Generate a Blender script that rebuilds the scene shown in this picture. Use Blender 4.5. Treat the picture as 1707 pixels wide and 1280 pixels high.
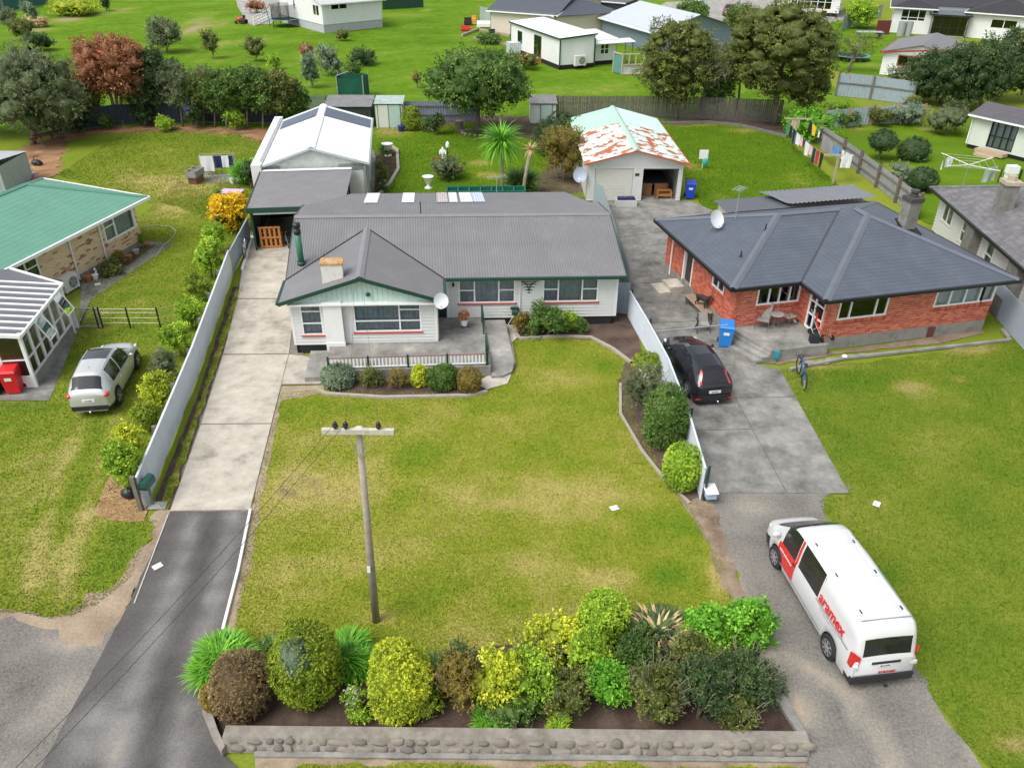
import bpy, math, random
import numpy as np
from mathutils import Vector, Matrix
R = math.radians
random.seed(7)
SC = bpy.context.scene
COL = SC.collection
for _o in list(bpy.data.objects): bpy.data.objects.remove(_o)
# ------------------------------------------------------------------ camera
F_PX, TH, RO, CH = 1350.0, R(31.7), R(0.56), 16.5      # focal length in photo pixels, pitch, roll, height
cam = bpy.data.objects.new('camera', bpy.data.cameras.new('camera')); COL.objects.link(cam)
cam.data.sensor_fit = 'HORIZONTAL'; cam.data.sensor_width = 36.0
cam.data.lens = 36.0 * F_PX / 1707.0
cam.data.clip_start = 0.5; cam.data.clip_end = 3000
cam.matrix_world = Matrix.Translation((0, 0, CH)) @ Matrix.Rotation(R(90) - TH, 4, 'X') @ Matrix.Rotation(RO, 4, 'Z')
SC.camera = cam
# ------------------------------------------------------------------ sky and sun (soft overcast daylight)
SUN_EL, SUN_AZ = R(56), R(232)          # high, behind the camera to the left
wd = bpy.data.worlds.new('World'); SC.world = wd; wd.use_nodes = True
wn = wd.node_tree; bg = wn.nodes['Background']
sk = wn.nodes.new('ShaderNodeTexSky'); sk.sky_type = 'NISHITA'; sk.sun_disc = False
sk.sun_elevation = SUN_EL; sk.sun_rotation = SUN_AZ; sk.air_density = 1.0; sk.dust_density = 3.0; sk.ozone_density = 1.0
hs = wn.nodes.new('ShaderNodeHueSaturation'); hs.inputs['Saturation'].default_value = 0.35
wn.links.new(sk.outputs[0], hs.inputs['Color']); wn.links.new(hs.outputs[0], bg.inputs['Color'])
bg.inputs['Strength'].default_value = 0.15
sun = bpy.data.objects.new('sun', bpy.data.lights.new('sun', 'SUN')); COL.objects.link(sun)
sun.data.energy = 1.5; sun.data.angle = R(35); sun.data.color = (1.0, 0.97, 0.92)
_d = Vector((math.sin(SUN_AZ) * math.cos(SUN_EL), math.cos(SUN_AZ) * math.cos(SUN_EL), math.sin(SUN_EL)))
sun.rotation_euler = _d.to_track_quat('Z', 'Y').to_euler()
SC.view_settings.view_transform = 'Standard'; SC.view_settings.look = 'None'
SC.view_settings.exposure = 0.60; SC.view_settings.gamma = 1.0
try:
 SC.cycles.max_bounces = 6; SC.cycles.transparent_max_bounces = 12
except Exception: pass
# ------------------------------------------------------------------ where things stand: survey of the photograph
_c, _s, _cr, _sr = math.cos(TH), math.sin(TH), math.cos(RO), math.sin(RO)
def ray(px, py):
 a = (px - 853.5) / F_PX; b = (py - 640.0) / F_PX
 u = a * _cr + b * _sr; v = -a * _sr + b * _cr
 return Vector((u, _c - v * _s, -(_s + v * _c)))
def G(px, py, z=0.0):                 # point at height z
 d = ray(px, py); t = (z - CH) / d.z
 return Vector((d.x * t, d.y * t, z))
def GY(px, py, y):                    # point at distance y
 d = ray(px, py); t = y / d.y
 return Vector((d.x * t, y, CH + d.z * t))
def GP(px, py, p0, n):                # point on a plane
 d = ray(px, py); o = Vector((0, 0, CH)); t = (Vector(p0) - o).dot(n) / d.dot(n)
 return o + d * t
# ------------------------------------------------------------------ materials
MATS = {}
def _mat(name):
 m = bpy.data.materials.new(name); m.use_nodes = True
 nt = m.node_tree; return m, nt, nt.nodes['Principled BSDF']
def _n(nt, t, **kw):
 n = nt.nodes.new(t)
 for k, v in kw.items():
  if k in n.inputs: n.inputs[k].default_value = v
  else: setattr(n, k, v)
 return n
def _coord(nt, scale=(1, 1, 1), rot=0):
 tc = _n(nt, 'ShaderNodeNewGeometry'); mp = _n(nt, 'ShaderNodeMapping')
 mp.inputs['Scale'].default_value = scale; mp.inputs['Rotation'].default_value = (0, 0, rot)
 nt.links.new(tc.outputs['Position'], mp.inputs['Vector']); return mp.outputs[0]
def _noise(nt, vec, scale, detail=4, rough=.6):
 n = _n(nt, 'ShaderNodeTexNoise'); n.inputs['Scale'].default_value = scale
 n.inputs['Detail'].default_value = detail; n.inputs['Roughness'].default_value = rough
 nt.links.new(vec, n.inputs['Vector']); return n.outputs['Fac']
def _ramp(nt, fac, stops):
 r = _n(nt, 'ShaderNodeValToRGB'); e = r.color_ramp.elements
 while len(e) < len(stops): e.new(.5)
 for el, (p, c) in zip(e, stops):
  el.position = p; el.color = (*c, 1) if len(c) == 3 else c
 nt.links.new(fac, r.inputs[0]); return r.outputs[0]
def _mix(nt, fac, a, b, mode='MIX'):
 m = _n(nt, 'ShaderNodeMix', data_type='RGBA', blend_type=mode)
 for s, i in ((fac, 0), (a, 6), (b, 7)):
  if hasattr(s, 'links') or hasattr(s, 'is_linked'): nt.links.new(s, m.inputs[i])
  elif i == 0: m.inputs[0].default_value = s
  else: m.inputs[i].default_value = (*s, 1)
 return m.outputs[2]
def _math(nt, op, a, b=None):
 m = _n(nt, 'ShaderNodeMath', operation=op)
 for i, s in enumerate((a, b)):
  if s is None: continue
  if hasattr(s, 'is_linked'): nt.links.new(s, m.inputs[i])
  else: m.inputs[i].default_value = s
 return m.outputs[0]
def _bump(nt, b, h, dist, strength=1.0):
 bp = _n(nt, 'ShaderNodeBump'); bp.inputs['Distance'].default_value = dist; bp.inputs['Strength'].default_value = strength
 nt.links.new(h, bp.inputs['Height']); nt.links.new(bp.outputs[0], b.inputs['Normal'])
def M(name, col, rough=.6, var=.12, scale=3.0, metal=0.0, dirt=None, dirt_amt=.5, dirt_scale=1.2, bump=0.0, bscale=40, spec=.5, coat=0.0):
 """painted / plain surface with tonal variation and optional blotchy dirt"""
 if name in MATS: return MATS[name]
 m, nt, b = _mat(name); v = _coord(nt)
 f = _noise(nt, v, scale, 5, .65)
 c = _ramp(nt, f, [(.25, tuple(x * (1 - var) for x in col)), (.75, tuple(min(1, x * (1 + var)) for x in col))])
 if dirt:
  d = _noise(nt, v, dirt_scale, 6, .7)
  df = _ramp(nt, d, [(.62 - .28 * dirt_amt, (0, 0, 0)), (.78, (1, 1, 1))])
  c = _mix(nt, df, c, dirt)
 nt.links.new(c, b.inputs['Base Color'])
 b.inputs['Roughness'].default_value = rough; b.inputs['Metallic'].default_value = metal
 b.inputs['Specular IOR Level'].default_value = spec
 if coat: b.inputs['Coat Weight'].default_value = coat; b.inputs['Coat Roughness'].default_value = .05
 if bump: _bump(nt, b, _noise(nt, v, bscale, 3), bump)
 MATS[name] = m; return m
def leafmat(name, dark, mid, light, rough=.55, trans=.25):
 """foliage: colour picked by each leaf's own tint value"""
 if name in MATS: return MATS[name]
 m, nt, b = _mat(name)
 at = _n(nt, 'ShaderNodeAttribute', attribute_name='tint')
 c = _ramp(nt, at.outputs['Fac'], [(.0, dark), (.5, mid), (1.0, light)])
 nt.links.new(c, b.inputs['Base Color']); b.inputs['Roughness'].default_value = rough
 b.inputs['Specular IOR Level'].default_value = .3
 tr = _n(nt, 'ShaderNodeBsdfTranslucent'); nt.links.new(c, tr.inputs[0])
 mx = _n(nt, 'ShaderNodeMixShader'); mx.inputs[0].default_value = trans
 nt.links.new(b.outputs[0], mx.inputs[1]); nt.links.new(tr.outputs[0], mx.inputs[2])
 nt.links.new(mx.outputs[0], nt.nodes['Material Output'].inputs[0]); MATS[name] = m; return m
def glassmat(name, tint=(.6, .66, .66), refl=.12):
 m, nt, b = _mat(name)
 t = _n(nt, 'ShaderNodeBsdfTransparent'); t.inputs[0].default_value = (*tint, 1)
 g = _n(nt, 'ShaderNodeBsdfGlossy'); g.inputs['Roughness'].default_value = .03; g.inputs[0].default_value = (.9, .95, 1, 1)
 fr = _n(nt, 'ShaderNodeFresnel'); fr.inputs[0].default_value = 1.5
 f = _math(nt, 'ADD', fr.outputs[0], refl)
 mx = _n(nt, 'ShaderNodeMixShader'); nt.links.new(f, mx.inputs[0]); nt.links.new(t.outputs[0], mx.inputs[1]); nt.links.new(g.outputs[0], mx.inputs[2])
 nt.links.new(mx.outputs[0], nt.nodes['Material Output'].inputs[0]); MATS[name] = m; return m
def attrmat(name, stops, rough=.8, fine=(60, .25), bump=.01, bscale=60, spec=.3, mott=None):
 """surface coloured by a per-vertex/per-face 'tint' value plus fine grain"""
 if name in MATS: return MATS[name]
 m, nt, b = _mat(name); v = _coord(nt)
 at = _n(nt, 'ShaderNodeAttribute', attribute_name='tint')
 f = at.outputs['Fac']
 n1 = _noise(nt, v, fine[0], 3, .7)
 f = _math(nt, 'ADD', f, _math(nt, 'MULTIPLY', _math(nt, 'SUBTRACT', n1, .5), fine[1] * 2))
 if mott:
  n2 = _noise(nt, v, mott[0], 5, .7); f = _math(nt, 'ADD', f, _math(nt, 'MULTIPLY', _math(nt, 'SUBTRACT', n2, .5), mott[1] * 2))
 c = _ramp(nt, f, stops); nt.links.new(c, b.inputs['Base Color'])
 b.inputs['Roughness'].default_value = rough; b.inputs['Specular IOR Level'].default_value = spec
 if bump: _bump(nt, b, _noise(nt, v, bscale, 3), bump)
 MATS[name] = m; return m
# ------------------------------------------------------------------ mesh building
class MB:
 def __init__(s, xf=None): s.v = []; s.f = []; s.xf = xf; s.t = []
 def add(s, vs, fs, t=None):
  o = len(s.v); s.v += [tuple(p) for p in vs]; s.f += [tuple(i + o for i in f) for f in fs]
  if t is not None: s.t += [t] * len(fs)
  return s
 def box(s, x0, x1, y0, y1, z0, z1, t=None):
  return s.add([(x0, y0, z0), (x1, y0, z0), (x1, y1, z0), (x0, y1, z0), (x0, y0, z1), (x1, y0, z1), (x1, y1, z1), (x0, y1, z1)],
      [(3, 2, 1, 0), (4, 5, 6, 7), (0, 1, 5, 4), (1, 2, 6, 5), (2, 3, 7, 6), (3, 0, 4, 7)], t)
 def bar(s, p, q, w, h=None, up=(0, 0, 1), t=None):
  p, q = Vector(p), Vector(q); h = h or w; d = (q - p).normalized(); up = Vector(up)
  if abs(d.dot(up)) > .98: up = Vector((1, 0, 0))
  a = d.cross(up).normalized() * (w / 2); b = a.cross(d).normalized() * (h / 2)
  vs = [e + sx * a + sy * b for e in (p, q) for sx, sy in ((-1, -1), (1, -1), (1, 1), (-1, 1))]
  return s.add(vs, [(0, 1, 2, 3), (7, 6, 5, 4), (0, 4, 5, 1), (1, 5, 6, 2), (2, 6, 7, 3), (3, 7, 4, 0)], t)
 def tube(s, pts, r, n=7, cap=True, t=None):
  pts = [Vector(p) for p in pts]; rs = r if isinstance(r, (list, tuple)) else [r] * len(pts)
  vs = []; fs = []; prev = None
  for i, p in enumerate(pts):
   d = (pts[min(i + 1, len(pts) - 1)] - pts[max(i - 1, 0)]).normalized()
   a = prev - d * prev.dot(d) if prev is not None else d.cross(Vector((0, 0, 1)) if abs(d.z) < .95 else Vector((1, 0, 0)))
   a.normalize(); prev = a; b = d.cross(a)
   for k in range(n):
    an = 2 * math.pi * k / n; vs.append(p + (a * math.cos(an) + b * math.sin(an)) * rs[i])
  for i in range(len(pts) - 1):
   for k in range(n):
    fs.append((i * n + k, i * n + (k + 1) % n, (i + 1) * n + (k + 1) % n, (i + 1) * n + k))
  if cap: fs += [tuple(range(n - 1, -1, -1)), tuple((len(pts) - 1) * n + k for k in range(n))]
  return s.add(vs, fs, t)
 def lathe(s, prof, c=(0, 0, 0), n=16, t=None):
  vs = []; fs = []
  for (r, z) in prof:
   for k in range(n):
    a = 2 * math.pi * k / n; vs.append((c[0] + r * math.cos(a), c[1] + r * math.sin(a), c[2] + z))
  for i in range(len(prof) - 1):
   for k in range(n): fs.append((i * n + k, i * n + (k + 1) % n, (i + 1) * n + (k + 1) % n, (i + 1) * n + k))
  fs.append(tuple(range(n - 1, -1, -1))); fs.append(tuple((len(prof) - 1) * n + k for k in range(n)))
  return s.add(vs, fs, t)
 def prism(s, poly, z0, z1, t=None):          # vertical prism over a plan polygon (counter-clockwise)
  n = len(poly); vs = [(p[0], p[1], z0) for p in poly] + [(p[0], p[1], z1) for p in poly]
  return s.add(vs, [tuple(range(n - 1, -1, -1)), tuple(range(n, 2 * n))] + [(i, (i + 1) % n, n + (i + 1) % n, n + i) for i in range(n)], t)
 def slab(s, poly, th, t=None):               # planar polygon in space, thickened downward along z
  n = len(poly); vs = [tuple(p) for p in poly] + [(p[0], p[1], p[2] - th) for p in poly]
  return s.add(vs, [tuple(range(n)), tuple(range(2 * n - 1, n - 1, -1))] + [(i, n + i, n + (i + 1) % n, (i + 1) % n) for i in range(n)], t)
 def ell(s, c, r, n=10, m=7, t=None):
  vs = []; fs = []
  for j in range(m + 1):
   th = math.pi * j / m
   for k in range(n):
    ph = 2 * math.pi * k / n
    vs.append((c[0] + r[0] * math.sin(th) * math.cos(ph), c[1] + r[1] * math.sin(th) * math.sin(ph), c[2] + r[2] * math.cos(th)))
  for j in range(m):
   for k in range(n): fs.append((j * n + k, (j + 1) * n + k, (j + 1) * n + (k + 1) % n, j * n + (k + 1) % n))
  return s.add(vs, fs, t)
 def mesh(s, name, mat, smooth=False):
  me = bpy.data.meshes.new(name)
  vs = [s.xf(*p) for p in s.v] if s.xf else s.v
  me.from_pydata([tuple(p) for p in vs], [], s.f); me.update()
  if s.t:
   at = me.attributes.new('tint', 'FLOAT', 'FACE'); at.data.foreach_set('value', np.array(s.t, dtype=np.float32))
  if mat: me.materials.append(mat)
  if smooth: me.polygons.foreach_set('use_smooth', [True] * len(me.polygons))
  return me
 def build(s, name, mat, parent=None, smooth=False, loc=None):
  return link(name, s.mesh(name, mat, smooth), parent, loc)
def link(name, me, parent=None, loc=None):
 o = bpy.data.objects.new(name, me); COL.objects.link(o)
 if parent is not None: o.parent = parent
 if loc is not None: o.location = loc
 return o
def npmesh(name, V, Fq, mat, tint=None, smooth=False, domain='FACE'):
 """mesh from numpy arrays; Fq is (n,3) or (n,4)"""
 me = bpy.data.meshes.new(name); k = Fq.shape[1]
 me.vertices.add(len(V)); me.vertices.foreach_set('co', V.astype(np.float32).ravel())
 me.loops.add(Fq.size); me.loops.foreach_set('vertex_index', Fq.astype(np.int32).ravel())
 me.polygons.add(len(Fq)); me.polygons.foreach_set('loop_start', np.arange(0, Fq.size, k, dtype=np.int32))
 me.polygons.foreach_set('loop_total', np.full(len(Fq), k, dtype=np.int32))
 if smooth: me.polygons.foreach_set('use_smooth', np.ones(len(Fq), dtype=bool))
 if tint is not None:
  at = me.attributes.new('tint', 'FLOAT', domain); at.data.foreach_set('value', tint.astype(np.float32))
 me.update(calc_edges=True); me.materials.append(mat); return me
def tag(o, label=None, cat=None, group=None, kind=None):
 if label: o['label'] = label
 if cat: o['category'] = cat
 if group: o['group'] = group
 if kind: o['kind'] = kind
 return o
def thing(name, label, cat, loc=(0, 0, 0), rz=0.0, group=None):
 o = bpy.data.objects.new(name, None); COL.objects.link(o); o.empty_display_size = .2
 o.location = loc; o.rotation_euler = (0, 0, rz); return tag(o, label, cat, group)
def copy_tree(o, parent=None):
 c = o.copy(); COL.objects.link(c); c.parent = parent
 for ch in [x for x in o.children]: copy_tree(ch, c)
 return c
def dup(o, loc, rz=0.0, label=None, group=None, scale=None):
 c = copy_tree(o); c.location = loc; c.rotation_euler = (0, 0, rz)
 if scale is not None: c.scale = scale if hasattr(scale, '__len__') else (scale,) * 3
 if label: c['label'] = label
 if group: c['group'] = group
 return c
# ================================================================== the setting: ground sheets
import bmesh
_rng = np.random.default_rng(5)
_K = [(_rng.uniform(0, 6.28), _rng.uniform(0, 6.28), _rng.uniform(.6, 1.5)) for _ in range(14)]
def lump(x, y, wl):                       # cheap smooth noise in about -1..1
 x = np.asarray(x, float); y = np.asarray(y, float); o = 0
 for i, (a, p, k) in enumerate(_K):
  f = 6.283 / wl * k
  o = o + np.sin((x * math.cos(a) + y * math.sin(a)) * f + p + 1.3 * np.sin((x * math.sin(a) - y * math.cos(a)) * f * .6 + p * 2))
 return o / 5.0
def blobs(lst):
 out = []
 for (px, py, rx, ry, amt) in lst:
  c = G(px, py); a = G(px + rx, py); b = G(px, py - ry)
  out.append((c.x, c.y, abs(a.x - c.x), max(.15, abs(b.y - c.y)), amt))
 return out
def tintf(base, amp, wl, bl=(), lines=()):
 bl = blobs(bl)
 def f(x, y):
  t = base + amp * (.6 * lump(x, y, wl) + .4 * lump(x + 31, y - 17, wl * .35))
  for (cx, cy, rx, ry, a) in bl:
   d = ((x - cx) / rx) ** 2 + ((y - cy) / ry) ** 2
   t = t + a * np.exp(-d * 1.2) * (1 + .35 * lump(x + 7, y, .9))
  for (p, q, w, a) in lines:          # soft worn tracks along a polyline
   P = [G(*k) for k in p] if q is None else None
   best = np.full(np.shape(x), 1e9)
   for i in range(len(P) - 1):
    ax, ay, bx, by = P[i].x, P[i].y, P[i + 1].x, P[i + 1].y
    L2 = (bx - ax) ** 2 + (by - ay) ** 2
    u = np.clip(((x - ax) * (bx - ax) + (y - ay) * (by - ay)) / L2, 0, 1)
    best = np.minimum(best, np.hypot(x - ax - u * (bx - ax), y - ay - u * (by - ay)))
   t = t + a * np.exp(-(best / w) ** 2) * (1 + .3 * lump(x, y + 3, 1.1))
  return t
 return f
def ragged(poly, amp, step):
 out = []; n = len(poly)
 for i in range(n):
  a, b = Vector(poly[i][:2]), Vector(poly[(i + 1) % n][:2]); L = (b - a).length; k = max(1, int(L / step))
  nrm = Vector((-(b - a).y, (b - a).x)); nrm = nrm.normalized() if L > 0 else nrm
  for j in range(k):
   p = a + (b - a) * (j / k)
   if j: p = p + nrm * amp * (float(lump(p.x, p.y, 1.3)) + .7 * float(lump(p.x + 5, p.y, .37)))
   out.append((p.x, p.y))
 return out
def px(poly, z=0.0): return [(G(*p, z).x, G(*p, z).y) for p in poly]
_si = 0; LAWNS = []
def sheet(name, poly, z, mat, res=None, tint=None, rag=0.0, step=.25, thick=0.0, kind='structure', parent=None):
 global _si; _si += 1; z = z + .00006 * _si
 if rag: poly = ragged(poly, rag, step)
 if name.startswith('lawn') or name == 'grass_strip' or name == 'street_grass': LAWNS.append((name, poly, tint, mat))
 bm = bmesh.new(); vs = [bm.verts.new((p[0], p[1], z)) for p in poly]; f = bm.faces.new(vs)
 if f.normal.z < 0: f.normal_flip()
 f.normal_update()
 if f.normal.z < 0: bmesh.ops.reverse_faces(bm, faces=[f])
 if thick:
  r = bmesh.ops.extrude_face_region(bm, geom=list(bm.faces))
  nv = [g for g in r['geom'] if isinstance(g, bmesh.types.BMVert)]
  # extruded copy is the top: move it up
  bmesh.ops.translate(bm, verts=nv, vec=(0, 0, thick))
 if len(poly) > 4: bmesh.ops.triangulate(bm, faces=[q for q in bm.faces if len(q.verts) > 4])
 if res:
  xs = [p[0] for p in poly]; ys = [p[1] for p in poly]
  for ax, lo, hi in ((0, min(xs), max(xs)), (1, min(ys), max(ys))):
   k = int((hi - lo) / res)
   for i in range(1, k + 1):
    co = [0, 0, 0]; no = [0, 0, 0]; co[ax] = lo + (hi - lo) * i / (k + 1); no[ax] = 1
    bmesh.ops.bisect_plane(bm, geom=list(bm.verts) + list(bm.edges) + list(bm.faces), plane_co=co, plane_no=no, dist=1e-5)
 bmesh.ops.recalc_face_normals(bm, faces=bm.faces)
 if not thick:
  for q in bm.faces:
   if q.normal.z < 0: q.normal_flip()
 me = bpy.data.meshes.new(name); bm.to_mesh(me); bm.free()
 if tint is not None:
  n = len(me.vertices); co = np.empty(n * 3, dtype=np.float32); me.vertices.foreach_get('co', co); co = co.reshape(-1, 3)
  at = me.attributes.new('tint', 'FLOAT', 'POINT'); at.data.foreach_set('value', np.asarray(tint(co[:, 0], co[:, 1]), dtype=np.float32))
 me.materials.append(mat)
 o = link(name, me, parent)
 if parent is None and kind: o['kind'] = kind
 return o
def grassmat(name, lush, mid, dry, soil=(.16, .12, .08), mott=(3.0, .16), fine=(13, .34)):
 return attrmat(name, [(0.0, lush), (.38, mid), (.72, dry), (.90, tuple(.5 * a + .5 * b for a, b in zip(dry, soil))), (1.0, soil)],
     rough=.9, fine=fine, bump=.012, bscale=14, spec=.02, mott=mott)
g_front = grassmat('grass_front', (0.121, 0.212, 0.017), (0.226, 0.260, 0.028), (0.390, 0.336, 0.107))
g_left = grassmat('grass_left', (0.104, 0.187, 0.016), (0.201, 0.240, 0.029), (0.399, 0.342, 0.125))
g_back = grassmat('grass_back', (0.073, 0.149, 0.010), (0.121, 0.199, 0.013), (0.278, 0.250, 0.066))
g_pad = grassmat('grass_paddock', (.070, .148, .009), (.116, .215, .013), (.215, .240, .055), soil=(.30, .24, .17), mott=(.9, .55), fine=(5, .5))
g_right = grassmat('grass_right', (0.097, 0.174, 0.016), (0.173, 0.216, 0.026), (0.314, 0.278, 0.094))
ground = sheet('ground', [(-420, -60), (420, -60), (420, 900), (-420, 900)], -.02, g_left, 12, tintf(.30, .14, 30))
# the paddock behind, finer so that its worn patches show
pad = sheet('paddock', [(-75, 62), (30, 62), (34, 150), (-110, 150)], -.008, g_pad, 1.2,
   tintf(.30, .24, 10, [(345, 45, 30, 10, .55), (330, 35, 16, 9, .6), (320, 50, 8, 10, .5), (370, 75, 18, 6, .45), (112, 33, 26, 5, .75), (155, 25, 20, 4, .7), (60, 50, 40, 6, .45), (205, 17, 16, 5, .5), (712, 18, 8, 3, .6), (1020, 150, 60, 5, .2), (650, 60, 200, 12, -.12)]))
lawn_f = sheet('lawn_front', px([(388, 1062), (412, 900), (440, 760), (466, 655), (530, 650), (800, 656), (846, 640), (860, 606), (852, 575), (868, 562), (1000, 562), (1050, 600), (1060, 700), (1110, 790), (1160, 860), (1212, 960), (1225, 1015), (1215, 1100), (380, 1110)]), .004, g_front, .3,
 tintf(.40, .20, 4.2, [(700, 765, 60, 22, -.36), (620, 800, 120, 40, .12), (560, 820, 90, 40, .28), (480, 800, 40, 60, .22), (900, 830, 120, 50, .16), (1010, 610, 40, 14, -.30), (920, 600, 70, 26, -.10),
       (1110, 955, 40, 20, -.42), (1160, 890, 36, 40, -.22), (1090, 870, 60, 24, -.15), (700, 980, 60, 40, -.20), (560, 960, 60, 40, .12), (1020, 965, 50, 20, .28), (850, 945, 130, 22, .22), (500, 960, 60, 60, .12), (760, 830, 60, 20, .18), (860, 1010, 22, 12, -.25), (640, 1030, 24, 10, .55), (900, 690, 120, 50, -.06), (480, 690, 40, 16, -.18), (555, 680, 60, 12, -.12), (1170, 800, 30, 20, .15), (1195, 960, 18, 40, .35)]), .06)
lawn_l = sheet('lawn_left_front', px([(-260, 1005), (40, 1022), (100, 1028), (160, 1010), (215, 965), (245, 905), (262, 868), (240, 856), (230, 810), (300, 640), (385, 420), (412, 355), (300, 300), (150, 440), (130, 550), (80, 668), (-60, 672), (-260, 672)]), .004, g_left, .4,
 tintf(.26, .22, 3.6, [(215, 780, 40, 60, -.16), (200, 930, 26, 50, -.22), (250, 640, 40, 14, .22), (110, 760, 12, 90, .22), (60, 760, 40, 70, .20), (140, 690, 30, 40, -.12), (90, 930, 60, 50, .26), (30, 860, 60, 40, .16), (150, 860, 40, 16, .30), (90, 855, 14, 4, .5), (230, 505, 30, 6, .25), (170, 520, 14, 4, .4), (270, 400, 60, 30, -.05), (300, 340, 60, 34, .34), (250, 310, 50, 20, .30), (150, 995, 60, 12, .2), (60, 680, 60, 10, -.15)],
   [([(140, 690), (105, 780), (70, 900), (40, 1010)], None, .28, .24), ([(195, 690), (165, 790), (130, 900), (100, 1010)], None, .28, .24), ([(168, 690), (135, 790), (100, 900)], None, .3, -.12)]), .09)
lawn_lb = sheet('lawn_left_back', px([(95, 292), (110, 235), (150, 222), (300, 216), (395, 220), (440, 236), (418, 330), (400, 390), (300, 345), (245, 335)]), .006, g_left, .5,
 tintf(.24, .16, 4.5, [(300, 310, 70, 24, .42), (220, 300, 60, 18, .28), (280, 260, 90, 20, .10), (200, 232, 120, 6, -.14), (370, 322, 16, 6, -.2), (350, 235, 40, 10, -.1)]), .12)
lawn_b = sheet('lawn_back', px([(600, 345), (615, 225), (640, 212), (690, 205), (760, 200), (900, 205), (985, 220), (1000, 260), (975, 330), (890, 345)]), .004, g_back, .5,
 tintf(.18, .14, 3.5, [(800, 272, 26, 6, .62), (812, 292, 26, 8, .6), (650, 218, 40, 12, .62), (700, 212, 40, 7, .5), (880, 230, 20, 6, .2), (655, 285, 26, 20, .1), (770, 315, 60, 12, -.1), (780, 240, 60, 10, -.1), (960, 310, 30, 20, .6)]), .1)
lawn_r = sheet('lawn_right_front', px([(1300, 616), (1345, 612), (1500, 598), (1640, 572), (1720, 560), (1900, 640), (1960, 1290), (1662, 1290), (1600, 1228), (1545, 1150), (1480, 1010), (1398, 882), (1368, 850), (1372, 826), (1416, 824)]), .004, g_right, .35,
 tintf(.22, .17, 3.5, [(1515, 645, 30, 12, .55), (1597, 632, 15, 9, .48), (1380, 612, 60, 6, .5), (1610, 582, 60, 10, .5), (1420, 640, 70, 20, -.14), (1400, 730, 50, 40, -.08), (1560, 740, 90, 40, .18), (1500, 860, 90, 40, .14), (1620, 960, 60, 90, .14), (1560, 1090, 30, 60, -.14), (1610, 1190, 30, 30, -.1), (1480, 960, 26, 30, -.18), (1690, 620, 30, 20, -.12), (1680, 1240, 60, 16, .5), (1400, 850, 24, 20, .10)]), .09)
lawn_rb = sheet('lawn_right_back', px([(1105, 208), (1170, 205), (1240, 212), (1300, 225), (1330, 250), (1400, 310), (1450, 350), (1300, 400), (1180, 352), (1150, 320), (1120, 240)]), .004, g_back, .5,
 tintf(.17, .14, 4, [(1200, 330, 16, 6, .4), (1150, 275, 16, 10, .62), (1160, 208, 60, 4, .4), (1240, 218, 40, 4, .5), (1330, 300, 26, 14, .26), (1370, 270, 18, 12, .45), (1410, 320, 24, 12, .55), (1240, 270, 50, 20, -.06)]), .1)
lawn_rr = sheet('lawn_far_right', px([(1378, 210), (1530, 190), (1640, 196), (1760, 230), (1800, 320), (1640, 400), (1540, 370), (1480, 320)]), .004, g_back, .6,
 tintf(.22, .14, 4, [(1470, 235, 30, 12, -.2), (1520, 222, 40, 10, .12), (1500, 290, 26, 10, .35), (1490, 275, 16, 6, .4), (1600, 300, 60, 10, .14), (1545, 215, 22, 5, .5), (1420, 215, 40, 3, .5)]), .1)
yard_tr = sheet('yard_lawn', px([(1290, 75), (1345, 30), (1500, 45), (1560, 90), (1500, 128), (1400, 120)]), .0, g_pad, 2.5, tintf(.25, .15, 10, [(1460, 110, 20, 6, .4)]), .3, 1.0)
# ------------------------------------------------------------------ hard surfaces
asph = attrmat('asphalt', [(0, (.042, .039, .037)), (.45, (.108, .101, .096)), (.8, (.21, .20, .19)), (1.0, (.30, .27, .22))], rough=.85, fine=(20, .30), bump=.008, bscale=40, spec=.3, mott=(1.3, .06))
grav = attrmat('gravel', [(0, (.105, .098, .088)), (.4, (.205, .193, .170)), (.75, (.31, .278, .225)), (1.0, (.40, .32, .22))], rough=.9, fine=(15, .55), bump=.02, bscale=20, spec=.2, mott=(1.0, .07))
conc = attrmat('concrete_pale', [(0, (.15, .14, .12)), (.5, (.43, .392, .325)), (1.0, (.60, .555, .475))], rough=.85, fine=(22, .10), bump=.004, bscale=70, mott=(1.4, .75))
concg = attrmat('concrete_old', [(0, (.085, .085, .078)), (.45, (.22, .215, .195)), (.8, (.33, .32, .29)), (1.0, (.46, .44, .39))], rough=.88, fine=(20, .16), bump=.005, bscale=60, mott=(1.1, .85))
chip = attrmat('bark_mulch', [(0, (.10, .055, .030)), (.4, (.26, .145, .075)), (.75, (.42, .26, .14)), (1.0, (.55, .38, .22))], rough=.9, fine=(14, .34), bump=.015, bscale=18, spec=.2)
soil = attrmat('garden_soil', [(0, (.030, .020, .016)), (.4, (.085, .058, .045)), (.8, (.16, .115, .09)), (1.0, (.24, .19, .15))], rough=.95, fine=(14, .26), bump=.015, bscale=18, spec=.15, mott=(2.5, .1))
dryd = attrmat('dry_dirt', [(0, (.09, .065, .045)), (.4, (.22, .165, .115)), (.8, (.38, .30, .215)), (1.0, (.48, .40, .30))], rough=.95, fine=(10, .28), bump=.02, bscale=20, spec=.15, mott=(1.5, .16))
cst = lambda v, a=.05, wl=1.5: tintf(v, a, wl)
sheet('road_verge', px([(-420, 985), (60, 1020), (120, 1018), (200, 965), (250, 890), (262, 850), (300, 850), (220, 1000), (150, 1290), (-420, 1290)]), .007, dryd, .6, tintf(.62, .25, 3), .18)
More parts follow.
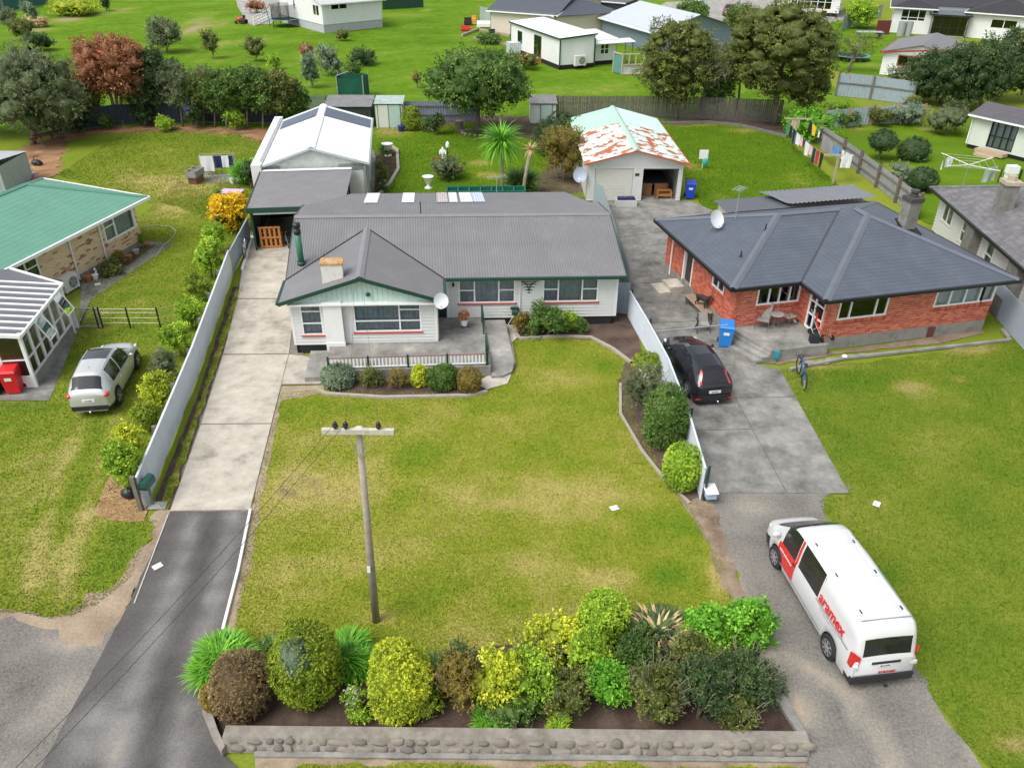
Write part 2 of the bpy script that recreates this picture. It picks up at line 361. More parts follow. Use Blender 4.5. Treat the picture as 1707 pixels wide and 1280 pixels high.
sheet('gravel_shoulder', px([(-420, 1000), (30, 1035), (100, 1065), (170, 1075), (215, 1010), (240, 1000), (300, 1290), (-420, 1290)]), .010, grav, .5,
  tintf(.30, .16, 2.5, [(110, 1075, 60, 18, .4), (70, 1180, 30, 60, .26), (60, 1120, 60, 40, -.15), (130, 1150, 40, 60, .22), (30, 1250, 50, 30, -.12)]), .14)
sheet('driveway_apron', px([(284, 853), (417, 852), (398, 950), (372, 1052), (345, 1098), (336, 1140), (342, 1200), (372, 1256), (420, 1300), (60, 1300), (110, 1200), (165, 1100), (212, 1010), (250, 930)]), .014, asph, .3,
  tintf(.36, .14, 3, [(188, 1248, 9, 6, .5), (300, 1290, 60, 20, .1), (190, 1200, 60, 60, .18), (150, 1230, 40, 60, .24), (345, 1180, 14, 60, .10)],
   [([(322, 870), (300, 960), (258, 1060), (215, 1180), (190, 1290)], None, .38, .36), ([(388, 860), (362, 980), (335, 1070), (305, 1170), (290, 1290)], None, .34, .32), ([(352, 860), (320, 1000), (275, 1130), (250, 1280)], None, .35, -.22)]), .03)
sheet('gravel_drive', px([(1176, 800), (1420, 812), (1372, 832), (1372, 852), (1400, 884), (1482, 1012), (1548, 1152), (1602, 1230), (1664, 1300), (1352, 1300), (1340, 1226), (1300, 1165), (1272, 1110), (1236, 980), (1205, 880)]), .012, grav, .3,
  tintf(.34, .14, 2.2, [(1250, 845, 40, 14, .35), (1230, 1000, 20, 60, .45), (1270, 1080, 26, 40, .5), (1330, 1180, 24, 30, .5), (1290, 900, 24, 50, -.14), (1330, 960, 30, 60, -.2), (1640, 1260, 30, 30, .35)],
   [([(1330, 1100), (1400, 1150), (1460, 1240), (1490, 1300)], None, .2, .4), ([(1420, 1150), (1470, 1210), (1510, 1290)], None, .15, .28), ([(1380, 1150), (1440, 1250)], None, .2, -.1)]), .10)
sheet('dirt_strip', px([(1150, 800), (1195, 800), (1215, 880), (1240, 985), (1265, 1085), (1225, 1040), (1200, 960), (1170, 890), (1130, 830)]), .009, dryd, .3, tintf(.5, .25, 1.2, [(1195, 880, 14, 40, -.25)]), .12)
sheet('edge_dirt_left', px([(418, 856), (432, 856), (470, 668), (540, 655), (540, 642), (464, 644)]), .008, dryd, .4, tintf(.75, .15, 1), .05)
sheet('edge_dirt_drive', px([(418, 856), (434, 856), (412, 960), (388, 1060), (372, 1060), (396, 950)]), .008, dryd, .4, tintf(.65, .15, 1), .06)
sheet('verge_strip', px([(268, 862), (284, 860), (252, 930), (214, 1004), (226, 960)]), .012, dryd, .4, tintf(.55, .15, 1), .05)
# concrete driveway of the white house: one slab per pour
drive = sheet('driveway', px([(283, 854), (418, 852), (470, 642), (540, 641), (533, 596), (506, 592), (494, 500), (500, 385), (412, 385), (398, 480), (330, 700)]), .010, M('joint_dirt', (.20, .18, .15), .95, .3, 5), None, None)
def slabs(parent, polys, z, mat, th, base=.55, amp=.12, bl=(), lines=()):
 for i, pl in enumerate(polys):
  sheet('slab', px(pl), z, mat, .5, tintf(base + .05 * math.sin(i * 2.7), amp, 1.7, bl, lines), 0, thick=th, parent=parent)
slabs(drive, [[(284, 852), (417, 850), (452, 708), (335, 709)], [(335.5, 707), (452.5, 706), (481, 592), (372, 593)], [(372.5, 591), (481.5, 590), (494, 500), (396, 500)],
    [(396.5, 498), (494, 498), (499, 394), (413, 394)], [(453, 705), (482, 592), (505, 594), (534, 600), (541, 640), (470, 641)]], .012, conc, .02, .58, .10,
  [(505, 625, 30, 14, -.14), (470, 560, 14, 30, -.12), (440, 420, 40, 14, -.2), (390, 640, 50, 60, .06), (440, 450, 14, 10, -.25), (350, 760, 10, 6, -.2), (402, 690, 8, 4, -.25), (425, 540, 12, 8, -.18)],
  [([(320, 850), (375, 690), (415, 540), (440, 400)], None, .22, -.07), ([(385, 850), (425, 700), (455, 560), (470, 400)], None, .22, -.07)])
# old concrete drive of the brick house
drive_r = sheet('driveway_right', px([(1000, 336), (1150, 336), (1190, 352), (1125, 400), (1118, 470), (1222, 560), (1252, 606), (1302, 618), (1416, 823), (1180, 822), (1110, 645), (1062, 520), (1030, 440), (1005, 370)]), .010, M('joint_dirt', (.20, .18, .15)), None, None)
slabs(drive_r, [[(1001, 337), (1150, 336), (1188, 352), (1120, 385), (1018, 398)], [(1018, 399), (1120, 386), (1117, 470), (1046, 474)], [(1046, 475), (1117, 471), (1165, 512), (1182, 535), (1068, 540)],
    [(1068, 541), (1182, 536), (1215, 560), (1225, 600), (1215, 640), (1110, 645)], [(1110, 646), (1214, 642), (1252, 716), (1150, 718)], [(1150, 719), (1253, 717), (1310, 822), (1185, 822)],
    [(1216, 641), (1226, 602), (1254, 606), (1300, 618), (1325, 662), (1226, 664)], [(1227, 665), (1326, 663), (1415, 823), (1360, 823), (1312, 822), (1254, 716)]], .012, concg, .02, .42, .16,
  [(1080, 440, 40, 30, -.12), (1170, 690, 30, 14, -.3), (1240, 705, 20, 8, -.3), (1240, 780, 30, 30, -.1), (1090, 350, 40, 10, .1), (1150, 500, 30, 20, -.16), (1150, 560, 40, 10, -.14), (1290, 700, 40, 60, .12), (1230, 700, 40, 20, .05), (1160, 810, 20, 8, .1)])
# planting beds, paths and mulch
sheet('house_bed', px([(545, 646), (536, 634), (800, 636), (812, 652), (780, 660), (640, 662), (560, 658)]), .008, soil, .4, cst(.45, .2), .05)
sheet('side_bed', px([(862, 566), (858, 555), (860, 545), (1005, 540), (1012, 522), (1042, 518), (1062, 548), (1072, 592), (1060, 612), (1030, 588), (990, 568), (920, 562)]), .009, soil, .4, cst(.5, .25), .03)
sheet('fence_bed', px([(1040, 606), (1076, 590), (1112, 660), (1170, 828), (1150, 838), (1110, 800), (1072, 750), (1036, 690), (1030, 640)]), .009, soil, .4, cst(.55, .25), .07)
sheet('drive_bed', px([(388, 478), (408, 478), (338, 690), (284, 850), (252, 850), (330, 660)]), .009, soil, .4, tintf(.42, .3, 1.1), .03)
sheet('grass_strip', px([(394, 482), (406, 480), (334, 690), (280, 850), (264, 850), (336, 660)]), .013, g_left, .3, tintf(.35, .4, .9), .06)
sheet('garden_path', px([(812, 650), (846, 640), (860, 606), (854, 572), (866, 560), (858, 542), (832, 540), (836, 600), (826, 620), (792, 640)]), .012, conc, .25,
  tintf(.62, .12, 1, [(842, 560, 5, 20, -.5), (838, 600, 7, 12, -.45), (836, 625, 12, 8, -.4)]), .01, thick=.02)
sheet('wood_chip_patch', px([(158, 856), (180, 800), (196, 770), (214, 740), (236, 790), (246, 852), (240, 868), (200, 868)]), .012, chip, .25, cst(.62, .2, .8), .1)
sheet('mulch_border', px([(20, 252), (60, 240), (110, 222), (160, 214), (260, 208), (440, 214), (470, 228), (440, 240), (395, 226), (300, 220), (170, 222), (112, 236), (98, 290), (60, 310), (20, 310)]), .012, chip, .5, tintf(.42, .25, 1.6, [(60, 280, 30, 30, .12)]), .25)
sheet('rear_bed_right', px([(1105, 200), (1240, 198), (1300, 205), (1310, 222), (1250, 212), (1180, 206), (1120, 210)]), .012, soil, .6, cst(.55, .25), .15)
sheet('rear_bed_middle', px([(680, 208), (690, 192), (930, 195), (975, 220), (980, 320), (900, 330), (895, 300), (930, 260), (890, 235), (850, 222), (800, 205), (740, 210)]), .009, soil, .6, cst(.65, .25), .15)
sheet('garden_plot', px([(622, 322), (624, 262), (640, 246), (662, 252), (664, 282), (650, 306), (634, 324)]), .010, soil, .4, cst(.4, .3), .05)
sheet('shed_path', px([(604, 330), (612, 258), (622, 250), (626, 262), (624, 322)]), .011, concg, .5, cst(.5))
sheet('brick_house_bed', px([(1256, 604), (1300, 608), (1400, 590), (1570, 572), (1640, 556), (1636, 546), (1500, 570), (1300, 600)]), .009, dryd, .4, cst(.45, .2), .04)
sheet('left_path', px([(-60, 668), (82, 668), (132, 548), (136, 470), (244, 402), (288, 406), (280, 412), (152, 500), (130, 545), (60, 640), (-60, 646)]), .012, concg, .5, cst(.38, .12))
sheet('conservatory_floor', px([(-120, 660), (62, 642), (128, 548), (60, 440), (-120, 440)]), .016, concg, .5, cst(.40, .1))
sheet('drying_pad', px([(338, 306), (340, 288), (392, 288), (402, 306)]), .011, concg, .5, cst(.42, .2))
sheet('green_house_bed', px([(165, 462), (238, 410), (262, 408), (180, 466)]), .014, soil, .5, cst(.5, .3), .05)
sheet('far_courtyard', px([(1275, 40), (1300, 20), (1400, 15), (1420, 30), (1350, 45), (1300, 52)]), .0, concg, 2, cst(.6, .1))
sheet('far_car_park', px([(1080, 22), (1110, 4), (1300, -4), (1320, 20), (1200, 40)]), .0, concg, 2, cst(.7, .1))
sheet('far_drive', px([(392, -6), (396, 12), (404, 24), (402, 36), (420, 42), (452, 40), (470, 20), (475, -8)]), .0, concg, 2, cst(.75, .08))
sheet('front_verge', px([(425, 1262), (1345, 1270), (1352, 1320), (425, 1320)]), .006, dryd, .3, tintf(.6, .25, 1.2), .05)
sheet('street_grass', px([(500, 1273), (1330, 1280), (1340, 1340), (430, 1340)]), .010, g_front, .3, tintf(.35, .15, 1.2), .08)
# ================================================================== building kit
white = M('white_paint', (.78, .78, .75), .45, .05, 2.0, dirt=(.60, .60, .56), dirt_amt=.25)
whiteb = M('white_boards', (.64, .65, .62), .5, .05, 2.5, dirt=(.50, .51, .46), dirt_amt=.3, dirt_scale=2.5)
cream = M('cream_boards', (.62, .58, .50), .55, .06, 2.0)
trimw = M('window_white', (.82, .83, .82), .35, .03)
dkgreen = M('dark_green_trim', (.012, .055, .036), .45, .15)
mint = M('mint_board', (.50, .66, .60), .5, .05, 2.0)
redsill = M('red_sill', (.45, .05, .04), .5, .1)
roofgrey = M('roof_grey', (.168, .164, .170), .5, .09, .6, dirt=(.205, .20, .205), dirt_amt=.45, dirt_scale=1.1)
roofchar = M('roof_charcoal', (.083, .097, .122), .5, .10, .6, dirt=(.108, .122, .148), dirt_amt=.45, dirt_scale=1.2, bump=.004, bscale=26)
roofcap = M('ridge_cap', (.20, .198, .205), .45, .1, 2.0)
black = M('black_paint', (.012, .013, .014), .4, .2)
darkin = M('dark_interior', (.012, .011, .010), .9, .2)  # near-black colour standing in for the shade of unlit interiors
concw = M('foundation_concrete', (.26, .25, .225), .85, .18, 2.0, dirt=(.10, .10, .085), dirt_amt=.4, dirt_scale=1.8)
render_grey = M('chimney_render', (.20, .195, .175), .85, .2, 3.0, dirt=(.09, .085, .07), dirt_amt=.5, dirt_scale=2.5)
glass = glassmat('window_glass', (.84, .90, .92), .03)
glassd = glassmat('dark_glass', (.34, .38, .38), .04)
curt = M('net_curtain', (.45, .48, .47), .9, .12, 6)
curtd = M('dark_curtain', (.34, .38, .40), .9, .25, 5)
timber = M('grey_timber', (.17, .155, .135), .85, .25, 3.0)
timberb = M('brown_timber', (.26, .15, .075), .75, .25, 4.0)
orange_t = M('orange_timber', (.55, .22, .055), .6, .15, 5.0)
galv = M('galvanised', (.40, .42, .43), .4, .10, 2.0, metal=.35)
UP = Vector((0, 0, 1))
def corr_geo(mb, poly, du, pitch, amp, seg=6):
 """corrugated sheet over a convex planar polygon; the ridges run across direction du"""
 P = [Vector(p) for p in poly]; o = P[0]; nrm = Vector((0, 0, 0))
 for i in range(len(P)): nrm += (P[i] - o).cross(P[(i + 1) % len(P)] - o)
 nrm.normalize()
 if nrm.z < -1e-6: nrm = -nrm
 du = Vector(du); du = (du - nrm * du.dot(nrm)).normalized(); dv = nrm.cross(du)
 Q = [((p - o).dot(du), (p - o).dot(dv)) for p in P]; s0 = min(q[0] for q in Q); s1 = max(q[0] for q in Q)
 n = max(2, int((s1 - s0) / pitch * seg)); vs = []; fs = []
 for i in range(n + 1):
  s = s0 + (s1 - s0) * i / n; s_ = min(max(s, s0 + 1e-4), s1 - 1e-4); ts = []
  for k in range(len(Q)):
   a, b = Q[k], Q[(k + 1) % len(Q)]
   if (a[0] - s_) * (b[0] - s_) <= 0 and abs(a[0] - b[0]) > 1e-9:
    u = (s_ - a[0]) / (b[0] - a[0]); ts.append(a[1] + u * (b[1] - a[1]))
  t0, t1 = min(ts), max(ts); h = amp * math.sin(2 * math.pi * s / pitch)
  vs += [o + du * s + dv * t0 + nrm * h, o + du * s + dv * t1 + nrm * h]
  if i: fs.append((2 * i - 2, 2 * i, 2 * i + 1, 2 * i - 1))
 mb.add(vs, fs); return mb
def corr(name, poly, du, pitch, amp, mat, parent, xf=None, seg=6):
 mb = MB(xf); corr_geo(mb, poly, du, pitch, amp, seg); return mb.build(name, mat, parent)
class WallF:
 """a vertical wall from a to b (plan points); s runs along it, n points outwards (to the right of a->b)"""
 def __init__(w, a, b):
  w.a, w.b = Vector((*a[:2], 0)), Vector((*b[:2], 0)); d = w.b - w.a; w.L = d.length; w.d = d / w.L; w.n = Vector((w.d.y, -w.d.x, 0))
 def p(w, s, z, off=0.0): return w.a + w.d * s + w.n * off + UP * z
 def box(w, mb, s0, s1, z0, z1, o0, o1, t=None):
  vs = [w.p(s, z, o) for z in (z0, z1) for (s, o) in ((s0, o1), (s1, o1), (s1, o0), (s0, o0))]
  mb.add(vs, [(3, 2, 1, 0), (4, 5, 6, 7), (0, 1, 5, 4), (1, 2, 6, 5), (2, 3, 7, 6), (3, 0, 4, 7)], t)
def cut(s0, s1, z0, z1, ops):
 """rectangles of a wall that are left between its openings"""
 zs = sorted({z0, z1, *[min(max(v, z0), z1) for o in ops for v in o[2:4]]}); out = []
 for a, b in zip(zs, zs[1:]):
  if b - a < 1e-4: continue
  m = (a + b) / 2; x = s0
  for o in sorted([o for o in ops if o[2] < m < o[3]]):
   if o[0] > x: out.append((x, o[0], a, b))
   x = max(x, o[1])
  if x < s1: out.append((x, s1, a, b))
 return out
def wall(parent, w, z0, z1, mat, ops=(), th=.12, xf=None, name='wall'):
 mb = MB(xf)
 for (a, b, c, d) in cut(0, w.L, z0, z1, ops): w.box(mb, a, b, c, d, -th, 0)
 return mb.build(name, mat, parent)
_board_cache = {}
def boards(parent, w, z0, z1, mat, ops=(), pitch=.15, xf=None, name='weatherboard'):
 n = int(round((z1 - z0) / pitch)); pitch = (z1 - z0) / n
 for i in range(n):
  a, b = z0 + i * pitch, z0 + (i + 1) * pitch; m = (a + b) / 2
  x = 0.0; segs = []
  for o in sorted([o for o in ops if o[2] - .02 < m < o[3] + .02]):
   if o[0] > x: segs.append((x, o[0]))
   x = max(x, o[1])
  if x < w.L: segs.append((x, w.L))
  for (p, q) in segs:
   if q - p < .03: continue
   mb = MB(xf); vs = [w.p(p, a, .048), w.p(q, a, .048), w.p(q, b, .012), w.p(p, b, .012), w.p(p, a, .003), w.p(q, a, .003), w.p(q, b, .003), w.p(p, b, .003)]
   mb.add(vs, [(0, 1, 2, 3), (4, 5, 1, 0), (1, 5, 6, 2), (4, 0, 3, 7)]); mb.build(name, mat, parent)
def bricks(parent, w, z0, z1, mat, ops=(), L=.23, H=.076, j=.014, xf=None, rnd=None, soldier=()):
 """every brick of a wall as its own little block, joined into one part"""
 rnd = rnd or random.Random(3); mb = MB(xf); n = int((z1 - z0) / (H + j)); hh = (z1 - z0) / n
 for i in range(n):
  a, b = z0 + i * hh, z0 + (i + 1) * hh - j; m = (a + b) / 2; x = -(L + j) * (.5 if i % 2 else 0); segs = []; y = 0.0
  for o in sorted([o for o in ops if o[2] < m < o[3]]):
   if o[0] > y: segs.append((y, o[0]))
   y = max(y, o[1])
  if y < w.L: segs.append((y, w.L))
  while x < w.L:
   for (p, q) in segs:
    s0, s1 = max(x, p), min(x + L, q)
    if s1 - s0 > .03:
     o1 = .010 + rnd.uniform(-.002, .003)
     vs = [w.p(s0, a, o1), w.p(s1, a, o1), w.p(s1, b, o1), w.p(s0, b, o1), w.p(s0, a, 0), w.p(s1, a, 0), w.p(s1, b, 0), w.p(s0, b, 0)]
     mb.add(vs, [(0, 1, 2, 3), (4, 5, 1, 0), (1, 5, 6, 2), (3, 2, 6, 7), (4, 0, 3, 7)], rnd.random())
   x += L + j
 for (s0, s1, z, hh2) in soldier:         # sloped brick-on-edge sill under a window
  x = s0
  while x < s1 - .03:
   vs = [w.p(x, z - hh2, .05), w.p(x + .075, z - hh2, .05), w.p(x + .075, z, .075), w.p(x, z, .075), w.p(x, z + .03, 0), w.p(x + .075, z + .03, 0), w.p(x, z - hh2, 0), w.p(x + .075, z - hh2, 0)]
   mb.add(vs, [(0, 1, 2, 3), (3, 2, 5, 4), (6, 7, 1, 0), (1, 7, 5, 2), (6, 0, 3, 4)], rnd.random()); x += .088
 o = mb.build('bricks', mat, parent); o['kind'] = 'stuff'; return o
def window(parent, w, s0, s1, z0, z1, cols=(), rows=None, mat=trimw, gl=None, sill=None, cur=None, fw=.06, xf=None, name='window', off=.03, depth=.10, dark=True):
 """joinery: frame with posts (cols are fractions), per-column transoms, glass panes, sill, curtain"""
 gl = gl or glass; mb = MB(xf); d0, d1 = off - depth, off
 w.box(mb, s0, s1, z0, z0 + fw, d0, d1); w.box(mb, s0, s1, z1 - fw, z1, d0, d1)
 w.box(mb, s0, s0 + fw, z0 + fw, z1 - fw, d0, d1); w.box(mb, s1 - fw, s1, z0 + fw, z1 - fw, d0, d1)
 W = s1 - s0; e = [s0 + fw / 2] + [s0 + W * c for c in cols] + [s1 - fw / 2]
 for c in e[1:-1]: w.box(mb, c - fw / 2, c + fw / 2, z0 + fw, z1 - fw, d0, d1)
 cells = []
 for i in range(len(e) - 1):
  a, b = e[i] + fw / 2, e[i + 1] - fw / 2; r = (rows or {}).get(i, ()) if isinstance(rows, dict) else (rows or ())
  zz = [z0 + fw] + [z0 + (z1 - z0) * k for k in r] + [z1 - fw]
  for k in zz[1:-1]: w.box(mb, a, b, k - fw * .35, k + fw * .35, d0, d1)
  for k in range(len(zz) - 1): cells.append((a, b, zz[k], zz[k + 1]))
 f = mb.build(name, mat, parent)
 for (a, b, c, d) in cells:
  q = MB(xf); q.add([w.p(a, c, off - .045), w.p(b, c, off - .045), w.p(b, d, off - .045), w.p(a, d, off - .045)], [(0, 1, 2, 3)]); q.build('pane', gl, f)
 if sill:
  q = MB(xf); vs = [w.p(s0 - .06, z0 - .05, .09), w.p(s1 + .06, z0 - .05, .09), w.p(s1 + .06, z0 - .015, .09), w.p(s0 - .06, z0 - .015, .09), w.p(s0 - .06, z0 - .05, .036), w.p(s1 + .06, z0 - .05, .036), w.p(s1 + .06, z0 + .0, .036), w.p(s0 - .06, z0 + .0, .036)]
  q.add(vs, [(0, 1, 2, 3), (3, 2, 6, 7), (4, 5, 1, 0), (1, 5, 6, 2), (4, 0, 3, 7), (5, 4, 7, 6)]); q.build('sill', sill, f)
 if cur:
  q = MB(xf); n = max(6, int(W / .07)); vs = []; fs = []
  for i in range(n + 1):
   s = s0 + fw + (W - 2 * fw) * i / n; o = -.16 + .025 * math.sin(i * 2.1) + .01 * math.sin(i * .7)
   vs += [w.p(s, z0, o), w.p(s, z1, o)]
   if i: fs.append((2 * i - 2, 2 * i, 2 * i + 1, 2 * i - 1))
  q.add(vs, fs); q.build('curtain', cur, f)
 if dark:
  q = MB(xf); w.box(q, s0 - .05, s1 + .05, z0 - .05, z1 + .05, -.6, -.56); q.build('painted_room_shade', darkin, f)  # near-black panel behind the panes; the room's shade is painted as colour
 return f
def cap(parent, p, q, wd, mat, name='ridge_cap', xf=None, lift=.015, dr=.04, side=None):
 """folded ridge / hip flashing along p-q"""
 p, q = Vector(p), Vector(q); d = (q - p).normalized(); s = d.cross(UP).normalized() * (wd / 2); mb = MB(xf)
 vs = []
 for e in (p, q): vs += [e - s + UP * (lift - dr), e - s * .12 + UP * (lift + .03), e + s * .12 + UP * (lift + .03), e + s + UP * (lift - dr)]
 mb.add(vs, [(0, 4, 5, 1), (1, 5, 6, 2), (2, 6, 7, 3)]);
 return mb.build(name, mat, parent)
def gutter(parent, p, q, mat, name='gutter', h=.11, w=.11, xf=None):
 mb = MB(xf); mb.bar(p, q, w, h); return mb.build(name, mat, parent)
# ================================================================== the white house in the middle
H0 = thing('white_house', 'white weatherboard house with dark grey iron roof and mint green gable', 'house', (*G(477, 467, 2.5)[:2], 0), R(3.2))
_sh = math.tan(R(2.6))
hx = lambda u, v, z: (u - v * _sh, v, z)          # the section is a little out of square
ZE, ZR, VR, UW = 2.50, 3.80, 3.95, 14.15           # eave, ridge, ridge distance, width
# front slope beside and above the wing (lapped in two runs), rear slope
up = [(0, 2.05), (UW, 2.05)]
zz = lambda v: ZE + (ZR - ZE) * v / VR
wu, wv = 6.45, -2.15                               # wing width and projection
wzr = zz(3.12) ; wvr = 3.12
corr('roof_sheet', [(wu, 0, zz(0)), (UW, 0, zz(0)), (UW, 2.1, zz(2.1)), (wu / 2 + (wu / 2) * (1 - 2.1 / wvr), 2.1, zz(2.1))], (1, 0, 0), .115, .0065, roofgrey, H0, hx)
corr('roof_sheet', [(wu / 2 + (wu / 2) * (1 - 2.0 / wvr), 2.0, zz(2.0) + .008), (UW, 2.0, zz(2.0) + .008), (UW, VR, ZR + .008), (wu / 2, VR, ZR + .008), (wu / 2, wvr, zz(wvr) + .008)], (1, 0, 0), .115, .0065, roofgrey, H0, hx)
corr('roof_sheet', [(0, 0, zz(0)), (wu / 2, wvr, zz(wvr)), (wu / 2, VR, ZR), (0, VR, ZR)], (1, 0, 0), .115, .0065, roofgrey, H0, hx)
# the wing: two slopes falling to the sides
for a in (0, wu):
 corr('wing_roof_sheet', [(a, wv, ZE), (wu / 2, wv, wzr), (wu / 2, wvr, wzr), (a, .0, ZE)], (0, 1, 0), .115, .0065, roofgrey, H0, hx)
cap(H0, (0, VR, ZR), (UW, VR, ZR), .34, roofcap, xf=hx)
cap(H0, (wu / 2, wv, wzr), (wu / 2, wvr + .05, wzr), .34, roofcap, xf=hx)
for a in (.0, wu):
 mb = MB(hx); mb.bar((a, .0, ZE + .02), (wu / 2, wvr, wzr + .02), .05, .02); mb.build('valley', black, H0)
# rear slope: shallow, running out over the back rooms, with clear panels near its lower edge
_M = H0.location; _rz = R(3.2)
def loc0(P):                                       # world -> the house's own frame
 d = Vector(P) - Vector((_M.x, _M.y, 0)); u = d.x * math.cos(_rz) + d.y * math.sin(_rz); v = -d.x * math.sin(_rz) + d.y * math.cos(_rz)
 return (u + v * _sh, v, P[2])
def w0(u, v, z):
 u = u - v * _sh; return Vector((_M.x + u * math.cos(_rz) - v * math.sin(_rz), _M.y + u * math.sin(_rz) + v * math.cos(_rz), z))
_A, _B = w0(0, VR, ZR), w0(UW, VR, ZR); RP = R(9)
_n2 = (_B - _A).cross(w0(0, VR + 1, ZR - math.tan(RP)) - _A).normalized()
rp = [loc0(GP(*q, _A, _n2)) for q in ((499, 360), (545, 341), (614, 320), (966, 319), (1012, 338), (1016, 355))]
_va = rp[1][1]
zr = lambda v: ZR - math.tan(RP) * (v - VR)
VB = rp[3][1]
corr('rear_roof_sheet', [(0, VR, ZR), (UW, VR, ZR), (UW, _va, zr(_va)), (0, _va, zr(_va))], (1, 0, 0), .115, .0065, roofgrey, H0, hx)
step = .03
corr('lean_to_roof', [(.15, _va - .02, zr(_va) - step), (UW - .3, _va - .02, zr(_va) - step), (UW - 1.1, VB, zr(VB) - step), (2.0, VB, zr(VB) - step)], (1, 0, 0), .115, .0065, roofgrey, H0, hx)
clear = M('clear_sheet', (.75, .76, .76), .35, .06, 3)
clearr = M('clear_sheet_stained', (.50, .44, .42), .4, .3, 4)
for k, (x0, x1, m) in enumerate(((610, 632, clear), (671, 691, clear), (728, 746, clearr), (748, 762, clear), (766, 786, clear), (787, 806, M('clear_sheet_blue', (.55, .60, .70), .35, .15, 4)))):
 a = loc0(GP(x0, 328, _A, _n2))[0]; b = loc0(GP(x1, 328, _A, _n2))[0]; va, vb = _va + .35, VB - .02
 if k > 1: va += .0
 corr('skylight_sheet', [(a, va, zr(va) + .0), (b, va, zr(va)), (b, vb, zr(vb)), (a, vb, zr(vb))], (1, 0, 0), .115, .009, m, H0, hx)
# walls
Vw = .42                                            # main front wall line
wl = WallF((.35, wv + .42), (wu - .35, wv + .42)); mw = WallF((wu - .35, Vw), (UW - .25, Vw))
wsL = WallF((.35, 7.3), (.35, wv + .42)); wsR = WallF((UW - .25, Vw), (UW - .25, 8.2)); wnR = WallF((wu - .35, wv + .42), (wu - .35, Vw))
F0 = .42                                            # underside of the boards
bop = [(.35, 1.20, .85, 2.32), (2.45, 5.15, .95, 2.32)]
b1 = wall(H0, wl, F0, ZE + .05, whiteb, bop, xf=hx)
boards(b1, wl, F0, 2.45, whiteb, [(1.28, 2.05, 0, 3), *bop], xf=hx)
mop = [(.0, .42, .3, 2.3), (1.0, 3.42, 1.12, 2.28), (4.6, 7.0, 1.12, 2.28)]
b2 = wall(H0, mw, F0, ZE, whiteb, mop, xf=hx); boards(b2, mw, F0, 2.45, whiteb, mop, xf=hx)
for w in (wsL, wsR, wnR):
 b = wall(H0, w, F0, ZE, whiteb, (), xf=hx); boards(b, w, F0, 2.45, whiteb, (), xf=hx)
bk = WallF((UW - .25, 8.2), (.35, 7.3)); wall(H0, bk, F0, ZE, whiteb, (), xf=hx)
mb = MB(hx)
for w in (wl, mw, wsL, wsR, wnR): w.box(mb, .02, w.L - .02, 0, F0, -.14, -.02)
mb.build('foundation', M('black_base', (.018, .02, .02), .7), H0)
mb = MB(hx); mb.box(.5, UW - .4, .6, 8.0, .3, .38); mb.box(.5, wu - .5, wv + .6, .7, .3, .38); mb.build('floor_slab', darkin, H0)
# windows
window(H0, wl, .35, 1.20, .85, 2.32, (), (.36, .72), sill=redsill, cur=curtd, xf=hx)
window(H0, wl, 2.45, 5.15, .95, 2.32, (.68,), {0: (.36,), 1: (.36, .72)}, sill=redsill, cur=curtd, xf=hx)
window(H0, mw, 1.0, 3.42, 1.12, 2.28, (.28, .71), {0: (.52,), 2: (.52,)}, sill=redsill, cur=curtd, xf=hx)
window(H0, mw, 4.6, 7.0, 1.12, 2.28, (.28, .71), {0: (.52,), 2: (.52,)}, sill=redsill, cur=curtd, xf=hx)
# plastered chimney breast on the wing and its stack above the roof
mb = MB(hx); wl.box(mb, 1.30, 2.03, .1, 2.42, 0, .28); wl.box(mb, 1.28, 2.05, .1, .62, 0, .31); mb.build('chimney_breast', white, H0)
stack = M('chimney_white', (.66, .65, .60), .8, .1, 4, dirt=(.45, .25, .10), dirt_amt=.3, dirt_scale=5)
mb = MB(hx); cu0, cu1, cv0, cv1 = 1.72, 2.55, wv + .5, wv + 1.05; mb.box(cu0, cu1, cv0, cv1, ZE + .3, ZE + 1.35); ch = mb.build('chimney', stack, H0)
mb = MB(hx); mb.box(cu0 - .03, cu1 + .03, cv0 - .03, cv1 + .03, ZE + 1.35, ZE + 1.42); mb.build('chimney_cap', M('rusty_lichen', (.42, .24, .08), .9, .5, 9, dirt=(.55, .52, .44), dirt_amt=.5, dirt_scale=6), ch)
# gable: mint boards with cover battens, barge boards, gutters
gb = MB(hx); yv = wv + .30
def gz(u): return ZE + (wzr - ZE) * (1 - abs(u - wu / 2) / (wu / 2))
u = .45
while u < wu - .45:
 u2 = min(u + .2, wu - .45); b = MB(hx); vs = [(a, yv + o, z) for o in (0, .03) for (a, z) in ((u + .004, 2.36), (u2 - .004, 2.36), (u2 - .004, gz(u2) - .06), (u + .004, gz(u) - .06))]
 b.add(vs, [(0, 1, 2, 3), (4, 7, 6, 5), (0, 4, 5, 1), (1, 5, 6, 2), (2, 6, 7, 3), (3, 7, 4, 0)]); b.build('gable_board', mint, H0); u = u2
for a, b in (((-.05, ZE - .02), (wu / 2, wzr)), ((wu / 2, wzr), (wu + .05, ZE - .02))):
 mb = MB(hx); mb.bar((a[0], wv - .01, a[1] - .07), (b[0], wv - .01, b[1] - .07), .035, .15); mb.build('barge_board', dkgreen, H0)
mb = MB(hx); mb.box(.3, wu - .3, wv + .05, yv + .05, 2.30, 2.36); mb.build('soffit', white, H0)
gutter(H0, (wu + .05, -.06, ZE - .06), (UW + .05, -.06, ZE - .06), dkgreen, xf=hx)
gutter(H0, (-.07, wv, ZE - .06), (-.07, 0, ZE - .06), dkgreen, xf=hx); gutter(H0, (wu + .07, wv, ZE - .06), (wu + .07, -.1, ZE - .06), dkgreen, xf=hx)
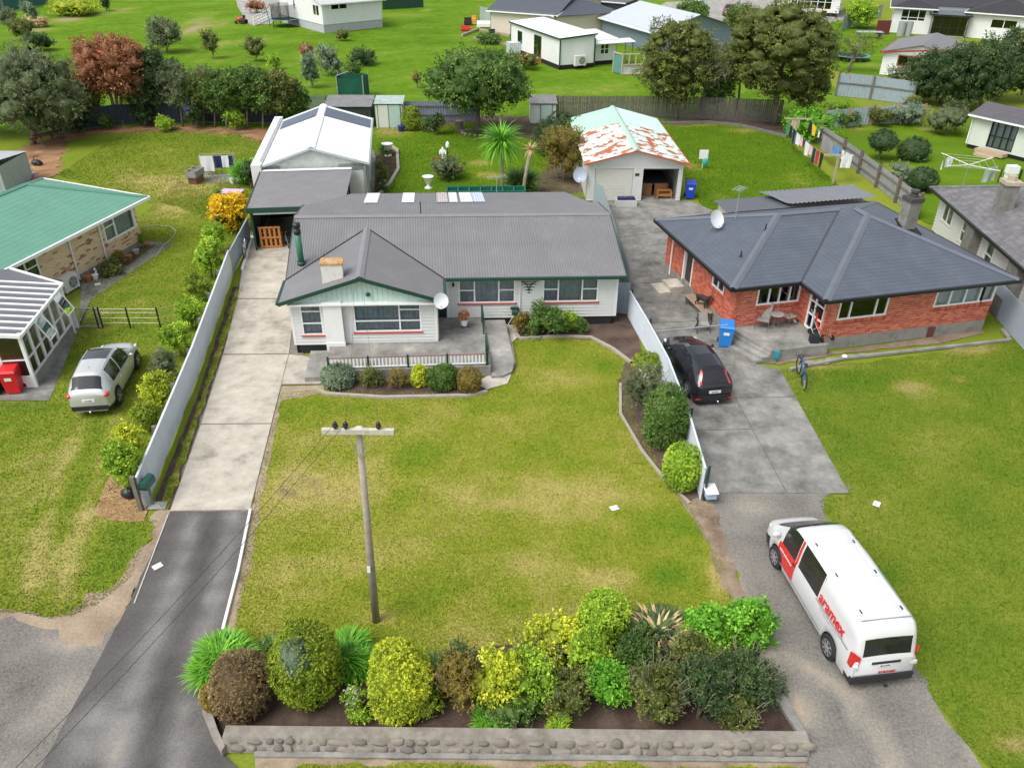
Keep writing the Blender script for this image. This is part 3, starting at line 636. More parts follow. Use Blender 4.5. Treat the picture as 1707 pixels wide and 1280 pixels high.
for p, q in (((UW + .02, -.05, ZE - .07), (UW + .02, VR, ZR - .05)), ((-.02, 0, ZE - .07), (-.02, VR, ZR - .05)), ((UW + .02, VR, ZR - .05), (UW + .02, _va, zr(_va) - .05)), ((-.02, VR, ZR - .05), (-.02, _va, zr(_va) - .05))):
 mb = MB(hx); mb.bar(p, q, .03, .15); mb.build('barge_board', dkgreen, H0)
mb = MB(hx); mb.box(wu, UW - .3, .0, Vw, ZE - .12, ZE - .09); mb.build('soffit', white, H0)
# rear fill under the shallow slope
mb = MB(hx); mb.box(2.1, UW - 1.2, 8.2, VB - .2, .1, 2.3); mb.build('rear_rooms', whiteb, H0)
# entrance
mb = MB(hx); mw.box(mb, .02, .40, .45, 2.28, -.06, -.02); dr = mb.build('front_door', M('dark_green_door', (.01, .04, .028), .4), H0)
mb = MB(hx); mw.box(mb, .08, .34, 1.0, 2.1, -.02, -.012); mb.build('door_glass', glassd, dr)
mb = MB(hx); mw.box(mb, .0, .6, .3, .46, -.05, .55); mb.build('door_step', black, H0)
mb = MB(hx); mw.box(mb, .40, .47, .4, 2.4, .0, .05); mb.build('door_frame', dkgreen, H0)
# downpipe, corner boards, ornaments
mb = MB(hx); mb.tube([mw.p(3.62, F0, .07), mw.p(3.62, 2.35, .07)], .035); mb.build('downpipe', white, H0)
for w, s in ((mw, mw.L), (wl, 0), (wl, wl.L), (mw, .53)):
 mb = MB(hx); w.box(mb, s - .05, s + .05, F0, 2.42, .0, .045); mb.build('corner_board', white, H0)
mb = MB(hx)
for k in range(5):
 z = 2.12 - k * .13; hw = .42 - k * .09; mw.box(mb, 4.0 - hw, 4.0 + hw, z - .014, z + .014, .05, .065)
for k in range(-4, 5): mb.bar(mw.p(4.0 + k * .10, 2.14, .06), mw.p(4.0 + k * .018, 2.14 - .55 * (1 - abs(k) * .19), .06), .018, .012)
tr = mb.build('trellis', black, None); tr.location = H0.location; tr.rotation_euler = H0.rotation_euler
tag(tr, 'black fan trellis fixed to the white weatherboards between two windows', 'trellis')
mb = MB(hx); vs = [mw.p(.78, 2.15, .06), mw.p(.84, 2.02, .06), mw.p(.78, 1.88, .06), mw.p(.72, 2.02, .06)]; mb.add(vs, [(0, 1, 2, 3)]); mb.add([Vector(v) - mw.n * .02 for v in vs], [(3, 2, 1, 0)])
mb.add(vs + [Vector(v) - mw.n * .02 for v in vs], [(0, 4, 5, 1), (1, 5, 6, 2), (2, 6, 7, 3), (3, 7, 4, 0)]); mb.build('wall_plaque', black, H0)
mb = MB(hx); mb.ell((wu / 2 + .25, yv - .12, 2.72), (.10, .10, .08)); mb.build('flood_light', dkgreen, H0)
mb = MB(hx); mb.tube([wnR.p(.2, 0, .06), wnR.p(.2, 2.3, .06)], .03); mb.build('downpipe', white, H0)
# flue of the wood burner
fz = zz(.9)
mb = MB(hx); mb.tube([(.55, .95, fz - .1), (.55, .95, fz + 1.35)], .13, 12); fl = mb.build('flue', M('flue_green', (.03, .16, .085), .5, .12), H0, True)
mb = MB(hx); mb.tube([(.55, .95, fz + 1.35), (.55, .95, fz + 1.55)], .15, 12); mb.tube([(.55, .95, fz + 1.62), (.55, .95, fz + 1.80)], .16, 12); mb.build('flue_cowl', black, fl, True)
mb = MB(hx); mb.tube([(.55, .95, fz - .02), (.55, .95, fz + .12)], .18, 12); mb.build('flue_boot', dkgreen, fl, True)
mb = MB(hx); mb.tube([(5.6, VR + .5, zr(VR + .5)), (5.6, VR + .5, zr(VR) + .45)], .025); mb.build('vent_pipe', black, H0)
# concrete terrace with ramp
tz = .45
terr = sheet('terrace', [tuple(w0(a, b, 0)[:2]) for a, b in ((1.75, wv - 1.85), (8.15, wv - 1.70), (8.15, Vw - .02), (wu - .37, Vw - .02), (wu - .37, wv + .40), (1.75, wv + .40))], 0.01, concg, .5, tintf(.52, .16, 1.6, [(660, 598, 50, 5, .45), (740, 590, 30, 30, -.08), (600, 600, 40, 10, -.12)]), 0, thick=tz)
sheet('terrace_landing', [tuple(w0(a, b, 0)[:2]) for a, b in ((.95, wv - 1.9), (1.73, wv - 1.88), (1.73, wv + .2), (.95, wv + .2))], .01, concg, .5, cst(.6), 0, thick=.22)
rb = MB(); pts = [(8.17, Vw - .3), (9.05, Vw - .3), (9.15, wv - 1.0), (9.0, wv - 1.6), (8.6, wv - 1.85), (8.17, wv - 1.9)]
hz = [tz, tz, .25, .16, .12, .12]; n = len(pts)
vs = [tuple(w0(p[0], p[1], 0)[:2]) + (.01,) for p in pts] + [tuple(w0(p[0], p[1], 0)[:2]) + (h,) for p, h in zip(pts, hz)]
rb.add(vs, [(n + 0, n + 5, n + 4, n + 3, n + 2, n + 1)[::-1]] + [(i, (i + 1) % n, n + (i + 1) % n, n + i) for i in range(n)], .6); rp_ = rb.build('ramp', concg); rp_['kind'] = 'structure'
# ================================================================== red brick house on the right
brick_red = attrmat('red_brick', [(0, (.36, .075, .042)), (.5, (.50, .125, .070)), (1, (.62, .185, .105))], rough=.85, fine=(30, .08), bump=.002)
mortar = M('mortar', (.80, .68, .60), .9, .1, 6)
BR = thing('brick_house', 'single storey red brick house with dark charcoal hip roof', 'house', (8.931, 30.038, 0), R(14.09))
bz, bt = 2.6, .346
def slope_poly(parent, pts, mat, name, th=.05, ze=bz):
 mb = MB(); mb.slab([(u, v, z) for (u, v, z) in pts], th); return mb.build(name, mat, parent)
S = lambda d: bz + bt * d
hipz = {'L': S(4.05), 'W': S(4.52)}
pl = [[(0, 0, bz), (4.05, 4.05, S(4.05)), (0, 8.1, bz)][::1], [(0, 0, bz), (3.1, 0, bz), (7.15, 4.05, S(4.05)), (4.05, 4.05, S(4.05))],
  [(3.1, 0, bz), (3.1, -1.85, bz), (7.62, 2.67, S(4.52)), (7.62, 3.58, S(4.52)), (7.15, 4.05, S(4.05))], [(3.1, -1.85, bz), (12.14, -1.85, bz), (7.62, 2.67, S(4.52))],
  [(12.14, -1.85, bz), (12.14, 8.1, bz), (7.62, 3.58, S(4.52)), (7.62, 2.67, S(4.52))], [(0, 8.1, bz), (4.05, 4.05, S(4.05)), (7.15, 4.05, S(4.05)), (7.62, 3.58, S(4.52)), (12.14, 8.1, bz)]]
def tiled(parent, poly, mat, pitch=.37, lip=.014, name='roof_slope', th=.04):
 """metal-tile slope: courses stepping down towards the eave (real little steps)"""
 P = [Vector(p) for p in poly]; n = Vector((0, 0, 0))
 for i in range(len(P)): n += (P[i] - P[0]).cross(P[(i + 1) % len(P)] - P[0])
 n.normalize()
 if n.z < 0: n = -n; P = P[::-1]
 dv = (UP - n * n.z).normalized(); du = dv.cross(n)
 ts = [(p - P[0]).dot(dv) for p in P]; t0, t1 = min(ts), max(ts); k = max(1, int((t1 - t0) / pitch)); mb = MB(); vs = []; fs = []
 for i in range(k):
  a, b = t0 + (t1 - t0) * i / k, t0 + (t1 - t0) * (i + 1) / k
  def span(t):
   t = min(max(t, t0 + 1e-4), t1 - 1e-4); ss = []
   for j in range(len(P)):
    p, q = P[j], P[(j + 1) % len(P)]; tp, tq = ts[j] if True else 0, ts[(j + 1) % len(P)]
    tp = (p - P[0]).dot(dv); tq = (q - P[0]).dot(dv)
    if (tp - t) * (tq - t) <= 0 and abs(tp - tq) > 1e-9: ss.append((p + (q - p) * ((t - tp) / (tq - tp)) - P[0]).dot(du))
   return min(ss), max(ss)
  sa, sb = span(a), span(b); o = len(vs)
  vs += [P[0] + du * sa[0] + dv * a + n * lip, P[0] + du * sa[1] + dv * a + n * lip, P[0] + du * sb[1] + dv * b, P[0] + du * sb[0] + dv * b,
    P[0] + du * sa[0] + dv * a - n * .005, P[0] + du * sa[1] + dv * a - n * .005]
  fs += [(o, o + 1, o + 2, o + 3), (o + 4, o + 5, o + 1, o)]
 mb.add(vs, fs); mb.slab([p - n * .01 for p in P], th); return mb.build(name, mat, parent)
for p in pl: tiled(BR, p, roofchar, .2, .005)
hips = [((0, 0, bz), (4.05, 4.05, S(4.05))), ((0, 8.1, bz), (4.05, 4.05, S(4.05))), ((4.05, 4.05, S(4.05)), (7.15, 4.05, S(4.05))), ((3.1, -1.85, bz), (7.62, 2.67, S(4.52))), ((12.14, -1.85, bz), (7.62, 2.67, S(4.52))), ((12.14, 8.1, bz), (7.62, 3.58, S(4.52))), ((7.62, 2.67, S(4.52)), (7.62, 3.58, S(4.52)))]
capc = M('hip_cap', (.12, .135, .16), .45, .08, 2)
for a, b in hips: cap(BR, a, b, .34, capc, 'hip_cap', lift=.03, dr=.05)
mb = MB(); mb.bar((3.1, .0, bz + .012), (7.15, 4.05, S(4.05) + .012), .10, .012); mb.build('valley', M('valley_dark', (.05, .053, .06), .5), BR)
for a, b in (((-.03, -.06), (3.16, -.06)), ((3.04, -.03), (3.04, -1.91)), ((3.04, -1.91), (12.2, -1.91)), ((12.2, -1.91), (12.2, 8.16)), ((-.06, -.06), (-.06, 8.16)), ((-.06, 8.16), (12.2, 8.16))):
 gutter(BR, (*a, bz - .06), (*b, bz - .06), black, h=.13)
ov = .5; fz_ = .55
cor = [(ov, 8.1 - ov), (ov, ov - .05), (3.1 + ov, ov - .05), (3.1 + ov, -1.85 + ov), (12.14 - ov, -1.85 + ov), (12.14 - ov, 8.1 - ov)]
WL, WF, WI, WW, WRt = [WallF(cor[i], cor[i + 1]) for i in range(5)]; WB = WallF(cor[5], cor[0])
opL = [(2.05, 2.95, fz_ - .3, 2.35), (4.95, 6.05, 1.55, 2.45)]; opF = [(.95, 2.95, 1.45, 2.45)]; opI = [(.55, 1.72, fz_, 2.42)]; opW = [(.55, 2.85, 1.35, 2.45), (5.1, 8.02, 1.45, 2.5)]
rb_ = random.Random(11)
for w, ops, sol in ((WL, opL, [(4.9, 6.1, 1.5, .12)]), (WF, opF, [(.9, 3.0, 1.40, .12)]), (WI, opI, []), (WW, opW, [(.5, 2.9, 1.3, .12), (5.05, 8.05, 1.40, .12)]), (WRt, [(0, .9, 1.45, 2.5)], []), (WB, [], [])):
 q = wall(BR, w, fz_, 2.56, mortar, ops, th=.2); bricks(q, w, fz_, 2.56, brick_red, ops, rnd=rb_, soldier=sol)
mb = MB()
for w in (WL, WF, WI, WW, WRt, WB): w.box(mb, -.0, w.L + .0, 0, fz_, -.22, .02)
mb.build('foundation', concw, BR)
mb = MB(); mb.box(.8, 11.4, .9, 7.3, .3, .4); mb.box(4, 11.4, -1.1, 1, .3, .4); mb.build('floor_slab', darkin, BR)
mb = MB(); mb.slab([(.1, .1, bz - .12), (3.2, .1, bz - .12), (3.2, -1.75, bz - .12), (12.04, -1.75, bz - .12), (12.04, 8, bz - .12), (.1, 8, bz - .12)], .03); mb.build('soffit', white, BR)
window(BR, WL, 4.95, 6.05, 1.55, 2.45, (.5,), (), gl=glassd, off=.02)
window(BR, WF, .95, 2.95, 1.45, 2.45, (.28, .52, .76), (), gl=glassd, off=.02, fw=.07)
window(BR, WW, .55, 2.85, 1.35, 2.45, (.24, .76), (), gl=glassd, off=.02, fw=.07)
window(BR, WW, 5.1, 8.05, 1.45, 2.5, (.25, .5, .75), (), cur=M('blind_slats', (.55, .57, .52), .7, .15, 20), off=.03, fw=.07)
window(BR, WRt, 0, .9, 1.45, 2.5, (), (), off=.03, fw=.07)
d1 = window(BR, WI, .55, 1.72, fz_, 2.42, (.40,), (.36, .68), gl=glassd, off=.0, fw=.08, name='door_frame')
mb = MB(); WL.box(mb, 2.1, 2.9, fz_ - .28, 2.3, -.16, -.12); mb.build('side_door', M('door_dark', (.05, .04, .035), .6), BR)
mb = MB(); WL.box(mb, 1.98, 2.1, fz_ - .3, 2.4, -.1, .02); WL.box(mb, 2.9, 3.0, fz_ - .3, 2.4, -.1, .02); mb.build('door_frame', trimw, BR)
mb = MB(); mb.tube([WL.p(.75, .2, .06), WL.p(.75, 2.4, .06), WL.p(.75, 2.5, .35)], .04); mb.build('downpipe', trimw, BR)
mb = MB(); WW.box(mb, 5.2, 5.55, .02, .5, .02, .05); mb.build('vent_hatch', M('rust_brown', (.13, .045, .035), .8), BR)
# chimney
cu, cv = 9.35, 2.2
mb = MB(); mb.box(cu - .28, cu + .28, cv - .28, cv + .28, 3.4, 5.0); c_ = mb.build('chimney', render_grey, BR)
mb = MB(); mb.box(cu - .33, cu + .33, cv - .33, cv + .33, 4.85, 5.02); mb.tube([(cu, cv, 5.0), (cu, cv, 5.18)], .17, 10); mb.tube([(cu, cv, 5.24), (cu, cv, 5.33)], .19, 10); mb.build('chimney_pot', M('pot_dark', (.06, .055, .05), .8), c_)
mb = MB(); mb.slab([(cu - .42, cv - .62, S(2.9) - .12), (cu + .42, cv - .62, S(2.9) - .12), (cu + .36, cv + .4, S(3.6) + .08), (cu - .36, cv + .4, S(3.6) + .08)], .03); mb.build('chimney_flashing', black, c_)
# lean-to roofs at the back
rl = M('rib_roof', (.10, .105, .122), .4, .08, 1.5)
corr('lean_to_roof', [(3.9, 8.2, 2.62), (7.6, 8.2, 2.62), (7.6, 10.6, 2.42), (4.3, 10.6, 2.42)], (1, 0, 0), .2, .012, rl, BR)
corr('lean_to_roof', [(7.3, 8.25, 2.80), (12.3, 8.25, 2.80), (12.6, 10.8, 2.62), (7.0, 10.8, 2.62)], (1, 0, 0), .25, .025, M('rib_roof_pale', (.16, .165, .18), .4, .08, 1.5), BR)
mb = MB(); mb.box(4.5, 12.2, 8.1, 10.4, .1, 2.4); mb.build('lean_to_wall', cream, BR)
# roof fittings
for (a, b, h) in ((1.3, 2.0, .25), (3.0, 3.2, .3)):
 mb = MB(); zt = S(min(a, b)); mb.tube([(a, b, zt), (a, b, zt + h)], .03); mb.ell((a, b, zt), (.09, .09, .05)); mb.build('vent_pipe', black, BR)
# terrace, steps
bw = lambda u, v: tuple((BR.matrix_basis @ Vector((u, v, 0)))[:2])
sheet('brick_terrace', [bw(*p) for p in ((1.15, -1.75), (3.75, -1.78), (3.75, -1.33), (3.58, -1.33), (3.58, .43), (.52, .43), (.52, .2))], .01, concg, .4, tintf(.55, .2, 1.3, [(1310, 560, 30, 8, -.3), (1370, 580, 20, 5, .3)]), 0, thick=fz_ - .05)
for k in range(3):
 st = [bw(*p) for p in ((.45 - k * .0 - .30 * (k + 1) + .25, .30), (1.10 - .30 * (k + 1) + .28, -1.75 - .02 * k), (1.12 - .30 * k + .28, -1.75 - .02 * k), (.45 - .30 * k + .25, .30))]
 sheet('terrace_step', st, .012, concg, .4, cst(.62, .15, .8), 0, thick=(fz_ - .08) * (3 - k) / 4)
sheet('side_step', [bw(*p) for p in ((-.25, 5.15), (.48, 5.15), (.48, 6.1), (-.25, 6.1))], .02, conc, .3, cst(.55, .1), 0, thick=.30)
sheet('side_step', [bw(*p) for p in ((-.85, 5.0), (-.27, 5.0), (-.27, 6.1), (-.85, 6.1))], .02, conc, .3, cst(.6, .1), 0, thick=.15)
sheet('bed_edging', [bw(*p) for p in ((1.6, -2.65), (4.2, -2.35), (12.1, -2.55), (12.35, -2.2), (12.6, -1.6), (12.45, -1.55), (12.2, -2.1), (12.0, -2.42), (4.2, -2.2), (1.6, -2.5))], .02, concg, .4, cst(.6), 0, thick=.10)
# ================================================================== cream brick house with green roof, left
cb = attrmat('cream_brick', [(0, (.68, .52, .33)), (.82, (.76, .60, .40)), (.87, (.60, .34, .18)), (.94, (.42, .17, .09)), (1, (.22, .09, .06))], rough=.85, fine=(25, .05), bump=.002)
mort2 = M('mortar_cream', (.62, .50, .34), .9, .1, 6)
groof = M('green_roof', (.13, .315, .225), .5, .07, .6, dirt=(.155, .345, .255), dirt_amt=.4, dirt_scale=1.4, bump=.003, bscale=30)
GH = thing('green_roof_house', 'cream brick house with pale green tiled hip roof behind the conservatory', 'house', (-19.036, 40.828, 0), R(75.46 - 90))
# local frame: x to the right (towards the drive), y away from the camera along the eave
gz_ = 2.5; gt = .40; gw = 7.4
def gl_(u, v): return (-v, u)         # u along the eave (away), v to the left
ug = -16.5
gS = lambda d: gz_ + gt * d
gp = [[(-0.0, ug, gz_), (0, 0, gz_), (-gw / 2, -gw / 2, gS(gw / 2)), (-gw / 2, ug, gS(gw / 2))], [(0, 0, gz_), (-gw, 1.0, gz_), (-gw / 2, -gw / 2, gS(gw / 2))], [(-gw, 1.0, gz_), (-gw, ug, gz_), (-gw / 2, ug, gS(gw / 2)), (-gw / 2, -gw / 2, gS(gw / 2))]]
for p in gp: tiled(GH, p, groof, .25, .004)
gcap = M('green_cap', (.10, .27, .19), .5, .06)
for a, b in (((0, 0, gz_), (-gw / 2, -gw / 2, gS(gw / 2))), ((-gw, 1, gz_), (-gw / 2, -gw / 2, gS(gw / 2))), ((-gw / 2, ug, gS(gw / 2)), (-gw / 2, -gw / 2, gS(gw / 2)))): cap(GH, a, b, .28, gcap, 'hip_cap', lift=.03, dr=.05)
for a, b in (((.06, ug, gz_ - .06), (.06, .06, gz_ - .06)), ((.06, .06, gz_ - .06), (-gw, 1.08, gz_ - .06))): gutter(GH, a, b, trimw, h=.14)
gwR = WallF((-.55, -10.4), (-.55, -.5)); gwB = WallF((-.55, -.5), (-gw + .4, .4))
gop = [(1.5, 3.0, 1.15, 2.2), (7.35, 9.75, 1.05, 2.38)]
q = wall(GH, gwR, .3, 2.45, mort2, gop, th=.2); bricks(q, gwR, .3, 2.45, cb, gop, L=.29, H=.078, rnd=random.Random(4), soldier=[(7.3, 9.8, 1.0, .12), (1.45, 3.05, 1.1, .12)])
q = wall(GH, gwB, .3, 2.45, mort2, [], th=.2); bricks(q, gwB, .3, 2.45, cb, [], L=.29, H=.078, rnd=random.Random(5))
mb = MB(); gwR.box(mb, 0, gwR.L, 0, .3, -.2, .02); gwB.box(mb, 0, gwB.L, 0, .3, -.2, .02); mb.build('foundation', concw, GH)
mb = MB(); mb.slab([(0, ug, gz_ - .12), (0, 0, gz_ - .12), (-gw, .9, gz_ - .12), (-gw, ug, gz_ - .12)], .03); mb.build('soffit', white, GH)
window(GH, gwR, 1.5, 3.0, 1.15, 2.2, (.5,), (.55,), gl=glassd, off=.03, fw=.08)
window(GH, gwR, 7.35, 9.75, 1.05, 2.38, (.34, .94), {0: (.55,)}, cur=curt, off=.03, fw=.09)
for s in (5.0, 7.05):
 mb = MB(); mb.tube([gwR.p(s, .1, .06), gwR.p(s, 2.4, .06)], .045); mb.build('downpipe', trimw, GH)
mb = MB(); mb.box(-gw - 3.5, -gw, -6.5, -6.3, .1, 2.4); mb.box(-.8, -.6, ug, -10.5, .1, 2.4); mb.build('side_wall', cream, GH)
# heat pump unit
def heat_pump(loc, rz, label, s=1.0):
 t = thing('heat_pump', label, 'heat pump', loc, rz); mb = MB(); mb.box(-.42, .42, -.16, .16, .06, .70); b = mb.build('casing', M('hp_case', (.66, .66, .62), .5, .04), t)
 mb = MB(); mb.lathe([(.24, 0), (.24, .012)], (0, 0, 0), 20); m = mb.mesh('fan_grille', M('hp_grille', (.18, .18, .18), .5)); o = link('fan_grille', m, t); o.rotation_euler = (R(90), 0, 0); o.location = (.1, -.16, .38)
 mb = MB()
 for k in range(5):
  a = k * 1.2566; mb.bar((.1, -.178, .38), (.1 + .21 * math.cos(a), -.178, .38 + .21 * math.sin(a)), .07, .008, (0, 1, 0))
 mb.build('fan_blade', M('hp_fan', (.32, .32, .32), .5), t)
 mb = MB(); mb.box(-.4, -.3, -.18, .18, 0, .06); mb.box(.3, .4, -.18, .18, 0, .06); mb.build('foot', M('hp_foot', (.2, .2, .2), .7), t)
 t.scale = (s,) * 3; return t
p_ = GH.matrix_basis @ gwR.p(4.0, 0, .35)
heat_pump((p_.x, p_.y, .02), R(75.46 - 90) + R(90), 'white heat pump unit beside the cream brick wall near the conservatory', 1.1)
# conservatory
CV = thing('conservatory', 'white framed conservatory with grey panelled roof at the left edge', 'conservatory', (*G(32, 559, 2.25)[:2], 0), R(7.6))
Lc, Wc = 4.35, 6.0
wR = WallF((0, 0), (0, Lc)); wF = WallF((-Wc, 0), (0, 0)); wBk = WallF((0, Lc), (-2.2, Lc + 1.1))
for w, n, nm in ((wR, 6, 'right'), (wF, 6, 'front')):
 mb = MB(); w.box(mb, 0, w.L, .02, .45, -.1, 0); mb.build('base_panel', trimw if w is wF else concw, CV)
 for i in range(n):
  a, b = w.L * i / n, w.L * (i + 1) / n
  window(CV, w, a + .01, b - .01, .46, 2.22, (), (.42,), off=0.0, fw=.055, depth=.08, dark=False, gl=glassmat('cons_glass_%s%d' % (nm, i), (.75, .72, .68), .05))
for (x, y) in ((0, 0), (0, Lc), (-Wc, 0)):
 mb = MB(); mb.box(x - .1, x + .02, y - .02, y + .1, 0, 2.3); mb.build('corner_post', trimw, CV)
zl = 2.95
cr = M('cons_roof', (.125, .125, .14), .45, .08, 1.5)
mb = MB(); mb.slab([(.08, -.12, 2.27), (.08, Lc + .05, 2.27), (-2.3, Lc + 1.2, 2.55), (-Wc, Lc + 1.2, zl), (-Wc, -.12, zl)], .03); mb.build('roof_panel', cr, CV)
for k in range(10):
 y = -.1 + k * (Lc + .1) / 9; mb = MB(); mb.bar((.08, y, 2.30), (-Wc, y, zl + .03), .09, .05); mb.build('rafter', trimw, CV)
mb = MB(); mb.bar((.08, -.12, 2.25), (.08, Lc + .1, 2.25), .08, .12); mb.bar((.08, Lc + .1, 2.27), (-2.3, Lc + 1.25, 2.57), .08, .1); mb.bar((.08, -.14, 2.25), (-Wc, -.14, zl - .02), .06, .12); mb.build('fascia', trimw, CV)
for y in (1.25, 3.3):                       # propped-open sashes
 mb = MB(); a = Vector((.02, y, 2.2)); b = Vector((.02, y + .72, 2.2)); c = Vector((.42, y + .72, 1.35)); d = Vector((.42, y, 1.35))
 for p, q in ((a, b), (b, c), (c, d), (d, a)): mb.bar(p, q, .05, .04)
 o = mb.build('open_sash', trimw, CV); mb = MB(); mb.add([a, b, c, d], [(0, 1, 2, 3)]); mb.build('pane', glass, o)
mb = MB(); mb.box(-3.9, -3.1, 1.2, 2.0, .02, .8); mb.box(-2.4, -1.6, 2.0, 2.8, .02, .5); mb.box(-2.4, -2.2, 2.0, 2.8, .5, 1.0); mb.build('furniture', M('cane_chair', (.38, .20, .09), .8, .3, 8), CV)
mb = MB(); mb.box(-Wc, -Wc + .1, 0, Lc, .02, 2.6); mb.box(-Wc, -2.2, Lc + 1.05, Lc + 1.12, .02, 2.5); mb.build('inner_wall', M('warm_wall', (.40, .26, .17), .8), CV)
# ================================================================== weatherboard house at the right edge
rr_roof = M('weathered_roof', (.13, .125, .128), .7, .25, 1.2, dirt=(.26, .25, .25), dirt_amt=.5, dirt_scale=2.2)
rw_ = M('grey_white_boards', (.60, .60, .56), .55, .06, 2)
A_, B_ = G(1552, 312, 2.6), G(1707, 447, 2.6)
_an = math.atan2(A_.y - B_.y, A_.x - B_.x)
RH = thing('weatherboard_house', 'grey white weatherboard house with weathered hip roof at the right edge', 'house', (*A_[:2], 0), _an - R(90))
# local: y runs away along the eave (far corner at the origin), x to the right; the near end lies at negative y
rL = -13.0; rW = 8.0; rt = .38; rS = lambda d: 2.6 + rt * d
for p in ([(0, rL, 2.6), (0, 0, 2.6), (rW / 2, -rW / 2, rS(rW / 2)), (rW / 2, rL, rS(rW / 2))][::-1], [(0, 0, 2.6), (rW, 0, 2.6), (rW / 2, -rW / 2, rS(rW / 2))], [(rW, 0, 2.6), (rW, rL, 2.6), (rW / 2, rL, rS(rW / 2)), (rW / 2, -rW / 2, rS(rW / 2))]): tiled(RH, p, rr_roof, .3, .008)
for a, b in (((0, 0, 2.6), (rW / 2, -rW / 2, rS(rW / 2))), ((rW, 0, 2.6), (rW / 2, -rW / 2, rS(rW / 2)))): cap(RH, a, b, .26, rr_roof, 'hip_cap', lift=.03)
for a, b in (((-.05, rL, 2.54), (-.05, .05, 2.54)), ((-.05, .05, 2.54), (rW, .05, 2.54))): gutter(RH, a, b, black if a[1] < 0 else galv)
rwl = WallF((.5, -.5), (.5, rL)); rop = [(.7, 2.0, 1.2, 2.3), (3.2, 4.0, 1.0, 2.2), (6.1, 6.95, .9, 2.2)]
q = wall(RH, rwl, .4, 2.55, rw_, rop); boards(q, rwl, .4, 2.5, rw_, rop, .17)
q = wall(RH, WallF((rW - .5, -.5), (.5, -.5)), .4, 2.55, rw_, [])
mb = MB(); rwl.box(mb, 0, rwl.L, 0, .4, -.1, 0); mb.build('foundation', concw, RH)
for o in rop: window(RH, rwl, o[0], o[1], o[2], o[3], (.5,) if o[1] - o[0] > 1.2 else (), (.5,) if o[1] - o[0] < 1.2 else (), cur=curt, off=.04, fw=.09)
for (s, top) in ((4.55, 2.5), (9.2, 2.5)):
 mb = MB(); rwl.box(mb, s, s + .9, 0, 2.45, 0, .5); rwl.box(mb, s - .1, s + 1.0, 0, .9, .0, .75); mb.build('chimney_breast', render_grey, RH)
mb = MB(); mb.box(1.1, 1.75, -5.4, -4.75, 2.7, 4.6); c_ = mb.build('chimney', render_grey, RH)
mb = MB(); mb.box(1.03, 1.82, -5.47, -4.68, 4.45, 4.62); mb.tube([(1.42, -5.07, 4.6), (1.42, -5.07, 4.85)], .2, 10); mb.build('chimney_pot', M('pot_pale', (.42, .36, .26), .85, .2), c_)
mb = MB(); mb.tube([(2.2, -4.2, 3.4), (2.2, -4.2, 4.9)], .05); mb.build('flue_pipe', black, RH)
mb = MB(); mb.box(.55, 1.2, -10.9, -10.1, 2.5, 4.0); mb.build('chimney', render_grey, RH)
# ================================================================== pale sleepout on the far right
A_ = G(1610, 238, .35); B_ = G(1707, 262, .35); SL = thing('sleepout', 'pale green sleepout cabin with sliding door and dark roof', 'cabin', (A_.x, A_.y, 0), math.atan2(B_.y - A_.y, B_.x - A_.x))
sw = WallF((0, 0), (6.5, 0)); slm = M('pale_green_ply', (.58, .62, .55), .6, .05, 1.5)
so = [(1.5, 3.4, .45, 2.25)]
wall(SL, sw, .3, 2.4, slm, so); wall(SL, WallF((0, 3.2), (0, 0)), .3, 2.4, slm); wall(SL, WallF((6.5, 0), (6.5, 3.2)), .3, 2.4, slm); wall(SL, WallF((6.5, 3.2), (0, 3.2)), .3, 2.4, slm)
mb = MB(); mb.box(.1, 6.4, .1, 3.1, .05, .3); mb.build('piles', darkin, SL)
window(SL, sw, 1.5, 3.4, .45, 2.25, (.22, .5, .75), (.45,), mat=black, cur=curt, off=.03, fw=.05, name='sliding_door')
mb = MB(); sw.box(mb, -.02, .06, .3, 2.4, 0, .02); mb.build('corner_board', trimw, SL)
for p in ([(-.2, -.35, 2.42), (6.7, -.35, 2.42), (6.7, 1.6, 3.1), (-.2, 1.6, 3.1)], [(-.2, 1.6, 3.1), (6.7, 1.6, 3.1), (6.7, 3.5, 2.42), (-.2, 3.5, 2.42)]): tiled(SL, p, M('sleepout_roof', (.10, .095, .105), .6, .15, 2), .3)
gutter(SL, (-.2, -.4, 2.38), (6.7, -.4, 2.38), trimw)
mb = MB(); mb.box(1.2, 3.3, -.85, -.1, .1, .35); mb.build('deck_step', M('pale_deck', (.42, .33, .22), .8, .15, 4), SL); mb = MB(); mb.box(1.5, 2.9, -1.4, -.9, .0, .16); mb.build('deck_step', M('pale_deck', (.42, .33, .22)), SL)
# ================================================================== workshop with white roof and carport
wsh = M('white_roof_sheet', (.80, .81, .82), .4, .04, 1.2, dirt=(.66, .68, .70), dirt_amt=.3, dirt_scale=1.5)
WS = thing('workshop_garage', 'long white garage with white iron roof and grey skylight panels behind the carport', 'garage', (-14.128, 44.904, 0), R(7.52))
wz, wr, wU, wV, wm = 2.95, 3.88, 5.9, 10.4, 2.78
corr('roof_sheet', [(0, -.05, wz), (wm, -.05, wr), (wm, wV, wr), (0, wV, wz)], (0, 1, 0), .25, .012, wsh, WS)
corr('roof_sheet', [(wm, -.05, wr), (wU, -.05, wz), (wU, wV, wz), (wm, wV, wr)], (0, 1, 0), .25, .012, wsh, WS)
dkp = M('grey_skylight', (.095, .12, .155), .35, .1, 1.0)
for a, b, za, zb in ((.12, wm - .2, wz + .04, wr - .03), (wm + .2, wU - .05, wr - .03, wz + .02)):
 corr('skylight_sheet', [(a, 7.6, za + .02), (b, 7.6, zb + .02), (b, 9.7, zb + .02), (a, 9.7, za + .02)], (0, 1, 0), .25, .012, dkp, WS)
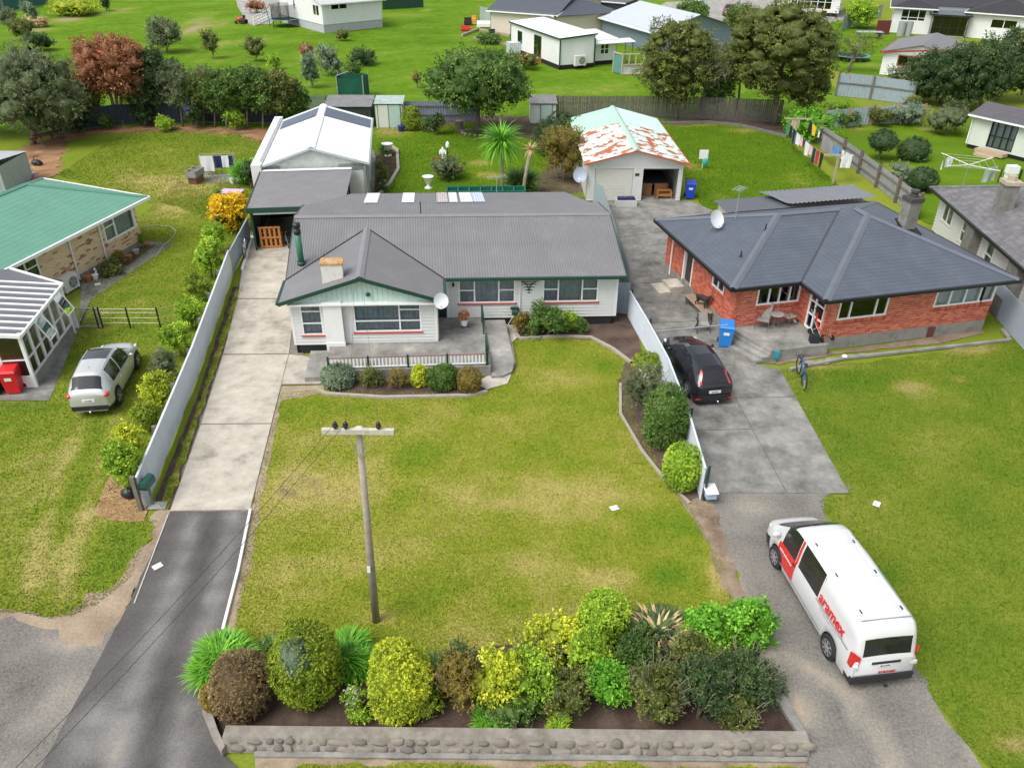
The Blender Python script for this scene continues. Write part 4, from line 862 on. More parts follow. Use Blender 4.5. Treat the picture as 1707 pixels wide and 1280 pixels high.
cap(WS, (wm, -.06, wr), (wm, wV, wr), .5, wsh, lift=.03, dr=.06)
for p, q in (((0, -.08, wz - .04), (wm, -.08, wr - .04)), ((wm, -.08, wr - .04), (wU + .05, -.08, wz - .04))):
 mb = MB(); mb.bar(p, q, .05, .12); mb.build('barge_board', M('pale_green_grey', (.50, .58, .55), .5), WS)
gp_ = M('weathered_gable', (.55, .57, .53), .7, .1, 2.5, dirt=(.38, .40, .36), dirt_amt=.5, dirt_scale=3)
mb = MB(); mb.add([(0, .1, 2.5), (wU - .2, .1, 2.5), (wU - .2, .1, wz - .05), (wm, .1, wr - .05), (0, .1, wz - .05)], [(0, 1, 2, 3, 4)])
mb.build('gable_panel', gp_, WS)
for w in (WallF((wU - .25, 0.1), (wU - .25, wV - .1)), WallF((wU - .25, wV - .1), (0, wV - .1)), WallF((0, .1), (1.0, .1)), WallF((4.2, .1), (wU - .25, .1))): wall(WS, w, 0, wz - .05, whiteb, th=.1)
mb = MB(); mb.box(-.55, -.02, -.35, wV + .4, 0, wz + .12); mb.build('parapet_wall', white, WS)
mb = MB(); mb.box(-.16, -.02, .3, wV, wz + .12, wz + .14); mb.build('box_gutter', galv, WS)
mb = MB(); mb.bar((wU + .05, -.1, wz - .06), (wU + .05, wV, wz - .06), .1, .1); mb.build('gutter', galv, WS)
for y in (.5, 2.0):
 mb = MB(); mb.tube([(wU - .15, y, .1), (wU - .15, y, wz - .1)], .05); mb.build('downpipe', galv, WS)
CP = thing('carport', 'open carport with dark grey iron roof and dark green front fascia', 'carport', (-14.128, 44.904, 0), R(7.52))
corr('roof_sheet', [(-.12, -5.45, 2.38), (4.75, -5.45, 2.38), (5.0, -.05, 2.72), (-.05, -.05, 2.72)], (0, 1, 0), .20, .012, M('carport_roof', (.19, .185, .19), .5, .12, 1.2), CP)
mb = MB(); mb.box(.02, 4.95, -.42, -.08, 2.735, 2.75); mb.build('flashing', wsh, CP)
mb = MB(); mb.box(-.16, 4.8, -5.55, -5.48, 2.16, 2.42); mb.build('front_fascia', dkgreen, CP)
mb = MB(); mb.box(.1, 4.6, -5.2, -5.1, 1.95, 2.12); mb.build('front_beam', trimw, CP)
mb = MB(); mb.bar((-.14, -5.45, 2.34), (-.08, -.1, 2.68), .06, .12); mb.build('side_fascia', black, CP)
for x, y in ((0, -5.2), (0, -2.6), (4.6, -2.0), (4.7, -.3)):
 mb = MB(); mb.box(x - .05, x + .05, y - .05, y + .05, 0, 2.4); mb.build('post', dkgreen if y < -5 else black, CP)
mb = MB(); mb.box(-.06, -.02, -5.1, -.1, .05, 2.2); mb.build('side_wall', M('dark_ply', (.05, .055, .055), .8), CP)
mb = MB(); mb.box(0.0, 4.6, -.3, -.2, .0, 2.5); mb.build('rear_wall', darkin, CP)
sheet('carport_floor', [tuple((CP.matrix_basis @ Vector((a, b, 0)))[:2]) for a, b in ((-.1, -5.6), (5, -5.6), (5, 0), (-.1, 0))], .02, concg, .6, cst(.45), 0)
# ================================================================== garage with rusty roof
def rustmat(name, base, amt):
 m, nt, b = _mat(name); v = _coord(nt); n = _noise(nt, v, 1.5, 6, .62); k = _noise(nt, v, .5, 3)
 f = _math(nt, 'ADD', n, _math(nt, 'MULTIPLY', _math(nt, 'SUBTRACT', k, .5), .35))
 fr = _ramp(nt, f, [(amt, (0, 0, 0)), (amt + .045, (1, 1, 1))]); c = _ramp(nt, _noise(nt, v, 5, 5), [(.3, (.30, .07, .03)), (.7, (.50, .17, .08))])
 bb = _ramp(nt, _noise(nt, v, 1.2, 4), [(.3, base), (.7, tuple(min(1, x * 1.18) for x in base))])
 nt.links.new(_mix(nt, fr, bb, c), b.inputs['Base Color']); b.inputs['Roughness'].default_value = .65; return m
RG = thing('rusty_roof_garage', 'white double garage with rust patched pale green roof', 'garage', (4.197, 47.768, 0), R(1.9))
e0, r0, gm = 2.4, 3.22, 3.05
rust = rustmat('rusty_mint', (.52, .66, .60), .505); clean = rustmat('clean_mint', (.46, .64, .56), .74); cleanl = rustmat('mint_green', (.34, .54, .42), .70)
for (a, b, za, zb) in ((-.02, gm, e0, r0), (gm, 6.25, r0, e0)):
 sk_ = lambda x, y: x + (.0 if x > 3.5 else .12 * y if x < 1 else 0)
 corr('roof_sheet', [(a, -.1, za), (b, -.1, zb), (b, 6.6, zb), (a + (.6 if a < 1 else 0), 6.6, za + (.0))], (0, 1, 0), .2, .012, rust, RG) if False else None
for (pts, m) in (([(-.02, -.1, e0), (gm, -.1, r0), (gm, 6.6, r0), (-.02, 6.6, e0)], rust), ([(gm, -.1, r0), (6.25, -.1, e0), (6.25, 6.6, e0), (gm, 6.6, r0)], rust),
     ([(.0, 6.55, e0 + .02), (gm, 6.55, r0 + .02), (gm, 10.9, r0 + .02), (.0, 10.9, e0 + .02)], cleanl), ([(gm, 6.55, r0 + .02), (6.25, 6.55, e0 + .02), (6.25, 10.9, e0 + .02), (gm, 10.9, r0 + .02)], clean)):
 corr('roof_sheet', pts, (0, 1, 0), .22, .012, m, RG)
cap(RG, (gm, -.1, r0), (gm, 10.9, r0 + .02), .4, cleanl, lift=.03, dr=.06)
rim = M('rusty_barge', (.42, .10, .05), .7, .3, 6)
for p, q in (((-.05, -.12, e0 - .05), (gm, -.12, r0 - .05)), ((gm, -.12, r0 - .05), (6.3, -.12, e0 - .05)), ((6.28, -.1, e0 - .05), (6.28, 10.9, e0 - .03))):
 mb = MB(); mb.bar(p, q, .05, .09); mb.build('barge_board', rim, RG)
gf = WallF((.25, .35), (6.0, .35)); fo = [(.45, 2.75, 0, 2.02), (3.35, 5.5, 0, 2.02)]
q = wall(RG, gf, 0, e0 - .02, whiteb, fo, th=.12); boards(q, gf, .05, 2.35, whiteb, fo, .17)
mb = MB(); mb.add([(.2, .34, e0 - .1), (6.05, .34, e0 - .1), (6.05, .34, e0 - .05), (gm, .34, r0 - .1), (.2, .34, e0 - .05)], [(0, 1, 2, 3, 4)]); mb.build('gable_panel', white, RG)
for w in (WallF((6.0, .35), (6.0, 10.7)), WallF((.25, 10.7), (.25, .35)), WallF((6.0, 10.7), (.25, 10.7))): wall(RG, w, 0, e0 - .02, whiteb, th=.1)
mb = MB()
for k in range(20): gf.box(mb, .47, 2.73, .02 + k * .1, .02 + k * .1 + .092, -.06, -.03 + (.008 if k % 2 else 0))
mb.build('roller_door', M('roller_cream', (.68, .67, .60), .5, .05), RG)
mb = MB(); gf.box(mb, 3.35, 5.5, 1.96, 2.1, -.1, .01); mb.build('door_header', M('header_green', (.30, .40, .36), .6), RG)
mb = MB(); gf.box(mb, 2.86, 3.12, 1.55, 1.72, .04, .05); mb.build('number_plate', M('plate_dark', (.05, .04, .02), .5), RG)
sheet('garage_floor', [tuple((RG.matrix_basis @ Vector((a, b, 0)))[:2]) for a, b in ((.3, .2), (6, .2), (6, 10), (.3, 10))], .022, concg, 1.0, cst(.5), 0)
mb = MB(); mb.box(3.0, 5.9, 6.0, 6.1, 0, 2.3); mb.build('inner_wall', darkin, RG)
# spa tub inside
wood = M('spa_wood', (.28, .13, .05), .6, .25, 6)
SP = thing('spa_tub', 'brown timber clad tub inside the open garage bay', 'spa tub', RG.matrix_basis @ Vector((4.55, 2.2, .02)), R(1.9))
n_ = 28
for k in range(n_):
 a, b = 2 * math.pi * k / n_, 2 * math.pi * (k + .92) / n_
 ex = lambda t: (math.copysign(abs(math.cos(t)) ** .45, math.cos(t)) * 1.0, math.copysign(abs(math.sin(t)) ** .45, math.sin(t)) * 1.0)
 p, q = ex(a), ex(b); mb = MB(); mb.add([(*p, 0), (*q, 0), (*q, .78), (*p, .78)], [(0, 1, 2, 3)]); mb.add([(p[0] * .95, p[1] * .95, .78), (q[0] * .95, q[1] * .95, .78), (*q, .78), (*p, .78)], [(3, 2, 1, 0)]); mb.build('stave', wood, SP)
mb = MB(); mb.box(-.9, .9, -.9, .9, .70, .80); mb.build('tub_cover', M('tub_cover', (.03, .035, .04), .6), SP)
mb = MB(); mb.box(.1, 1.0, -1.35, -1.08, .42, .48); mb.box(.1, 1.0, -1.62, -1.36, .2, .26); mb.box(.1, .16, -1.62, -1.08, 0, .45); mb.box(.94, 1.0, -1.62, -1.08, 0, .45); mb.box(.16, .94, -1.10, -1.08, .1, .42); mb.build('step', M('spa_step', (.42, .19, .06), .6, .2, 6), SP)
# ================================================================== garden sheds
def garden_shed(name, label, L, Rr, depth, h, wallm, roofm, doors, pitch=.25, roof='mono', cat='shed'):
 a, b = Vector(L), Vector(Rr); W = (b - a).length; t = thing(name, label, cat, (a.x, a.y, 0), math.atan2(b.y - a.y, b.x - a.x))
 for w in (WallF((0, 0), (W, 0)), WallF((W, 0), (W, depth)), WallF((W, depth), (0, depth)), WallF((0, depth), (0, 0))):
  mb = MB(); n = max(2, int(w.L / .09)); vs = []; fs = []
  for i in range(n + 1):
   s = w.L * i / n; o = .008 if (i // 2) % 2 else -.008; vs += [w.p(s, 0, o), w.p(s, h, o)]
   if i: fs.append((2 * i - 2, 2 * i, 2 * i + 1, 2 * i - 1))
  mb.add(vs, fs); mb.build('wall', wallm, t)
 if roof == 'mono': polys = [[(-.1, -.12, h + .02), (W + .1, -.12, h + .02), (W + .1, depth + .1, h + pitch * depth), (-.1, depth + .1, h + pitch * depth)]];
 elif roof == 'monor': polys = [[(-.1, -.12, h + pitch * depth), (W + .1, -.12, h + pitch * depth), (W + .1, depth + .1, h + .02), (-.1, depth + .1, h + .02)]]
 else: polys = [[(-.1, -.12, h), (W + .1, -.12, h), (W + .1, depth / 2, h + pitch * depth / 2), (-.1, depth / 2, h + pitch * depth / 2)], [(-.1, depth / 2, h + pitch * depth / 2), (W + .1, depth / 2, h + pitch * depth / 2), (W + .1, depth + .1, h), (-.1, depth + .1, h)]]
 for p in polys: corr('roof_sheet', p, (1, 0, 0), .13, .012, roofm, t)
 for (s0, s1, m) in doors:
  mb = MB(); mb.box(s0 * W + .015, s1 * W - .015, -.05, -.02, .05, h - .08); mb.build('door', m, t)
 mb = MB()
 for s in sorted({d[0] for d in doors} | {d[1] for d in doors}): mb.box(s * W - .02, s * W + .02, -.07, -.02, .02, h - .02)
 mb.box(-.02, W + .02, -.07, -.02, h - .06, h + .02); mb.build('door_frame', dkgreen, t); return t
shw = M('shed_white', (.62, .64, .58), .5, .06); shm = M('shed_mint', (.42, .55, .50), .5, .06); oldg = M('old_grey_roof', (.20, .195, .20), .6, .15, 1.5, dirt=(.30, .29, .28), dirt_amt=.4)
palegr = M('pale_green_old', (.38, .46, .42), .6, .15, 1.5, dirt=(.22, .25, .22), dirt_amt=.4)
garden_shed('garden_shed', 'garden shed with one white and one mint door behind the workshop', G(628, 214), G(672, 214), 2.0, 1.85, shw, palegr, ((.08, .48, shw), (.48, .93, shm)), .10)
garden_shed('open_shed', 'low open fronted shed with grey corrugated roof against the back fence', G(545, 213), G(620, 213), 2.6, 1.6, M('dark_shed', (.03, .035, .035), .8), oldg, (), .12)
garden_shed('garden_shed', 'small garden shed with mint door beside the big leafy tree', G(884, 206), G(926, 206), 1.8, 1.55, shw, oldg, ((.4, .85, shm),), .16)
garden_shed('metal_shed', 'galvanised metal shed beside the picnic table', G(0, 332), G(56, 302), 2.6, 1.75, M('zinc_wall', (.34, .37, .38), .5, .08, 1.5), M('zinc_roof', (.52, .53, .54), .45, .08, 1.2), (), -.16) if False else None
_p0, _p1 = G(20, 330), G(57, 300)
garden_shed('metal_shed', 'galvanised metal shed beside the picnic table', (_p1.x - 2.7, _p1.y - 3.2, 0), (_p1.x, _p1.y - 3.2, 0), 3.2, 1.8, M('zinc_wall', (.34, .37, .38), .5, .08, 1.5), M('zinc_roof', (.52, .53, .54), .45, .08, 1.2), (), .12, 'monor')
# ================================================================== houses and sheds far behind
def far_house(name, label, cat, A, B, depth, h, wallm, roofm, roof='gable', tan=.35, ov=.4, base=0.0, basem=None, ops=(), side_ops=(), rpitch=.4, group=None, ridge='u', trim=None, boards_=0.0):
 """A, B: left and right front corners on the ground; front faces the camera"""
 A, B = Vector(A), Vector(B); W = (B - A).length; t = thing(name, label, cat, (A.x, A.y, 0), math.atan2(B.y - A.y, B.x - A.x), group); trim = trim or trimw
 Fw, Lw, Rw, Bw = WallF((0, 0), (W, 0)), WallF((0, depth), (0, 0)), WallF((W, 0), (W, depth)), WallF((W, depth), (0, depth))
 for w, o in ((Fw, ops), (Lw, side_ops), (Rw, ()), (Bw, ())):
  q = wall(t, w, base, h, wallm, [k[:4] for k in o])
  if boards_ and w is not Bw: boards(q, w, base, h, wallm, [k[:4] for k in o], boards_)
  for k in o: window(t, w, *k[:4], k[4] if len(k) > 4 else (), k[5] if len(k) > 5 else (), mat=k[6] if len(k) > 6 else trim, gl=glassd, off=.04, fw=.09)
 if base:
  mb = MB()
  for w in (Fw, Lw, Rw): w.box(mb, 0, w.L, 0, base, -.1, -.02)
  mb.build('base_boards', basem or darkin, t)
 if roof == 'gable' and ridge == 'u': P = [[(-ov, -ov, h - tan * ov), (W + ov, -ov, h - tan * ov), (W + ov, depth / 2, h + tan * depth / 2), (-ov, depth / 2, h + tan * depth / 2)], [(-ov, depth / 2, h + tan * depth / 2), (W + ov, depth / 2, h + tan * depth / 2), (W + ov, depth + ov, h - tan * ov), (-ov, depth + ov, h - tan * ov)]]; du = (1, 0, 0)
 elif roof == 'gable': P = [[(-ov, -ov, h - tan * ov), (W / 2, -ov, h + tan * W / 2), (W / 2, depth + ov, h + tan * W / 2), (-ov, depth + ov, h - tan * ov)], [(W / 2, -ov, h + tan * W / 2), (W + ov, -ov, h - tan * ov), (W + ov, depth + ov, h - tan * ov), (W / 2, depth + ov, h + tan * W / 2)]]; du = (0, 1, 0)
 elif roof == 'mono': P = [[(-ov, -ov, h + .02), (W + ov, -ov, h + .02), (W + ov, depth + ov, h + tan * depth), (-ov, depth + ov, h + tan * depth)]]; du = (1, 0, 0)
 elif roof == 'monou': P = [[(-ov, -ov, h + .02), (W + ov, -ov, h + tan * W), (W + ov, depth + ov, h + tan * W), (-ov, depth + ov, h + .02)]]; du = (0, 1, 0)
 else:
  k = min(W, depth) / 2 + ov; x0, x1, y0, y1 = -ov, W + ov, -ov, depth + ov; zt = h + tan * k; e = h
  a_, b_ = ((x0 + k, (y0 + y1) / 2), (x1 - k, (y0 + y1) / 2)) if W > depth else (((x0 + x1) / 2, y0 + k), ((x0 + x1) / 2, y1 - k))
  c = [(x0, y0, e), (x1, y0, e), (x1, y1, e), (x0, y1, e)]; ra, rb2 = (*a_, zt), (*b_, zt)
  P = [[c[0], c[1], rb2, ra], [c[1], c[2], rb2], [c[2], c[3], ra, rb2], [c[3], c[0], ra]] if W > depth else [[c[0], c[1], ra], [c[1], c[2], rb2, ra], [c[2], c[3], rb2], [c[3], c[0], ra, rb2]]; du = None
 for p in P:
  if du is None: tiled(t, p, roofm, rpitch, .02)
  else: corr('roof_sheet', p, du, rpitch, .02, roofm, t, seg=4)
 if roof == 'gable':
  g = [[(0, 0, h), (W, 0, h), (W, depth / 2, h), ]]
  mb = MB()
  if ridge == 'u': mb.add([(0, 0, h - .01), (0, depth, h - .01), (0, depth / 2, h + tan * depth / 2 - .03)], [(0, 1, 2)]); mb.build('gable_wall', wallm, t); mb = MB(); mb.add([(W, 0, h - .01), (W, depth, h - .01), (W, depth / 2, h + tan * depth / 2 - .03)], [(0, 1, 2)])
  else: mb.add([(0, 0, h - .01), (W, 0, h - .01), (W / 2, 0, h + tan * W / 2 - .03)], [(0, 1, 2)])
  mb.build('gable_wall', wallm, t)
 if roof.startswith('mono'):
  mb = MB()
  if roof == 'monou': mb.add([(0, .0, h - .01), (W, 0, h - .01), (W, 0, h + tan * W - .03)], [(0, 1, 2)]); mb.build('gable_wall', wallm, t); mb = MB(); mb.add([(W, .0, h - .01), (W, depth, h - .01), (W, depth, h + tan * W - .03), (W, 0, h + tan * W - .03)], [(0, 1, 2, 3)])
  else: mb.add([(0, 0, h - .01), (0, depth, h - .01), (0, depth, h + tan * depth - .03)], [(0, 1, 2)]); mb.build('gable_wall', wallm, t); mb = MB(); mb.add([(W, 0, h - .01), (W, depth, h - .01), (W, depth, h + tan * depth - .03)], [(0, 1, 2)])
  mb.build('gable_wall', wallm, t)
 x0, x1, y0, y1 = -ov, W + ov, -ov - .03, depth + ov; ez = P[0][0][2] - .05; ez1 = P[0][1][2] - .05
 mb = MB(); mb.bar((x0, y0, ez), (x1, y0, ez1), .1, .14); mb.build('front_fascia', trim, t)
 mb = MB(); mb.bar((x0 - .02, y0, ez), (x0 - .02, y1, P[-1][-1][2] - .05 if roof == 'mono' else ez), .1, .14); mb.build('side_fascia', trim, t) if roof != 'gable' or ridge != 'u' else None
 return t
wb = M('far_white', (.72, .73, .72), .5, .04, 1.0)
lilac = M('pale_grey_roof', (.50, .50, .53), .5, .05, .8)
# white house with the trampoline
A_, B_ = G(541, 56), G(638, 46)
t = far_house('far_white_house', 'white weatherboard house beyond the paddock beside the trampoline', 'house', A_, B_, 12, 3.6, wb, lilac, 'gable', .35, .5, 1.0, M('grey_base', (.40, .42, .44), .7), [(1.2, 3.6, 2.6, 3.3, (.5,), ())], [(9.5, 11.2, 1.9, 3.2, (.5,), ()), (4.0, 4.5, 2.0, 3.2)], boards_=.22)
# tiny house
A_ = G(932, 117); B_ = A_ + Vector((math.cos(R(24)), math.sin(R(24)), 0)) * 4.1
tn = far_house('tiny_house', 'white tiny house on piles with white mono pitch roof and dark green trim', 'cabin', A_, B_, 12.6, 3.05, wb, wsh, 'monou', .07, .15, .45, darkin, [], [(9.4 - 3.0, 11.2 - 3.0, .5, 2.6, (.5,), (), dkgreen), (2.0, 3.2, 1.2, 2.4, (), (), dkgreen)], trim=dkgreen)
for (x, y) in ((0, 0), (4.1, 0), (0, 12.6)):
 mb = MB(); mb.tube([(x, y - .05, .3), (x, y - .05, 2.85)], .07); mb.build('downpipe', dkgreen, tn)
M4 = tn.matrix_basis
p_ = M4 @ Vector((2.2, -.35, .3)); heat_pump(p_, tn.rotation_euler.z, 'white heat pump unit on the end wall of the tiny house', 1.5)
DS = thing('deck_steps', 'orange timber deck steps at the tiny house door', 'steps', M4 @ Vector((-.1, 5.6, 0)), tn.rotation_euler.z)
for k in range(4):
 mb = MB(); mb.box(-.6 - k * .55, -.05 - k * .55 + .0, -1.6 + .0, 1.6, .42 - k * .11, .48 - k * .11); mb.build('tread', orange_t, DS)
mb = MB(); mb.box(-2.2, -.05, -1.6, -1.5, 0, .40); mb.box(-2.2, -.05, 1.5, 1.6, 0, .35); mb.build('stringer', orange_t, DS)
an = far_house('annex_cabin', 'small white annex with four pane window beside the tiny house', 'cabin', M4 @ Vector((4.3, 1.0, 0)), M4 @ Vector((7.4, 1.0, 0)), 5, 2.5, wb, M('pinkish_roof', (.62, .58, .57), .5, .05), 'mono', .06, .2, .4, darkin, [(1.0, 2.1, 1.0, 2.1, (.5,), (.5,))])
mb = MB(); mb.slab([(-.1, -.9, 2.25), (4.8, -.9, 2.25), (4.6, .1, 2.5), (-.1, .1, 2.5)], .05); mb.build('porch_roof', wsh, an)
for x in (3.7, 4.6):
 mb = MB(); mb.tube([(x, -.7, 0), (x, -.7, 2.25)], .06); mb.build('porch_post', timber, an)
# greenhouse frame
gk = thing('cold_frame', 'small timber framed greenhouse panel standing on the grass near the annex', 'greenhouse', G(1036, 126), R(12))
mb = MB(); Wg, Hg = 2.2, 2.0
for p, q in (((0, 0, 0), (0, 0, Hg)), ((Wg, 0, 0), (Wg, 0, Hg)), ((0, 0, Hg), (Wg, 0, Hg)), ((0, 0, 1.0), (Wg, 0, 1.0)), ((0, 0, .1), (Wg, 0, .1)), ((-.5, 1.4, 0), (-.5, 1.4, Hg)), ((0, 0, Hg), (-.5, 1.4, Hg)), ((Wg, 0, Hg), (Wg + .6, -.4, .1)), ((.7, 0, 1), (.7, 0, Hg)), ((1.4, 0, 1), (1.4, 0, Hg))): mb.bar(p, q, .12, .1)
mb.build('frame', M('frame_pale', (.50, .40, .28), .8, .15), gk)
mb = MB(); mb.add([(0, 0, .1), (-.5, 1.4, .1), (-.5, 1.4, Hg), (0, 0, Hg)], [(0, 1, 2, 3)]); mb.build('side_sheet', M('teal_sheet', (.10, .25, .22), .6), gk)
mb = MB(); mb.add([(0, .03, .1), (Wg, .03, .1), (Wg, .03, 1.0), (0, .03, 1.0)], [(0, 1, 2, 3)]); mb.build('clear_panel', M('clear_poly', (.55, .56, .54), .4), gk)
# blue-grey long shed
bl = M('blue_grey_boards', (.16, .205, .235), .6, .06, 1.0); blr = M('pale_blue_roof', (.46, .50, .54), .45, .05, .7)
far_house('long_shed', 'blue grey weatherboard shed with pale blue iron roof behind the tiny house', 'shed', G(1003, 62), G(1090, 90), 11, 2.4, bl, blr, 'gable', .28, .5, 0, None, [], boards_=.25)
far_house('dark_shed', 'black walled lean to beside the pale blue roofed shed', 'shed', G(998, 36), G(1040, 40), 4, 2.6, M('black_wall', (.03, .03, .035), .6), M('dark_flat_roof', (.11, .11, .115), .6), 'mono', .05, .1)
# cream house with dark roof
far_house('cream_house', 'cream house with dark roof behind the tiny house', 'house', G(838, 38), G(925, 66), 9, 2.7, M('cream_wall', (.62, .55, .45), .6, .04), M('slate_blue_roof', (.075, .085, .105), .5, .1), 'hip', .35, .5, 0, None, [(1.6, 2.6, 1.2, 2.3, (.5,)), (3.2, 4.2, 1.2, 2.3, (.5,))])
far_house('cream_house_wing', 'plain cream gable wing with one dark window behind the tiny house', 'house', G(925, 66), G(1000, 38), 9, 2.9, M('cream_wall', (.62, .55, .45), .6, .04), M('slate_blue_roof', (.075, .085, .105)), 'gable', .3, .4, 0, None, [(3.6, 5.2, 1.2, 2.3, (.5,))], ridge='v')
# white garage and black tiled house top right
far_house('white_garage', 'white garage with grey roof and red framed window at the upper right', 'garage', G(1466, 124), G(1466, 124) + Vector((math.cos(R(-32)), math.sin(R(-32)), 0)) * 6.8, 9, 2.3, wb, M('mid_grey_roof', (.17, .17, .175), .6, .08), 'gable', .25, .35, 0, None, [(1.4, 4.2, 1.0, 2.0, (.5,), (), M('red_trim', (.30, .03, .03), .5))], ridge='v', trim=M('red_trim', (.30, .03, .03)), boards_=.22)
dk = M('black_tile_roof', (.035, .034, .038), .6, .15, 1.5)
bh = far_house('black_tile_house', 'white weatherboard house with black tiled roof at the top right', 'house', G(1483, 54), G(1546, 58), 9, 3.1, wb, dk, 'hip', .35, .6, 0, None, [(.9, 3.9, 1.5, 2.9, (.3, .7), (.3,))], boards_=.22)
far_house('black_tile_house_wing', 'right wing of the black tiled white house beyond the glazed porch', 'house', G(1607, 62), G(1720, 72), 9, 3.0, wb, dk, 'hip', .35, .6, 0, None, [(2.6, 5.6, 1.3, 2.4, (.5,))], boards_=.22)
GPp = far_house('glazed_porch', 'black framed glazed porch between the white house wings', 'porch', G(1546, 60), G(1607, 64), 6, 2.6, M('porch_wall', (.30, .29, .27), .7), M('porch_roof', (.10, .12, .12), .25), 'mono', .08, .3, 0, None, [(.2, 4.4, .2, 2.4, (.25, .5, .75), (.4,), black)], trim=black)
mb = MB(); mb.slab([(-2, 4, 3.2), (9, 4, 3.2), (9, 9, 5.0), (-2, 9, 5.0)], .1); mb.build('link_roof', dk, GPp)
far_house('blue_window_house', 'house with large white framed windows with blue curtains at the top', 'house', G(1310, 24), G(1396, 29), 8, 3.4, wb, lilac, 'hip', .35, .5, .5, None, [(.4, 6.3, .9, 2.9, (.16, .33, .5, .66, .83), (.5,)), ], boards_=.22)
# ================================================================== fences and walls
ironw = M('fence_white_iron', (.60, .65, .71), .4, .05, 1.5, dirt=(.50, .55, .61), dirt_amt=.3)
irong = M('fence_grey_iron', (.30, .36, .41), .45, .10, 1.2, dirt=(.22, .25, .28), dirt_amt=.4)
ironn = M('fence_navy_iron', (.035, .05, .085), .5, .15, 1.5)
ironp = M('fence_pale_iron', (.40, .46, .52), .4, .12, 1.0, dirt=(.28, .31, .34), dirt_amt=.4)
def iron_fence(label, pts, h, mat, sw=.85, pitch=.12, amp=.014, horiz=False, capm=None, postm=None, post_side=1, post_every=2.4, post_w=.1, name='iron_fence', post_top=.06, rails=(), group=None):
 pts = [Vector((p[0], p[1], p[2] if len(p) > 2 else 0)) for p in pts]; o0 = pts[0].copy(); t = thing(name, label, 'fence', (o0.x, o0.y, 0), 0, group)
 for i in range(len(pts) - 1):
  a, b = pts[i] - Vector((o0.x, o0.y, 0)), pts[i + 1] - Vector((o0.x, o0.y, 0)); w = WallF(a, b); n = max(1, int(w.L / sw))
  for k in range(n):
   s0, s1 = w.L * k / n, w.L * (k + 1) / n + .02; mb = MB(); vs = []; fs = []
   if horiz:
    m = int(h / .1) * 4
    for j in range(m + 1):
     z = .03 + h * j / m; o = amp * math.sin(j * math.pi / 2); vs += [w.p(s0, z, o), w.p(s1, z, o)]
     if j: fs.append((2 * j - 2, 2 * j - 1, 2 * j + 1, 2 * j))
   else:
    m = max(4, int((s1 - s0) / pitch * 6)); jz = random.uniform(-.015, .015)
    for j in range(m + 1):
     s = s0 + (s1 - s0) * j / m; o = amp * math.sin(2 * math.pi * s / pitch) + .004 * (k % 2); vs += [w.p(s, .02, o), w.p(s, h + jz, o)]
     if j: fs.append((2 * j - 2, 2 * j, 2 * j + 1, 2 * j - 1))
   mb.add(vs, fs); mb.build('sheet', mat, t)
  if capm:
   mb = MB(); mb.bar(w.p(0, h + .02), w.p(w.L, h + .02), .07, .04); mb.build('capping', capm, t)
  for z in rails:
   mb = MB(); mb.bar(w.p(0, z, post_side * .06), w.p(w.L, z, post_side * .06), .05, .09); mb.build('rail', timber, t)
  if postm:
   n = max(1, int(w.L / post_every))
   for k in range(n + 1):
    s = w.L * k / n; mb = MB(); mb.bar(w.p(s, 0, post_side * .12), w.p(s, h + post_top, post_side * .12), post_w, post_w); mb.build('post', postm, t)
 return t
F3 = lambda *q: [G(*p) for p in q]
iron_fence('white corrugated iron fence along the left side of the driveway', F3((243, 850), (330, 627), (388, 458)), 1.25, ironw, capm=ironw, postm=timber, post_side=-1, post_w=.12)
iron_fence('blue grey iron fence between the driveway and the yellow bush', F3((389, 456), (418, 398)), 1.15, irong, capm=irong)
iron_fence('pale iron fence with green capped posts between the two front lawns', F3((1046, 478 + 50), (1075, 580), (1108, 645), (1140, 735), (1167, 834)), 1.25, ironw, capm=ironw, postm=dkgreen, post_side=-1, post_w=.07, post_every=1.7, post_top=.1)
iron_fence('grey iron side gate panel at the right corner of the white house', F3((1010, 521), (1046, 524)), 1.55, irong)
iron_fence('weathered iron fence beside the rusty roof garage', F3((988, 345), (1002, 352), (1046, 500)), 1.5, irong)
iron_fence('horizontally ribbed pale iron fence right of the brick house', F3((1640, 508), (1712, 590), (1790, 690)), 1.5, M('zinc_fence', (.36, .40, .45), .35, .06, 1.5, metal=.2), horiz=True, amp=.03, sw=1.8)
iron_fence('dark navy iron fence behind the left neighbour garden trees', F3((90, 222), (200, 208), (330, 204), (490, 206)), 1.55, ironn, pitch=.25, sw=1.6)
iron_fence('blue grey iron fence behind the round clipped bush', F3((672, 202), (745, 202), (800, 200)), 1.55, M('fence_blue', (.22, .26, .34), .45, .1, 1), pitch=.2, sw=1.2, rails=(.5, 1.2), post_side=1)
iron_fence('weathered sheet fence with orange posts at the far right lawn', F3((1368, 216), (1450, 208), (1535, 204)), 1.45, ironp, pitch=.3, sw=1.3, postm=orange_t, post_side=1, post_every=2.2)
iron_fence('tall grey iron fence under the trees at the upper right', F3((1392, 160), (1450, 166), (1520, 176)), 2.0, irong, pitch=.3, sw=2.0, rails=(1.2,), postm=timber, post_every=4)
iron_fence('pale green iron fence behind the vegetable garden', F3((800, 40), (836, 48), (880, 48)), 2.2, M('fence_green_old', (.30, .38, .33), .6, .15, .6, dirt=(.25, .24, .2), dirt_amt=.5), pitch=.4, sw=2.5)
iron_fence('grey iron fence below the blue window house', F3((1402, 52), (1445, 34), (1468, 30)), 1.8, irong, pitch=.4, sw=2.5)
iron_fence('dark green mesh fence along the top edge beside the far white house', F3((638, 17), (706, 13)), 2.2, M('green_mesh', (.012, .06, .03), .8), pitch=.5, sw=3)
